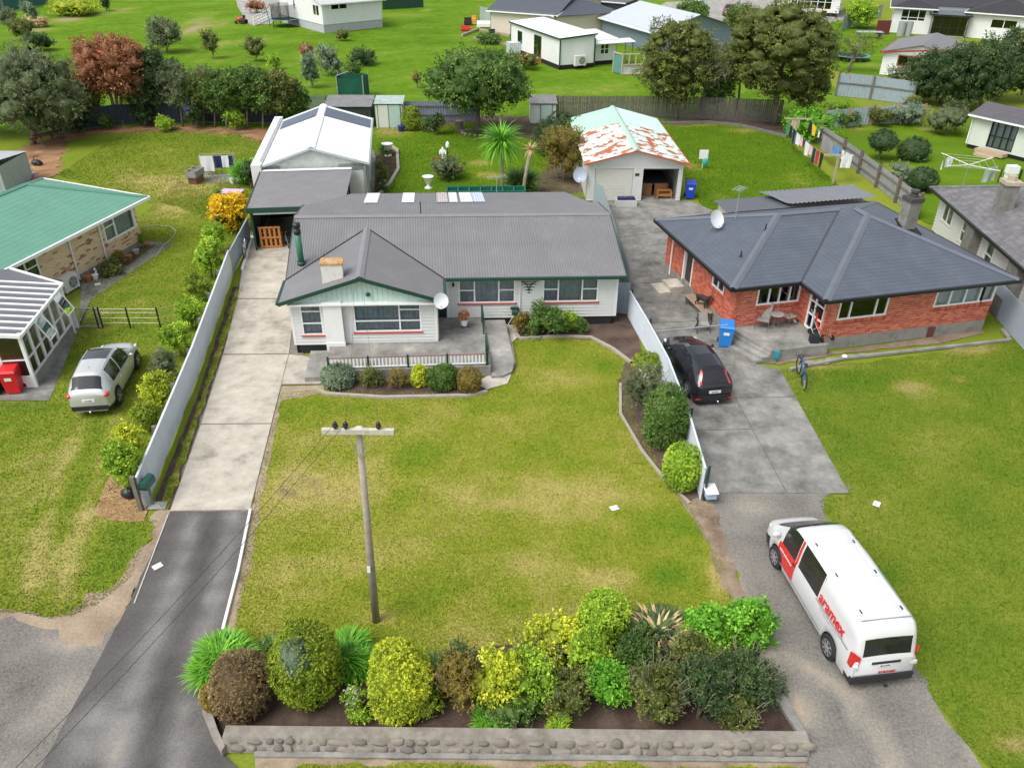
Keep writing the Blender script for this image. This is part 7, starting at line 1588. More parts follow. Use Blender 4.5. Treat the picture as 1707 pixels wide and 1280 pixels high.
mb = MB(); mb.box(-.19, .19, -.018, -.006, .79, .915); pt = mb.build('number_plate', M('plate_white', (.75, .76, .76), .5), van)
o = link('plate_lettering', marks(6, .08, M('plate_ink', (.10, .11, .11), .6)), pt); o.location = (0, -.022, .853); o.rotation_euler = (R(90), 0, 0)
o = link('tailgate_lettering', text_mesh('aramex', .17, vred, bold=.004), van); o.location = (.12, -.012, .62); o.rotation_euler = (R(90), 0, 0)
mb = MB(); mb.tube([(.0, -.02, .36), (.0, -.22, .36), (.0, -.27, .42)], .03, 8); mb.ell((0, -.27, .45), (.035, .035, .035)); mb.build('tow_bar', blackp, van)
for sd in (1, -1):   # big name on the flanks
 me = text_mesh('aramex', .42, vred, bold=.010); o = link('side_lettering', me, van); o.location = (sd * .945, 1.28, 1.30)
 o.rotation_euler = (R(81), 0, R(90) * sd)
 me = marks(18, .085, M('silver_print', (.50, .50, .52), .5)); o = link('side_strapline', me, van); o.location = (sd * .976, 1.28, 1.02); o.rotation_euler = (R(90), 0, R(90) * sd)
 me = marks(9, .13, trimw); o = link('door_lettering', me, van); o.location = (sd * .972, 3.72, .90); o.rotation_euler = (R(90), 0, R(90) * sd)
 mb = MB(); mb.bar((sd * .972, .35, 1.115), (sd * .972, 2.0, 1.115), .008, .03); mb.build('side_rail', M('seam_dark', (.25, .25, .26), .6), van)
 mb = MB(); mb.bar((sd * .83, 1.95, 1.88), (sd * .968, 1.95, .30), .006, .012); mb.build('door_seam', M('seam_dark', (.25, .25, .26)), van)
 for yy in (.7, 1.9, 3.0):
  mb = MB(); mb.box(sd * .60 - .02, sd * .60 + .02, yy - .06, yy + .06, 1.985, 1.998); mb.build('roof_clip', blackp, van)
 mb = MB(); mb.bar((sd * .62, .45, 1.985), (sd * .62, 3.3, 1.985), .03, .012); mb.build('roof_channel', M('van_channel', (.70, .70, .71), .4), van)
 mb = MB(); mb.box(*sorted((sd * .972, sd * .985)), 3.20, 3.33, 1.0, 1.05); mb.build('door_handle', blackp, van)
for yy in (.62, 1.2, 1.8, 2.4, 3.0):
 mb = MB(); mb.bar((-.52, yy, 1.99), (.52, yy, 1.99), .05, .012); mb.build('roof_rib', vw, van)
seam = M('seam_dark', (.25, .25, .26))
for sd in (1, -1):
 mb = MB(); mb.bar((sd * .80, .028, 1.10), (sd * .885, -.004, .56), .014, .012); mb.build('tailgate_seam', seam, van)
 mb = MB(); mb.bar((sd * .972, 1.5, .46), (sd * .972, 3.95, .46), .012, .02); mb.build('sill_line', seam, van)
 mb = MB(); mb.bar((sd * .972, 3.22, 1.06), (sd * .95, 3.22, .30), .008, .012); mb.build('door_seam', seam, van)
mb = MB(); mb.bar((-.88, -.006, .56), (.88, -.006, .56), .012, .012); mb.build('tailgate_seam', seam, van)
mb = MB(); mb.bar((-.74, .44, 1.975), (.74, .44, 1.975), .025, .012); mb.build('tailgate_seam', M('seam_dark', (.25, .25, .26)), van)
mb = MB(); mb.bar((0, .12, 1.62), (.32, .10, 1.55), .02, .02); mb.build('rear_wiper', blackp, van)
mirror(van, 1.06, 4.28, 1.22, vw, 1.3)
for sd in (1, -1):
 mb = MB(); mb.ell((sd * .76, 4.98, .84), (.10, .16, .08)); mb.build('head_lamp', lampw, van, True)
mb = MB(); mb.tube([(.86, 1.3, 1.70), (.93, 1.3, 1.75), (.93, 2.9, 1.75), (.86, 2.9, 1.70)], .03, 6); mb.build('roof_ladder_bar', galv, van)
# ------------------------------------------------------------------ silver crossover
RRw, FRw = G(200.3, 673), G(229.8, 614.5); h2 = math.atan2(-(FRw - RRw).x, (FRw - RRw).y)
silver = M('silver_paint', (.60, .61, .60), .3, .04, 1.0, metal=.45, coat=.5)
sp = dict(L=4.32, wr=.35, wheels=(.86, 3.49), spokes=5, clr=.28, arch=1.2,
 top=[(0, .96), (.05, 1.06), (.12, 1.16), (.42, 1.54), (.60, 1.61), (1.4, 1.66), (2.1, 1.64), (2.5, 1.55), (3.18, 1.09), (3.4, 1.00), (3.9, .92), (4.15, .82), (4.32, .62)],
 belt=[(0, .92), (.5, 1.06), (1.2, 1.03), (3.2, .96), (4.32, .55)], w=[(0, .70), (.08, .80), (.3, .875), (1, .89), (3.5, .89), (3.95, .84), (4.18, .72), (4.32, .55)], roofw=[(0, .60), (.6, .56), (1.4, .58), (2.4, .58), (3.2, .66), (4.3, .5)],
 ws=(2.5, 3.14), rj=6, rw=(.12, .42), sides=[(.78, 1.62), (1.70, 2.75)], extra=[(1.45, 2.38, (7, 8), 'glass_roof', 0), (.0, .26, (3,), 'tail_lamp', 0), (.0, .5, (0,), 'lower_trim', 0)], mats={'glass_roof': M('dark_glass_roof', (.02, .022, .026), .08, coat=.6), 'lower_trim': blackp})
suv, _b = car('silver_suv', 'silver crossover car parked on the left lawn', 'car', root_from_wheel(RRw, .80 * .86, .86, h2), h2, sp, silver); suv.scale = (.86, 1, .97)
for sd in (1, -1):
 mb = MB(); mb.ell((sd * .72, .10, .93), (.15, .12, .085)); mb.build('tail_lamp', tail, suv, True)
 mb = MB(); mb.ell((sd * .715, 3.93, .77), (.09, .20, .055)); mb.build('head_lamp', lampw, suv, True)
 mb = MB(); mb.tube([(sd * .51, .75, 1.59), (sd * .52, 1.4, 1.65), (sd * .52, 2.2, 1.625)], .02, 6); mb.build('roof_rail', silver, suv)
 for yy in (1.32, 2.15):
  mb = MB(); mb.bar((sd * .90, yy, .90), (sd * .90, yy + .16, .90), .025, .025); mb.build('door_handle', silver, suv)
mb = MB(); mb.box(-.72, .72, -.03, .12, .34, .52); mb.build('rear_bumper', blackp, suv)
mb = MB(); mb.box(-.24, .24, -.012, .02, .68, .80); p_ = mb.build('number_plate', M('plate_white', (.75, .76, .76)), suv); o = link('plate_lettering', marks(6, .08, M('plate_ink', (.10, .11, .11), .6)), p_); o.location = (0, -.018, .74); o.rotation_euler = (R(90), 0, 0)
mb = MB(); mb.tube([(.05, -.02, .38), (.05, -.18, .36)], .03); mb.ell((.05, -.2, .38), (.05, .05, .05)); mb.build('tow_ball', chrome, suv)
mb = MB(); mb.tube([(0, .95, 1.575), (0, .80, 1.72)], .008, 5); mb.ell((0, .95, 1.58), (.03, .04, .02)); mb.build('aerial', blackp, suv); mirror(suv, .98, 2.72, 1.05, silver)
# ------------------------------------------------------------------ dark hatchback
RLb, FLb = G(1145, 661), G(1107.6, 600); h3 = math.atan2(-(FLb - RLb).x, (FLb - RLb).y)
blk = M('black_blue_paint', (.012, .013, .017), .18, .1, 1.0, metal=.3, coat=.8)
sp = dict(L=4.34, wr=.325, wheels=(.80, 3.44), spokes=7, clr=.2,
 top=[(0, .88), (.05, .95), (.14, 1.02), (.42, 1.36), (.62, 1.43), (1.4, 1.495), (2.1, 1.475), (2.5, 1.38), (3.22, .98), (3.5, .94), (3.95, .86), (4.2, .74), (4.34, .55)],
 belt=[(0, .84), (.5, .98), (1.2, .95), (3.2, .88), (4.34, .5)], w=[(0, .72), (.08, .82), (.3, .895), (1, .92), (3.5, .91), (3.95, .85), (4.2, .72), (4.34, .52)], roofw=[(0, .60), (.6, .56), (1.4, .58), (2.4, .58), (3.2, .66), (4.3, .5)],
 ws=(2.5, 3.16), rw=(.14, .41), sides=[(.70, 1.0), (1.06, 1.72), (1.80, 2.85)], extra=[(.08, .50, (6,), 'tail_lamp', 0)])
hb, _b = car('dark_hatchback', 'black hatchback parked on the concrete drive beside the fence', 'car', root_from_wheel(RLb, -.83 * .87, .80, h3), h3, sp, blk); hb.scale = (.87, 1, .97)
mb = MB(); mb.box(-.74, .74, -.04, .1, .32, .52); mb.build('rear_bumper', blackp, hb)
mb = MB(); mb.box(-.26, .26, -.012, .02, .60, .72); p_ = mb.build('number_plate', M('plate_white', (.75, .76, .76)), hb); o = link('plate_lettering', marks(6, .08, M('plate_ink', (.10, .11, .11), .6)), p_); o.location = (0, -.018, .66); o.rotation_euler = (R(90), 0, 0)
for sd in (1, -1):
 mb = MB(); mb.box(*sorted((sd * .62, sd * .82)), -.045, -.01, .36, .42); mb.build('reflector', tail, hb)
 mb = MB(); mb.ell((sd * .72, 3.95, .71), (.09, .20, .05)); mb.build('head_lamp', lampw, hb, True)
mb = MB(); mb.tube([(.1, -.02, .30), (.1, -.16, .3)], .025); mb.ell((.1, -.18, .33), (.045, .045, .045)); mb.build('tow_ball', chrome, hb)
mb = MB(); mb.bar((.0, .16, 1.08), (.28, .20, 1.13), .02, .02); mb.build('rear_wiper', blackp, hb); mirror(hb, 1.0, 2.80, 1.0, blk)
# ------------------------------------------------------------------ far cars
def small_car(label, p, rz, paint, sc=1.0):
 s2 = dict(sp); t, _ = car('parked_car', label, 'car', p, rz, s2, paint); return t
small_car('dark red car parked far away at the top', G(1216, 22), R(165), M('dark_red_paint', (.16, .02, .035), .25, .05, coat=.6))
small_car('white car parked far away behind the green tree', G(1168, 16), R(150), vw)
small_car('silver car parked inside the carport', CP.matrix_basis @ Vector((3.3, -3.9, .02)), R(7.5), M('pale_car', (.60, .62, .62), .3, .05, coat=.5))
# ================================================================== the power pole
pw = M('pole_wood', (.34, .295, .245), .9, .25, 4, dirt=(.42, .25, .11), dirt_amt=.25, dirt_scale=1.2, bump=.01, bscale=20)
PB = G(627, 1035); PT = GY(598, 716, PB.y); hp = PT.z
UPo = thing('power_pole', 'weathered timber power pole with a crossarm on the front lawn', 'power pole', PB)
lx = PT.x - PB.x
mb = MB(); mb.tube([(0, 0, -.1), (lx * .5, 0, hp * .5), (lx, 0, hp)], [.105, .09, .072], 12); mb.build('pole', pw, UPo, True)
mb = MB(); mb.lathe([(.09, 0), (.10, .04), (.04, .07)], (lx, 0, hp), 12); mb.build('pole_cap', M('pole_cap', (.6, .58, .52), .7), UPo)
ca0, ca1 = GY(536, 713, PB.y - .14) - PB, GY(657, 722, PB.y - .14) - PB; ca1.z = ca0.z = (ca0.z + ca1.z) / 2 - .02
mb = MB(); mb.bar(ca0, ca1, .10, .12); mb.build('crossarm', M('crossarm_pale', (.52, .49, .43), .85, .15, 5, dirt=(.30, .27, .22), dirt_amt=.3, dirt_scale=4), UPo)
for u_ in (.35, .72):
 mb = MB(); mb.bar(ca0.lerp(ca1, u_) - UP * .06, Vector((lx * .95, -.12, hp - .75)), .03, .012); mb.build('brace', galv, UPo)
ins = []
for u_ in (.19, .335, .79):
 p = ca0.lerp(ca1, u_); mb = MB(); mb.lathe([(.02, .05), (.02, .10), (.06, .11), (.065, .16), (.04, .17), (.055, .20), (.03, .25)], p, 10); mb.build('insulator', M('brown_ceramic', (.03, .018, .015), .25), UPo, True); ins.append(p + UP * .2 + PB)
mb = MB(); mb.box(-.04, .04, -.16, -.14, 1.9, 2.1); mb.build('pole_tag', trimw, UPo)
wirem = M('wire_dark', (.05, .05, .052), .6)
def wire(label, a, b, sag=.35, r=.006):
 a, b = Vector(a), Vector(b); pts = [a.lerp(b, k / 24) - UP * (sag * 4 * (k / 24) * (1 - k / 24)) - a for k in range(25)]
 mb = MB(); mb.tube(pts, r, 5); tag(mb.build('power_line', wirem, None, loc=a), label, 'power line')
for i, (q, lab) in enumerate((((5, 1280), 'overhead line from the left insulator towards the lower left'), ((38, 1280), 'overhead line from the middle insulator towards the lower left'))):
 e = G(*q, 5.6); wire(lab, ins[i], ins[i] + (e - ins[i]) * 1.35, .25)
gp0 = w0(wu / 2 + .1, wv, 3.05)
wire('service line from the power pole to the gable of the white house', ins[2], gp0, .30, .005)
wire('second service line from the power pole to the white gable', ins[1], gp0 + Vector((-.35, 0, .05)), .40, .005)
# ================================================================== bins
def bin_(label, p, rz, body, lid, tagm=None):
 t = thing('wheelie_bin', label, 'wheelie bin', (p[0], p[1], .015), rz); mb = MB()
 vs = [(-.24, -.26, .06), (.24, -.26, .06), (.24, .22, .06), (-.24, .22, .06), (-.29, -.33, .95), (.29, -.33, .95), (.29, .32, .95), (-.29, .32, .95)]
 mb.add(vs, [(3, 2, 1, 0), (0, 1, 5, 4), (1, 2, 6, 5), (2, 3, 7, 6), (3, 0, 4, 7), (4, 5, 6, 7)]); mb.build('body', body, t)
 mb = MB(); mb.add([(-.31, -.36, .95), (.31, -.36, .95), (.31, .34, .97), (-.31, .34, .97), (-.27, -.30, 1.03), (.27, -.30, 1.03), (.28, .32, 1.06), (-.28, .32, 1.06)], [(0, 1, 5, 4), (1, 2, 6, 5), (2, 3, 7, 6), (3, 0, 4, 7), (4, 5, 6, 7), (3, 2, 1, 0)]); mb.build('lid', lid, t)
 for sd in (1, -1):
  mb = MB(); mb.tube([(sd * .25, .26, .11), (sd * .31, .26, .11)], .11, 14); mb.build('wheel', tyre, t)
 mb = MB(); mb.tube([(-.25, .38, .93), (.25, .38, .93)], .02, 6); mb.build('handle', lid, t)
 if tagm: mb = MB(); mb.add([(-.12, -.325, .62), (.12, -.325, .62), (.12, -.340, .76), (-.12, -.340, .76)], [(0, 1, 2, 3)]); mb.build('sticker', tagm, t)
 return t
binr = M('bin_red', (.62, .015, .02), .4, .05); binb = M('bin_blue', (.02, .22, .62), .4, .06); bing = M('bin_green', (.008, .035, .025), .5); biny = M('bin_yellow', (.75, .45, .02), .45)
q = G(25, 655); bin_('bright red wheelie bin beside the conservatory', (q.x, q.y + .12), R(10), binr, binr, trimw)
q = G(-8, 657); bin_('dark green wheelie bin with yellow lid beside the red bin', (q.x, q.y + .12), R(5), bing, biny)
q = G(1209, 580); bin_('blue wheelie bin beside the terrace steps of the brick house', (q.x, q.y + .22), R(-12), binb, binb, trimw)
q = G(1150, 333); bin_('royal blue bin beside the open garage bay', (q.x, q.y + .25), R(-5), M('bin_royal', (.01, .06, .55), .4), M('bin_royal', (.01, .06, .55)), trimw)
q = G(1372, 30); bin_('green bin with yellow lid at the far courtyard', (q.x, q.y), 0, bing, biny)
# ================================================================== dishes and aerials
def dish(label, p, rz, r, dm, tilt=35, mast=.5, back=False):
 t = thing('satellite_dish', label, 'satellite dish', p, rz); n = 24; mb = MB(); vs = [(0, 0, 0)]; fs = []
 for j in range(1, 6):
  rr_ = r * j / 5
  for k in range(n): a = 6.283 * k / n; vs.append((rr_ * math.cos(a), -(rr_ / r) ** 2 * r * .28, rr_ * math.sin(a) * 1.1))
 for k in range(n): fs.append((0, 1 + k, 1 + (k + 1) % n))
 for j in range(4):
  for k in range(n): a = 1 + j * n; fs.append((a + k, a + n + k, a + n + (k + 1) % n, a + (k + 1) % n))
 mb.add(vs, fs); o = mb.build('reflector', dm, t, True); o.location = (0, 0, mast + r * .5); o.rotation_euler = (R(-tilt), 0, 0)
 mb = MB(); mb.tube([(0, .25, 0), (0, .08, mast * .7), (0, .04, mast + r * .5)], .025, 7); mb.build('mast', galv, t)
 mb = MB(); e = Vector((0, -r * 1.0, mast + r * .25)); mb.tube([(0, .0, mast + r * .1 - r * .6), e], .015, 6); mb.box(e.x - .05, e.x + .05, e.y - .08, e.y + .04, e.z - .05, e.z + .05); mb.build('feed_arm', trimw, t); return t
dishm = M('dish_pale', (.60, .62, .64), .5, .05); dishb = M('dish_blue', (.30, .36, .44), .5, .05)
p = w0(wu - .12, wv - .1, ZE - .25); dish('pale grey satellite dish on the corner of the mint gable', p, R(5), .29, dishm, 20, .15)
p = BR.matrix_basis @ Vector((1.45, 4.9, 2.6 + .346 * 1.45)); dish('white satellite dish on the charcoal roof', p, R(30), .38, dishm, 30, .35)
q = G(966, 340); dish('blue grey satellite dish on a pole behind the house corner', (q.x, q.y + .5, 0), R(-12), .42, dishb, 25, 1.4)
def aerial(label, p, h, n=6, rz=0.0, s=1.0):
 t = thing('tv_aerial', label, 'aerial', p, rz); mb = MB(); mb.tube([(0, 0, 0), (0, 0, h)], .018, 6); mb.build('mast', galv, t)
 mb = MB(); mb.tube([(-.4 * s, 0, h), (.4 * s, 0, h)], .012, 5); mb.build('boom', galv, t)
 for k in range(n): x = (-.38 + .76 * k / (n - 1)) * s; mb = MB(); mb.tube([(x, -.28 * s, h), (x, .28 * s, h)], .008, 5); mb.build('element', galv, t)
 return t
aerial('television aerial on the rear roof of the white house', w0(9.35, 8.2, 2.7), 1.5, 7, R(20), 1.2)
aerial('thin television aerial on the brick house', BR.matrix_basis @ Vector((2.6, 5.2, 3.4)), 1.5, 6, R(50), .9)
# ================================================================== terrace furniture of the brick house
sling = M('sling_grey', (.30, .29, .27), .8, .1); metg = M('metal_grey', (.12, .115, .11), .5)
def patio_chair(label, p, rz):
 t = thing('patio_chair', label, 'chair', p, rz, None)
 mb = MB(); mb.slab([(-.25, -.25, .42), (.25, -.25, .42), (.25, .25, .38), (-.25, .25, .38)], .02); mb.build('seat', sling, t)
 mb = MB(); mb.slab([(-.25, .24, .40), (.25, .24, .40), (.25, .46, 1.0), (-.25, .46, 1.0)], .025); mb.build('backrest', sling, t)
 for sd in (1, -1):
  mb = MB(); mb.tube([(sd * .27, -.27, 0), (sd * .27, -.25, .60), (sd * .27, .32, .62)], .014, 6); mb.build('arm', metg, t); mb = MB(); mb.tube([(sd * .27, .42, 0), (sd * .27, .2, .42)], .014, 6); mb.build('leg', metg, t)
 return t
tzb = fz_ - .03
def onterr(pxp, z=None): q = G(*pxp, tzb); return (q.x, q.y, tzb)
patio_chair('grey sling patio chair left of the small table', onterr((1270, 546)), R(-25)); patio_chair('grey sling patio chair right of the small table', onterr((1312, 540)), R(35))
pt_ = thing('patio_table', 'small round grey table between the two patio chairs', 'table', onterr((1291, 545)))
mb = MB(); mb.lathe([(.30, .60), (.30, .63)], (0, 0, 0), 20); mb.build('table_top', sling, pt_)
for k in range(4):
 a = .785 + k * 1.571; mb = MB(); mb.tube([(.26 * math.cos(a), .26 * math.sin(a), 0), (-.12 * math.cos(a), -.12 * math.sin(a), .6)], .014, 6); mb.build('leg', metg, pt_)
ST = thing('pushchair', 'red and black pushchair standing by the brick house door', 'pushchair', onterr((1368, 562)), R(20))
redf = M('red_fabric', (.70, .05, .03), .8, .1); blf = M('black_fabric', (.02, .02, .025), .8)
mb = MB(); mb.slab([(-.20, -.15, .45), (.20, -.15, .45), (.20, .18, .42), (-.20, .18, .42)], .05); mb.build('seat', redf, ST)
mb = MB(); mb.slab([(-.20, .16, .43), (.20, .16, .43), (.20, .38, .95), (-.20, .38, .95)], .04); mb.build('backrest', redf, ST)
mb = MB()
for k in range(7):
 a = R(20 + k * 20);
 mb.add([(-.22, .38 - .34 * math.cos(a) * .8, .85 + .34 * math.sin(a)), (.22, .38 - .34 * math.cos(a) * .8, .85 + .34 * math.sin(a))], [])
 if k: n_ = 2 * k; mb.f.append((n_ - 2, n_ - 1, n_ + 1, n_))
mb.build('hood', blf, ST)
for sd in (1, -1):
 mb = MB(); mb.tube([(sd * .24, -.35, .12), (sd * .24, .25, .60), (sd * .24, .62, 1.05)], .014, 6); mb.build('frame_tube', galv, ST); mb = MB(); mb.tube([(sd * .24, .42, .12), (sd * .24, .0, .5)], .014, 6); mb.build('frame_tube', galv, ST)
 for y in (-.38, .42): mb = MB(); mb.tube([(sd * .26 - .02, y, .12), (sd * .26 + .02, y, .12)], .12, 14); mb.build('wheel', tyre, ST)
mb = MB(); mb.slab([(-.2, -.2, .22), (.2, -.2, .22), (.2, .3, .22), (-.2, .3, .22)], .1); mb.build('basket', blf, ST)
mb = MB(); q = onterr((1356, 570)); mb.box(-.18, .18, -.14, .14, 0, .30); mb.box(-.12, .12, -.1, .1, .3, .34); tag(mb.build('black_bag', blf, None, loc=q), 'black bag standing beside the red pushchair', 'bag')
mb = MB(); q = onterr((1362, 548)); mb.box(-.35, .35, -.22, .22, 0, .02); o = mb.build('door_mat', M('coir', (.33, .21, .07), .95, .2, 12), None, loc=q); o.rotation_euler.z = R(14); tag(o, 'tan coir mat by the brick house door', 'door mat')
SH = thing('shoe_rack', 'black shoes and a black and white bag heaped against the brick wall', 'shoes', onterr((1336, 536)))
for k in range(6):
 mb = MB(); mb.ell((-.32 + k * .13, -.05 + .1 * (k % 2), .05), (.06, .14, .05)); mb.build('shoe', blf if k % 3 else trimw, SH, True)
mb = MB(); mb.ell((.05, .12, .25), (.16, .12, .26)); mb.build('bag', blf, SH, True); mb = MB(); mb.ell((.12, .05, .42), (.10, .09, .09)); mb.build('bag_flap', trimw, SH, True)
mb = MB(); q = G(1292, 604, .0); mb.box(-.10, .10, -.05, .05, .22, .52); mb.tube([(0, 0, 0), (0, 0, .3)], .03); tag(mb.build('tap_box', M('teal_box', (.03, .30, .38), .5), None, loc=q), 'teal blue hose box against the terrace wall', 'box')
mb = MB(); q = G(1407, 598); mb.ell((0, 0, .10), (.12, .12, .10)); tag(mb.build('white_ball', trimw, None, True, loc=q), 'white ball on the dirt below the brick wall', 'ball')
for k, (a, b) in enumerate(((1420, 596), (1386, 601), (1370, 605), (1350, 606), (1440, 594))):
 mb = MB(); n = 7; pl_ = [(.28 * math.cos(i * 6.283 / n) * (1 + .2 * math.sin(i * 3 + k)), .18 * math.sin(i * 6.283 / n)) for i in range(n)]; mb.prism(pl_, 0, .05)
 o = mb.build('paving_stone', concw, None, loc=G(a, b) + UP * .01); tag(o, 'flat grey stepping stone below the brick wall, ' + ('second from the right', 'third from the left', 'second from the left', 'leftmost', 'rightmost')[k], 'paving stone', 'stepping stones below the brick wall')
# bench and dog
BN = thing('bench', 'low weathered timber bench against the brick side wall', 'bench', G(1165, 512), R(14.09))
p_a, p_b = BR.matrix_basis.inverted() @ G(1145, 492, .42), BR.matrix_basis.inverted() @ G(1178, 524, .42); Lb_ = abs(p_a.y - p_b.y); Lb_ = max(1.6, Lb_)
mid = BR.matrix_basis @ Vector((.18, (p_a.y + p_b.y) / 2, 0)); BN.location = (mid.x, mid.y, .02)
for k in range(3): mb = MB(); mb.box(-.22 + k * .15, -.22 + k * .15 + .14, -Lb_ / 2, Lb_ / 2, .40, .44); mb.build('slat', M('bench_wood', (.30, .22, .15), .85, .2, 4), BN)
for y in (-Lb_ / 2 + .1, Lb_ / 2 - .1): mb = MB(); mb.box(-.2, .2, y - .04, y + .04, 0, .40); mb.build('leg', timber, BN)
def skin_obj(name, parent, pts, edges, mat, sub=2):
 me = bpy.data.meshes.new(name); me.from_pydata([p[:3] for p in pts], edges, []); me.materials.append(mat); o = link(name, me, parent)
 m = o.modifiers.new('skin', 'SKIN'); m.use_smooth_shade = True; me.skin_vertices or None
 for v, p in zip(me.skin_vertices[0].data, pts): v.radius = (p[3], p[3])
 me.skin_vertices[0].data[0].use_root = True
 s = o.modifiers.new('sub', 'SUBSURF'); s.levels = sub; s.render_levels = sub; return o
DG = thing('dog', 'dark brown dog standing on the timber bench', 'dog', BN.matrix_basis @ Vector((.02, -.35, .44)), R(14 - 160))
# local: +y is where the dog faces
pts = [(0, -.28, .44, .10), (0, -.10, .46, .115), (0, .12, .45, .13), (0, .24, .47, .12), (0, .34, .56, .085), (0, .42, .64, .075), (0, .50, .63, .055), (0, .58, .60, .035),
  (.07, -.30, .40, .07), (.075, -.24, .26, .05), (.075, -.36, .14, .026), (.075, -.33, .02, .028), (-.07, -.30, .40, .07), (-.075, -.24, .26, .05), (-.075, -.36, .14, .026), (-.075, -.33, .02, .028),
  (.075, .22, .36, .055), (.078, .20, .20, .034), (.078, .22, .02, .030), (-.075, .22, .36, .055), (-.078, .20, .20, .034), (-.078, .22, .02, .030), (0, -.40, .46, .028), (.03, -.52, .50, .02), (.05, -.62, .56, .012)]
ed = [(0, 1), (1, 2), (2, 3), (3, 4), (4, 5), (5, 6), (6, 7), (0, 8), (8, 9), (9, 10), (10, 11), (0, 12), (12, 13), (13, 14), (14, 15), (2, 16), (16, 17), (17, 18), (2, 19), (19, 20), (20, 21), (0, 22), (22, 23), (23, 24)]
furm = M('dog_fur', (.030, .020, .015), .7, .3, 9); skin_obj('body', DG, pts, ed, furm)
for sd in (1, -1): mb = MB(); mb.ell((sd * .065, .40, .66), (.022, .035, .06)); mb.build('ear', furm, DG, True)
# camp chair at the gate
CC = thing('folding_chair', 'grey and black folding chair leaning at the mesh gate', 'chair', G(1172, 556), R(5))
mb = MB(); mb.slab([(-.25, 0, .40), (.25, 0, .40), (.25, .30, .42), (-.25, .30, .42)], .03); mb.build('seat', sling, CC); mb = MB(); mb.slab([(-.25, .3, .42), (.25, .3, .42), (.25, .42, .82), (-.25, .42, .82)], .03); mb.build('backrest', sling, CC)
for sd in (1, -1):
 mb = MB(); mb.tube([(sd * .3, -.1, 0), (sd * .22, .4, .8)], .022, 6); mb.build('leg', blackp, CC); mb = MB(); mb.tube([(sd * .3, .4, 0), (sd * .3, -.05, .62), (sd * .3, .3, .6)], .03, 6); mb.build('arm', blackp, CC)
# ================================================================== bicycles
def bicycle(label, p, rz, frame, lean=0, s=1.0):
 t = thing('bicycle', label, 'bicycle', p, rz); t.rotation_euler = (lean, 0, rz); t.scale = (s,) * 3; r = .33
 wm = MB(); n = 30
 for k in range(n):
  pass
 wm.tube([(0, r * math.cos(2 * math.pi * k / n), r * math.sin(2 * math.pi * k / n)) for k in range(n + 1)], .024, 6, cap=False); wm = wm.mesh('wheel', tyre, True)
 sm = MB()
 for k in range(12): a = math.pi * k / 6; sm.tube([(.0, 0, 0), (0, r * math.cos(a), r * math.sin(a))], .003, 3)
 sm.tube([(-.04, 0, 0), (.04, 0, 0)], .025, 8); sm = sm.mesh('spokes', galv)
 for y in (-.52, .52): o = link('wheel', wm, t); o.location = (0, y, r + .024); link('spokes', sm, o)
 A, B, C, D, E = Vector((0, -.52, .35)), Vector((0, -.12, .28)), Vector((0, -.22, .78)), Vector((0, .36, .82)), Vector((0, .52, .35))
 mb = MB()
 for a, b in ((A, B), (B, C), (A, C), (C, D), (B, D)): mb.tube([a, b], .022, 7)
 mb.build('frame', frame, t); mb = MB(); mb.tube([D + Vector((0, -.03, .12)), D, E], .02, 7); mb.build('fork', blackp, t)
 mb = MB(); mb.tube([(-.30, .30, .98), (-.1, .36, .95), (.1, .36, .95), (.30, .30, .98)], .014, 6); mb.build('handlebar', blackp, t)
 mb = MB(); mb.tube([C, C + Vector((0, -.03, .14))], .015); mb.ell((0, -.26, .94), (.07, .14, .035)); mb.build('saddle', blackp, t)
 mb = MB(); mb.tube([(-.16, -.12, .20), (-.05, -.12, .28), (.05, -.12, .28), (.16, -.12, .36)], .012); mb.tube([(-.02, -.12, .28), (.02, -.12, .28)], .09, 12); mb.build('crank', blackp, t); return t
q0, q1 = G(1326, 618), G(1340, 650); q = (q0 + q1) / 2
bicycle('blue bicycle standing at the edge of the brick house lawn', (q.x, q.y, .01), math.atan2(-(q0 - q1).x, (q0 - q1).y), M('bike_blue', (.03, .10, .28), .35), R(8))
FE = G(404, 428); fd = (G(418, 398) - G(389, 456)).normalized()
bicycle('white bicycle hung against the blue grey fence by the carport', (FE.x + .25, FE.y, .25), math.atan2(-fd.x, fd.y), trimw, R(14), .8)
# ================================================================== letter boxes, papers, bags
LBx = thing('letterbox', 'dark green rounded letterbox on a post at the drive entrance', 'letterbox', G(256, 842), R(-8))
mb = MB(); mb.box(-.03, .03, -.03, .03, 0, .80); mb.build('post', timber, LBx)
mb = MB(); n = 12; vs = []; fs = []
for y in (-.28, .24):
 vs += [(-.14, y, .80), (.14, y, .80)] + [(.14 * math.cos(math.pi * k / n), y, .95 + .13 * math.sin(math.pi * k / n)) for k in range(n + 1)]
m_ = n + 3
mb.add(vs, [tuple(range(m_))[::-1], tuple(range(m_, 2 * m_))] + [(i, (i + 1) % m_, m_ + (i + 1) % m_, m_ + i) for i in range(m_)]); mb.build('box', M('letterbox_green', (.012, .09, .065), .4), LBx); mb = MB(); mb.box(-.10, .10, -.295, -.282, .84, .90); mb.build('slot', blackp, LBx)
LB2 = thing('letterbox', 'white and pale blue letterbox at the end of the right fence', 'letterbox', G(1181, 836), R(5))
mb = MB(); mb.box(-.04, .04, -.04, .04, 0, .25); mb.build('post', timber, LB2); mb = MB(); mb.box(-.16, .16, -.2, .2, .25, .48); mb.build('box', M('pale_blue', (.38, .50, .66), .5), LB2); mb = MB(); mb.slab([(-.2, -.24, .49), (.2, -.24, .49), (.2, .24, .54), (-.2, .24, .54)], .02); mb.build('lid', trimw, LB2)
sheet('letterbox_pad', px([(246, 850), (250, 838), (280, 838), (276, 850)]), .02, concg, .3, cst(.75), 0, thick=.03)
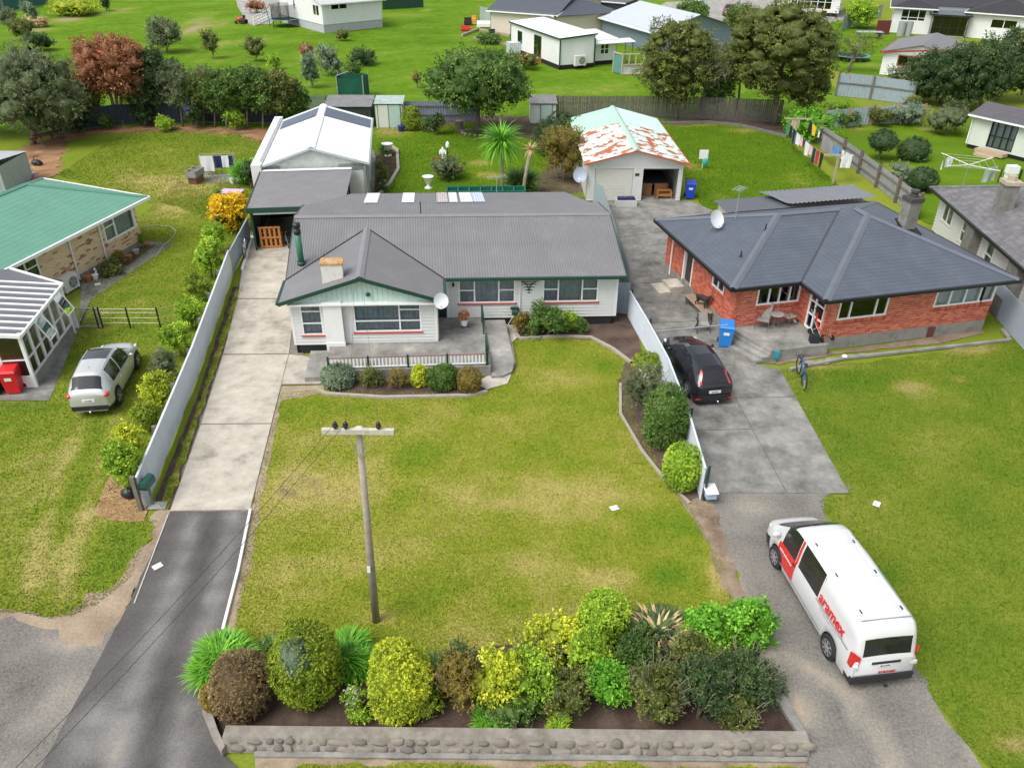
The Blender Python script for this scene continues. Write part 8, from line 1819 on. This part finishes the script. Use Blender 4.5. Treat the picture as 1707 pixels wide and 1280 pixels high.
for (a, b, lab) in ((1024, 848, 'white square cover in the front lawn'), (1461, 841, 'white paper lying on the brick house lawn'), (263, 945, 'white paper lying on the asphalt apron'), (163, 475, 'small white cloth on the left lawn')):
 mb = MB(); mb.box(-.13, .13, -.10, .10, 0, .012); o = mb.build('paper', trimw, None, loc=G(a, b) + UP * .03); o.rotation_euler.z = a % 7 * .2; tag(o, lab, 'paper')
mb = MB(); mb.ell((0, 0, .16), (.26, .2, .2)); mb.ell((.1, -.05, .28), (.12, .12, .10)); tag(mb.build('rubbish_bag', M('black_sack', (.02, .02, .024), .35, .2), None, True, loc=G(217, 828)), 'black rubbish sack on the bark by the fence end', 'bag')
# terrace pot plant, hose reel
PP = thing('pot_plant', 'red leaved plant in a white pot on the terrace', 'pot plant', tuple(G(774, 546, .46)))
mb = MB(); mb.lathe([(.13, .12), (.17, .40), (.19, .42), (.16, .40)], (0, 0, 0), 16); mb.build('pot', trimw, PP)
for k in range(3): a = k * 2.094; mb = MB(); mb.tube([(.2 * math.cos(a), .2 * math.sin(a), 0), (.12 * math.cos(a), .12 * math.sin(a), .2)], .012, 5); mb.build('stand_leg', black, PP)
foliage('foliage', PP, L_red, [(0, 0, .58, .24, .24, .2)], 900, .09, .05, .4)
HR = thing('hose_reel', 'dark green hose reel on the white weatherboards', 'hose reel', tuple(w0(9.5, Vw - .05, 0)), R(3)); mb = MB(); mb.tube([(-.12, -.12, .75), (.12, -.12, .75)], .16, 14); mb.box(-.18, .18, -.2, .0, .88, .94); mb.build('drum', dkgreen, HR)
mb = MB(); mb.tube([(0, -.2, .7)] + [(-.55 + .22 * math.cos(k * .6), -.6 + .18 * math.sin(k * .6), .35 if k < 3 else .04) for k in range(14)], .016, 5); mb.build('hose', galv, HR)
hp_ = [(240, 378), (262, 376), (284, 378), (294, 386), (290, 394), (282, 402), (270, 412), (262, 425), (258, 432)]
mb = MB(); o0 = G(*hp_[0]); mb.tube([G(*k) - o0 + UP * .02 for k in hp_], .018, 5); tag(mb.build('garden_hose', M('hose_grey', (.34, .40, .42), .5), None, loc=o0), 'pale garden hose looping over the left lawn', 'hose')
mb = MB(); a_, b_ = G(404, 452), G(420, 402); mb.bar((0, 0, .08), b_ - a_ + UP * .08, .12, .12); tag(mb.build('white_pipe', trimw, None, loc=a_), 'long white pipe lying along the blue grey fence', 'pipe')
# pots along the cream brick bed
for k, (a, b, c_, r_) in enumerate(((148, 470, 'terracotta pot beside the heat pump', .2), (160, 466, 'white swan shaped planter beside the terracotta pot', .16), (182, 455, 'white pot in the cream brick bed', .15), (198, 446, 'blue pot in the cream brick bed', .13), (216, 434, 'terracotta pot in the middle of the cream brick bed', .17), (228, 424, 'pale stone pot in the cream brick bed', .16), (246, 412, 'reddish pot at the corner of the cream brick house', .13))):
 mb = MB(); m_ = {'t': M('terracotta', (.34, .13, .06), .8, .1), 'w': trimw, 'b': M('blue_glaze', (.02, .05, .16), .3), 'p': M('stone_pot', (.40, .36, .30), .9), 'r': M('terracotta', (.34, .13, .06))}[c_[0]]
 mb.lathe([(r_ * .65, 0), (r_, r_ * 1.5), (r_ * 1.1, r_ * 1.6), (r_ * .9, r_ * 1.55)], (0, 0, 0), 12)
 if 'swan' in c_: mb.tube([(0, .1, .2), (0, .22, .38), (0, .14, .52), (0, .05, .48)], .035, 7)
 tag(mb.build('plant_pot', m_, None, loc=G(a, b)), c_, 'pot')
# ================================================================== left back garden
PTb = thing('picnic_table', 'maroon timber picnic table on the bark mulch', 'picnic table', G(82, 240), R(-28)); mar = M('maroon_wood', (.13, .035, .035), .7, .2, 4)
for k in range(5): mb = MB(); mb.box(-.42 + k * .17, -.42 + k * .17 + .155, -.95, .95, .72, .76); mb.build('top_board', mar, PTb)
for sd in (1, -1): mb = MB(); mb.box(*sorted((sd * .62, sd * .90)), -.95, .95, .42, .46); mb.build('bench_board', mar, PTb)
for y in (-.7, .7):
 mb = MB(); mb.bar((-.75, y, 0), (-.25, y, .72), .09, .05); mb.build('leg', mar, PTb); mb = MB(); mb.bar((.75, y, 0), (.25, y, .72), .09, .05); mb.build('leg', mar, PTb); mb = MB(); mb.bar((-.88, y, .39), (.88, y, .39), .05, .09); mb.build('brace', mar, PTb)
TB = thing('laundry_tub', 'old concrete double laundry tub on a stand', 'laundry tub', G(328, 304), R(-8)); mb = MB()
for x0, x1, y0, y1, z0, z1 in ((-.35, .35, -.6, .6, .45, .52), (-.35, -.29, -.6, .6, .5, .85), (.29, .35, -.6, .6, .5, .85), (-.29, .29, -.6, -.54, .5, .85), (-.29, .29, .54, .6, .5, .85), (-.29, .29, -.03, .03, .5, .85)): mb.box(x0, x1, y0, y1, z0, z1)
mb.build('basin', concw, TB); mb = MB(); mb.box(-.28, .28, -.5, .5, .02, .44); mb.build('stand', M('tub_stand', (.16, .07, .045), .8), TB)
navy = M('navy_cloth', (.012, .02, .09), .9); clw = M('white_cloth', (.72, .72, .74), .9, .05)
def cloth(parent, a, b, drop, mat, name='cloth', wav=.03, seed=0, taper=0.0, n=12, m=5):
 a, b = Vector(a), Vector(b); d = (b - a); s = Vector((-d.y, d.x, 0)).normalized(); mb = MB(); vs = []; fs = []
 for j in range(m + 1):
  for i in range(n + 1):
   u = i / n; k = j / m; uu = .5 + (u - .5) * (1 - taper * k); vs.append(a + d * uu - UP * drop * k + s * wav * k * math.sin(u * 9 + seed + k * 1.5))
 for j in range(m):
  for i in range(n): q = j * (n + 1) + i; fs.append((q, q + 1, q + n + 2, q + n + 1))
 mb.add(vs, fs); return mb.build(name, mat, parent, True)
DR = thing('drying_rack', 'drying rack hung with white and navy washing', 'clothes airer', G(365, 292), R(4))
mb = MB()
for p, q in (((-1.1, 0, 0), (-1.1, 0, 1.25)), ((1.1, 0, 0), (1.1, 0, 1.25)), ((-1.1, 0, 1.25), (1.1, 0, 1.25)), ((-1.1, .5, 1.25), (1.1, .5, 1.25)), ((-1.1, 0, 1.25), (-1.1, .5, 1.25)), ((1.1, 0, 1.25), (1.1, .5, 1.25)), ((-1.1, .5, 0), (-1.1, .5, 1.25)), ((1.1, .5, 0), (1.1, .5, 1.25))): mb.bar(p, q, .03, .03)
mb.build('frame', galv, DR)
for k, (a, b, dr_, m_) in enumerate(((-1.05, -.2, 1.0, clw), (-.15, .35, .8, navy), (.3, .8, .75, clw), (.78, 1.08, .85, navy))):
 o = cloth(None, (a, -.03, 1.27), (b, -.03, 1.27), dr_, m_, 'washing', .03, k); o.location = G(365, 292); o.rotation_euler.z = R(4); tag(o, ('white sheet', 'navy towel', 'white towel', 'navy cloth')[k] + ' hanging on the drying rack, ' + ('leftmost', 'second from left', 'third from left', 'rightmost')[k], 'washing', 'washing on the drying rack')
LT = thing('low_table', 'pink topped low table on the grass beside the yellow shrub', 'table', G(388, 330), R(-4)); mb = MB(); mb.box(-.65, .65, -.42, .42, .38, .43); mb.build('table_top', M('pink_top', (.58, .42, .58), .5, .08), LT); mb = MB(); mb.box(-.63, .63, -.40, .40, .28, .38); mb.build('apron', M('orange_wood', (.40, .16, .07), .7), LT)
for x in (-.58, .58):
 for y in (-.36, .36): mb = MB(); mb.box(x - .04, x + .04, y - .04, y + .04, 0, .28); mb.build('leg', M('orange_wood', (.40, .16, .07)), LT)
mb = MB(); mb.lathe([(.12, 0), (.16, .3), (.17, .31)], (0, 0, 0), 14); tag(mb.build('bucket', trimw, None, loc=G(388, 306)), 'white bucket at the corner of the drying pad', 'bucket')
for k, (a, b, lab, m_) in enumerate(((62, 306, 'red toy heap beside the metal shed', M('toy_red', (.35, .04, .03), .5)), (54, 300, 'blue toy scooter leaning by the metal shed', M('toy_blue', (.10, .25, .50), .5)), (62, 276, 'black barrow beside the metal shed', blackp))):
 mb = MB(); mb.ell((0, 0, .2), (.35, .25, .2)); mb.tube([(-.3, 0, .1), (-.1, .1, .6), (.2, .1, .62)], .025, 6); mb.tube([(.2, -.2, .12), (.2, .2, .12)], .12, 10); tag(mb.build('garden_toy', m_, None, True, loc=G(a, b)), lab, 'toy')
# ================================================================== carport clutter
q = CP.matrix_basis @ Vector((.75, -4.9, .02)); FW = thing('firewood_rack', 'orange pallet rack full of split firewood in the carport', 'firewood', q, R(7.5))
for k in range(5): mb = MB(); mb.box(-.55 + k * .24, -.55 + k * .24 + .12, -.05, 0, .0, 1.15); mb.build('slat', orange_t, FW)
for z in (.05, .55, 1.1): mb = MB(); mb.box(-.56, .56, -.08, -.05, z, z + .09); mb.build('rail', orange_t, FW)
for k in range(46):
 mb = MB() if k == 0 else mb
 if k == 0: mb.tube([(0, 0, 0), (0, .5, 0)], .075, 6); lm_ = mb.mesh('log', M('log_wood', (.20, .11, .055), .85, .3, 6))
 o = link('log', lm_, FW); o.location = (-.46 + (k % 8) * .135, .06 + .02 * (k % 3), .10 + (k // 8) * .17 + .02 * (k % 2)); o.rotation_euler = (0, k, .05 * (k % 5 - 2))
q = CP.matrix_basis @ Vector((1.75, -4.7, .02)); RO_ = thing('walking_frame', 'wheeled walking frame parked in the carport mouth', 'walking frame', q, R(30))
for sd in (1, -1):
 mb = MB(); mb.tube([(sd * .26, .3, .1), (sd * .26, -.05, .85), (sd * .26, -.25, .9)], .016, 6); mb.build('frame_tube', chrome, RO_); mb = MB(); mb.tube([(sd * .26, -.35, .1), (sd * .26, .05, .6)], .016, 6); mb.build('frame_tube', chrome, RO_)
 for y in (.3, -.35): mb = MB(); mb.tube([(sd * .26 - .02, y, .1), (sd * .26 + .02, y, .1)], .1, 12); mb.build('wheel', tyre, RO_)
mb = MB(); mb.box(-.22, .22, -.12, .14, .52, .56); mb.build('seat', blf, RO_)
# ================================================================== back garden ornaments
def urn(label, p, s=1.0):
 mb = MB(); mb.lathe([(.18 * s, 0), (.18 * s, .05 * s), (.07 * s, .10 * s), (.06 * s, .22 * s), (.16 * s, .32 * s), (.24 * s, .55 * s), (.28 * s, .58 * s), (.22 * s, .56 * s)], (0, 0, 0), 16); return tag(mb.build('garden_urn', trimw, None, True, loc=p), label, 'urn')
urn('white garden urn in the vegetable plot', G(647, 260), 1.5); urn('white pedestal urn seen over the rear roof edge', (G(715, 330).x, G(715, 330).y, .6), 1.3)
STt = thing('garden_statue', 'white standing statue in the rose bed', 'statue', G(739, 278)); mb = MB(); mb.lathe([(.22, 0), (.22, .25), (.15, .27)], (0, 0, 0), 10); mb.build('plinth', trimw, STt)
skin_obj('figure', STt, [(0, 0, .30, .16), (0, 0, .6, .13), (0, 0, .9, .12), (0, 0, 1.12, .14), (0, 0, 1.22, .06), (0, 0, 1.34, .09), (.17, 0, 1.08, .06), (.2, -.12, .85, .05), (-.17, 0, 1.08, .06), (-.2, -.12, .85, .05)], [(0, 1), (1, 2), (2, 3), (3, 4), (4, 5), (3, 6), (6, 7), (3, 8), (8, 9)], trimw)
LP_ = thing('garden_lamp', 'slim dark garden lamp post with a white lantern', 'lamp', G(748, 304)); mb = MB(); mb.tube([(0, 0, 0), (0, 0, 2.2)], .035, 8); mb.build('post', dkgreen, LP_); mb = MB(); mb.lathe([(.06, 2.2), (.12, 2.3), (.12, 2.5), (.03, 2.62)], (0, 0, 0), 10); mb.build('lantern', trimw, LP_)
GT = thing('green_planter', 'long dark green compartment planter behind the rear roof', 'planter', tuple(w0(9.0, VB + .9, 0)), R(3)); gm_ = M('planter_green', (.008, .12, .075), .45, .1)
for x0, x1, y0, y1, z0, z1 in ((-2.1, 2.1, -.4, -.34, 2.2, 2.75), (-2.1, 2.1, .34, .4, 2.2, 2.75), (-2.1, 2.1, -.34, .34, 2.2, 2.26)): mb = MB(); mb.box(x0, x1, y0, y1, z0, z1); mb.build('side_board', gm_, GT)
for k in range(8): x = -2.1 + k * .59; mb = MB(); mb.box(x, x + .06, -.34, .34, 2.26, 2.72); mb.build('divider', gm_, GT)
for x in (-1.9, 1.9): mb = MB(); mb.box(x - .05, x + .05, -.3, .3, 0, 2.2); mb.build('support', dkgreen, GT)
mb = MB(); mb.lathe([(.22, 0), (.28, .40), (.31, .42), (.26, .40)], (0, 0, 0), 16); tag(mb.build('blue_pot', M('cobalt_pot', (.02, .03, .22), .25), None, loc=G(669, 219)), 'cobalt blue glazed pot by the garden shed', 'pot')
TS = thing('tree_stump', 'dark cut tree stump at the back of the lawn', 'stump', G(766, 218)); mb = MB(); mb.lathe([(.36, 0), (.30, .3), (.30, .75)], (0, 0, 0), 14); mb.build('trunk', bark, TS); mb = MB(); mb.lathe([(.3, .751), (.29, .78)], (0, 0, 0), 14); mb.build('cut_face', M('cut_wood', (.38, .34, .30), .9), TS)
SR = thing('stone_ring', 'ring of river stones around the foot of the big leafy tree', 'edging', G(797, 222))
for k in range(18):
 a = 6.283 * k / 18; o = link('stone', stv[k % len(stv)], SR); o.location = (1.2 * math.cos(a), 1.0 * math.sin(a), .06); o.scale = (.16, .14, .1)
# ================================================================== clothes lines
CL = thing('clothes_line', 'timber T post clothes line on the right back lawn', 'clothes line', G(1388, 306)); c0 = G(1388, 306); c1 = G(1322, 240); dcl = (c1 - c0).normalized(); ncl = Vector((-dcl.y, dcl.x, 0))
hz = 1.85
for nm, pp in (('near', Vector((0, 0, 0))), ('far', c1 - c0)):
 mb = MB(); mb.bar(pp, pp + UP * hz, .12, .12); mb.build('post', M('cl_post', (.38, .33, .24), .85), CL); mb = MB(); mb.bar(pp + UP * hz - ncl * .95, pp + UP * hz + ncl * .95, .09, .09); mb.build('cross_bar', M('cl_bar', (.45, .36, .24), .8), CL)
for s_ in (-.85, .85):
 mb = MB(); L_ = c1 - c0; mb.tube([ncl * s_ + L_ * (k / 10) + UP * (hz + .03 - .25 * 4 * (k / 10) * (1 - k / 10)) for k in range(11)], .008, 4); mb.build('line', galv, CL)
cols = {'navy': navy, 'white': clw, 'red': M('crimson', (.50, .01, .05), .9), 'black': M('black_cloth', (.012, .012, .016), .9), 'grey': M('grey_cloth', (.30, .28, .29), .9), 'blue': M('blue_cloth', (.10, .28, .62), .9, .25, 12), 'yellow': M('yellow_cloth', (.80, .52, .01), .9), 'green': M('green_cloth', (.06, .22, .11), .9), 'pink': M('pink_cloth', (.75, .45, .52), .9), 'plum': M('plum_cloth', (.12, .01, .08), .9)}
wash = [(.85, .03, .10, .95, 'black', 'black trousers'), (.85, .12, .19, .90, 'red', 'crimson trousers'), (.85, .205, .26, .95, 'navy', 'navy trousers'), (.85, .28, .33, .60, 'pink', 'pink top'), (.85, .34, .45, .85, 'white', 'large white shirt'), (.85, .47, .51, .5, 'plum', 'plum top'), (.85, .52, .57, .55, 'pink', 'pale pink top'), (.85, .58, .68, .75, 'white', 'white shirt'), (.85, .70, .78, 1.0, 'navy', 'long navy trousers'), (.85, .80, .86, .8, 'black', 'black top'), (.85, .88, .95, .85, 'green', 'green shirt'),
  (-.85, .02, .12, .75, 'white', 'white towel'), (-.85, .14, .20, .6, 'white', 'small white cloth'), (-.85, .24, .36, .65, 'blue', 'blue patterned towel'), (-.85, .38, .62, .95, 'grey', 'large grey sheet'), (-.85, .70, .74, .45, 'white', 'white sock pair'), (-.85, .80, .92, .7, 'yellow', 'yellow jacket'), (-.85, .90, .98, .8, 'black', 'dark cloth')]
for k, (s_, a, b, dr_, c_, nm_) in enumerate(wash):
 L_ = c1 - c0; zz_ = lambda u: hz - .25 * 4 * u * (1 - u); pa, pb = ncl * s_ + L_ * a + UP * zz_(a), ncl * s_ + L_ * b + UP * zz_(b)
 o = cloth(None, pa, pb, dr_, cols[c_], 'washing', .04, k * 1.7, .15 if 'trouser' in nm_ else 0); o.location = c0; tag(o, nm_ + ' pegged on the ' + ('lawn' if s_ > 0 else 'fence') + ' side of the T post line' + '', 'washing', 'washing on the T post clothes line')
o = cloth(None, ncl * .9 + UP * (hz + .05) + (c1 - c0) - ncl * .5, ncl * .4 + UP * (hz + .05) + (c1 - c0) - ncl * .6, .8, M('beige_cloth', (.55, .46, .34), .9), 'washing', .04, 3); o.location = c0; tag(o, 'beige towel over the far cross bar of the clothes line', 'washing')
o = cloth(None, -ncl * .2 + UP * (hz + .06), -ncl * .85 + UP * (hz + .06), .85, clw, 'washing', .03, 2); o.location = c0 - dcl * .08; tag(o, 'white towel over the near cross bar of the clothes line', 'washing')
RT = thing('rotary_clothes_line', 'pale rotary clothes line on the far right lawn', 'clothes line', G(1601, 322), R(12)); mb = MB(); mb.tube([(0, 0, 0), (0, 0, 1.9)], .03, 8); mb.build('post', galv, RT)
for k in range(4):
 a = k * 1.571 + .25; mb = MB(); mb.tube([(0, 0, 1.8), (2.1 * math.cos(a), 2.1 * math.sin(a), 2.0)], .022, 6); mb.build('arm', trimw, RT)
for rr_ in (.8, 1.4, 2.0):
 mb = MB(); mb.tube([(rr_ * math.cos(.25 + k * 1.571), rr_ * math.sin(.25 + k * 1.571), 1.82 + .18 * rr_ / 2.1) for k in range(5)], .005, 4, cap=False); mb.build('line', trimw, RT)
for k, (a, r0_, b, r1_, dr_, m_, lab) in enumerate(((5.0, 1.3, 5.9, 1.6, .9, M('mint_sheet', (.60, .68, .66), .9), 'pale mint sheet'), (5.3, 2.0, 6.1, 2.0, .8, M('brown_cloth', (.10, .06, .055), .9), 'dark brown cloth'), (2.0, 1.2, 2.35, 1.4, .6, clw, 'white shirt left'), (2.4, 1.3, 2.7, 1.3, .5, clw, 'white shorts'), (2.75, 1.5, 3.05, 1.6, .55, clw, 'white vest'))):
 o = cloth(None, (r0_ * math.cos(a), r0_ * math.sin(a), 1.95), (r1_ * math.cos(b), r1_ * math.sin(b), 1.95), dr_, m_, 'washing', .05, k, .1); o.location = G(1601, 322); tag(o, lab + ' hanging on the rotary clothes line', 'washing', 'washing on the rotary clothes line')
mb = MB(); mb.box(-.35, .35, -.25, .25, .45, .95); mb.box(-.3, .3, -.2, .2, 0, .45); tag(mb.build('white_box', trimw, None, loc=G(1682, 300)), 'white storage box on the far right lawn', 'box')
mb = MB(); mb.box(-.02, .02, -.02, .02, 0, 1.3); mb.box(-.3, .3, -.03, .03, .7, 1.3); o = mb.build('peg_stand', trimw, None, loc=G(1170, 282)); tag(o, 'small post with a white cloth and a teal peg bag on the back lawn', 'post')
mb = MB(); mb.ell((0, 0, 0), (.22, .1, .28)); tag(mb.build('peg_bag', M('teal_bag', (.05, .45, .42), .8), None, True, loc=G(1174, 282) + UP * .5), 'teal peg bag hanging on the small post', 'bag')
# planter trough in front of the closed garage door
PLT = thing('trough', 'pale trough holding navy crates before the garage door', 'trough', G(1043, 343), R(3)); mb = MB()
for x0, x1, y0, y1, z0, z1 in ((-.62, .62, -.3, -.25, 0, .42), (-.62, .62, .25, .3, 0, .42), (-.62, -.57, -.25, .25, 0, .42), (.57, .62, -.25, .25, 0, .42), (-.57, .57, -.25, .25, .0, .06)): mb.box(x0, x1, y0, y1, z0, z1)
mb.build('tub', M('trough_grey', (.55, .55, .52), .6), PLT); mb = MB(); mb.box(-.5, -.02, -.2, .2, .1, .52); mb.build('crate', M('navy_plastic', (.01, .015, .10), .5), PLT); mb = MB(); mb.box(.02, .5, -.2, .2, .1, .52); mb.build('crate', M('navy_plastic', (.01, .015, .10)), PLT)
# ================================================================== the paddock and far yards
def trampoline(label, p, r, h=.9, net=True):
 t = thing('trampoline', label, 'trampoline', p); n = 28; mb = MB(); mb.lathe([(r * .82, h), (r * .82, h + .01)], (0, 0, 0), n); mb.build('mat', M('tramp_mat', (.015, .015, .018), .8), t)
 mb = MB(); vs = []; fs = []
 for k in range(n):
  a = 6.283 * k / n; vs += [(r * math.cos(a), r * math.sin(a), h + .02), (r * .82 * math.cos(a), r * .82 * math.sin(a), h + .03)]
  fs.append((2 * k, (2 * k + 2) % (2 * n), (2 * k + 3) % (2 * n), 2 * k + 1))
 mb.add(vs, fs); mb.build('pad_ring', M('tramp_pad', (.06, .26, .28), .7), t)
 for k in range(6): a = 6.283 * k / 6; mb = MB(); mb.tube([(r * math.cos(a), r * math.sin(a), 0), (r * math.cos(a), r * math.sin(a), h), (r * 1.12 * math.cos(a), r * 1.12 * math.sin(a), h + 1.0), (r * .8 * math.cos(a), r * .8 * math.sin(a), h + 1.85)] if net else [(r * math.cos(a), r * math.sin(a), 0), (r * math.cos(a), r * math.sin(a), h)], .04, 6); mb.build('pole', blackp, t)
 if net:
  m, nt, b = _mat('net'); tr_ = _n(nt, 'ShaderNodeBsdfTransparent'); mx = _n(nt, 'ShaderNodeMixShader'); mx.inputs[0].default_value = .45; b.inputs['Base Color'].default_value = (.01, .012, .014, 1); nt.links.new(tr_.outputs[0], mx.inputs[1]); nt.links.new(b.outputs[0], mx.inputs[2]); nt.links.new(mx.outputs[0], nt.nodes['Material Output'].inputs[0])
  mb = MB(); vs = []; fs = []
  for k in range(n): a = 6.283 * k / n; vs += [(r * .82 * math.cos(a), r * .82 * math.sin(a), h + .05), (r * .8 * math.cos(a), r * .8 * math.sin(a), h + 1.8)]; fs.append((2 * k, (2 * k + 2) % (2 * n), (2 * k + 3) % (2 * n), 2 * k + 1))
  mb.add(vs, fs); mb.build('safety_net', m, t)
 return t
trampoline('black netted trampoline beside the far white house', G(475, 44), 2.0); trampoline('low trampoline without net at the upper right', G(1418, 100), 2.0, .5, False)
QD = thing('ride_on_mower', 'small red ride on mower on the far drive', 'mower', G(403, 40), R(70)); mb = MB(); mb.ell((0, .3, .55), (.35, .5, .25)); mb.box(-.35, .35, -.5, -.1, .3, .55); mb.build('body', M('mower_red', (.50, .02, .03), .4), QD, True); mb = MB(); mb.box(-.25, .25, -.5, -.1, .6, .7); mb.box(-.25, .25, -.55, -.45, .7, 1.1); mb.build('seat', blackp, QD)
for x in (-.45, .45):
 for y, r_ in ((-.4, .28), (.55, .2)): mb = MB(); mb.tube([(x - .1, y, r_), (x + .1, y, r_)], r_, 12); mb.build('wheel', tyre, QD)
NC = thing('netting_cage', 'dark green shade cloth cage around a young tree', 'netting cage', G(588, 162)); gn = M('shade_cloth', (.006, .09, .055), .9, .2, 2)
for a_, b_ in (((-1.15, -.8), (1.15, -.8)), ((1.15, -.8), (1.3, 1.2)), ((1.3, 1.2), (-1.4, 1.2)), ((-1.4, 1.2), (-1.15, -.8))): cloth(NC, (*a_, 1.75), (*b_, 1.75), 1.72, gn, 'panel', .05, a_[0])
for x, y in ((-1.15, -.8), (1.15, -.8), (1.3, 1.2), (-1.4, 1.2)): mb = MB(); mb.bar((x, y, 0), (x, y, 2.0), .08, .08); mb.build('post', galv, NC)
mb = MB(); mb.bar((-1.15, -.8, 1.95), (-.4, 1.0, 2.0), .1, .05); mb.build('bar', galv, NC)
loose((575, 606, 108, 140), 'young tree growing inside the netting cage', L_mid, .18, .09, 1200, 6)
WT = thing('water_tank', 'white square plastic water tank at the end of the tiny house', 'water tank', G(856, 90), R(20)); mb = MB(); mb.box(-.65, .65, -.6, .6, .15, 1.25); mb.build('tank', M('tank_white', (.62, .68, .70), .4), WT); mb = MB()
for k in range(6): mb.bar((-.67, -.62 + k * .24, .12), (-.67, -.62 + k * .24, 1.3), .02, .02); mb.bar((-.67 + k * .26, -.64, .12), (-.67 + k * .26, -.64, 1.3), .02, .02)
mb.build('cage', galv, WT); mb = MB(); mb.box(-.7, .7, -.65, .65, 0, .14); mb.build('pallet', timber, WT)
for k, (a, b, lab, m_, sz) in enumerate(((776, 52, 'red garden cart in the vegetable garden', M('cart_red', (.55, .03, .03), .5), (.6, .4, .4)), (790, 42, 'orange plastic chair in the vegetable garden', M('chair_orange', (.70, .32, .06), .5), (.3, .3, .8)), (806, 46, 'white raised bed in the vegetable garden', trimw, (.9, .6, .5)), (780, 42, 'dark compost bin in the vegetable garden', blackp, (.5, .4, .6)), (820, 60, 'dark green tub in the vegetable garden', bing, (.4, .4, .5)))):
 mb = MB(); mb.box(-sz[0], sz[0], -sz[1], sz[1], .1, sz[2]); mb.box(-sz[0], sz[0], sz[1] - .1, sz[1], sz[2], sz[2] * 1.5); mb.tube([(-sz[0], 0, .15), (sz[0], 0, .15)], .14, 8); tag(mb.build('garden_item', m_, None, loc=G(a, b)), lab, 'garden item')
for k, (a, b) in enumerate((((770, 62), (800, 50)), ((790, 66), (838, 70)), ((800, 52), (850, 62)), ((815, 72), (860, 78)))):
 p, q = G(*a), G(*b); mb = MB(); mb.bar((0, 0, .15), q - p + UP * .15, .25, .3); tag(mb.build('bed_sleeper', M('sleeper', (.36, .28, .19), .9), None, loc=p), 'timber sleeper edging the vegetable beds, ' + ('nearest the lawn', 'in front of the tubs', 'behind the tubs', 'nearest the water tank')[k], 'sleeper', 'sleepers of the vegetable beds')
loose((790, 838, 56, 76), 'mixed vegetables in the raised garden beds', L_mid, .2, .1, 900, 9, cat='plant')
PL = thing('paddling_pool', 'colourful play table on the lawn at the upper right', 'play table', G(1448, 64)); mb = MB(); mb.box(-1.6, 1.6, -.6, .6, .7, .78); mb.build('table_top', M('patchwork', (.35, .35, .42), .8, .5, 5, dirt=(.1, .35, .4), dirt_amt=.6), PL)
for x in (-1.4, 1.4): mb = MB(); mb.box(x - .08, x + .08, -.5, .5, 0, .7); mb.build('leg', timber, PL)
mb = MB(); mb.tube([(0, 0, 0), (0, 0, 1.7)], .45, 12); mb.tube([(.95, 0, 0), (.95, 0, 1.7)], .45, 12); tag(mb.build('gas_cylinders', galv, None, loc=G(1500, 60)), 'pair of tall grey gas cylinders against the white house wall', 'gas cylinders')
mb = MB(); mb.box(-.9, .9, -.03, .03, .05, 1.7); tag(mb.build('red_gate', M('maroon_gate', (.13, .02, .02), .6), None, loc=G(1470, 58)), 'dark red gate left of the white house at the upper right', 'gate')
RPp = thing('far_handrail', 'white ramp handrail beside the far white house', 'railing', G(424, 44)); b_ = G(452, 30) - G(424, 44)
for z in (.3, .7, 1.1): mb = MB(); mb.bar((0, 0, z), b_ + UP * z, .1, .1); mb.build('rail', trimw, RPp)
for k in range(5): mb = MB(); mb.bar(b_ * (k / 4), b_ * (k / 4) + UP * 1.15, .1, .1); mb.build('post', trimw, RPp)
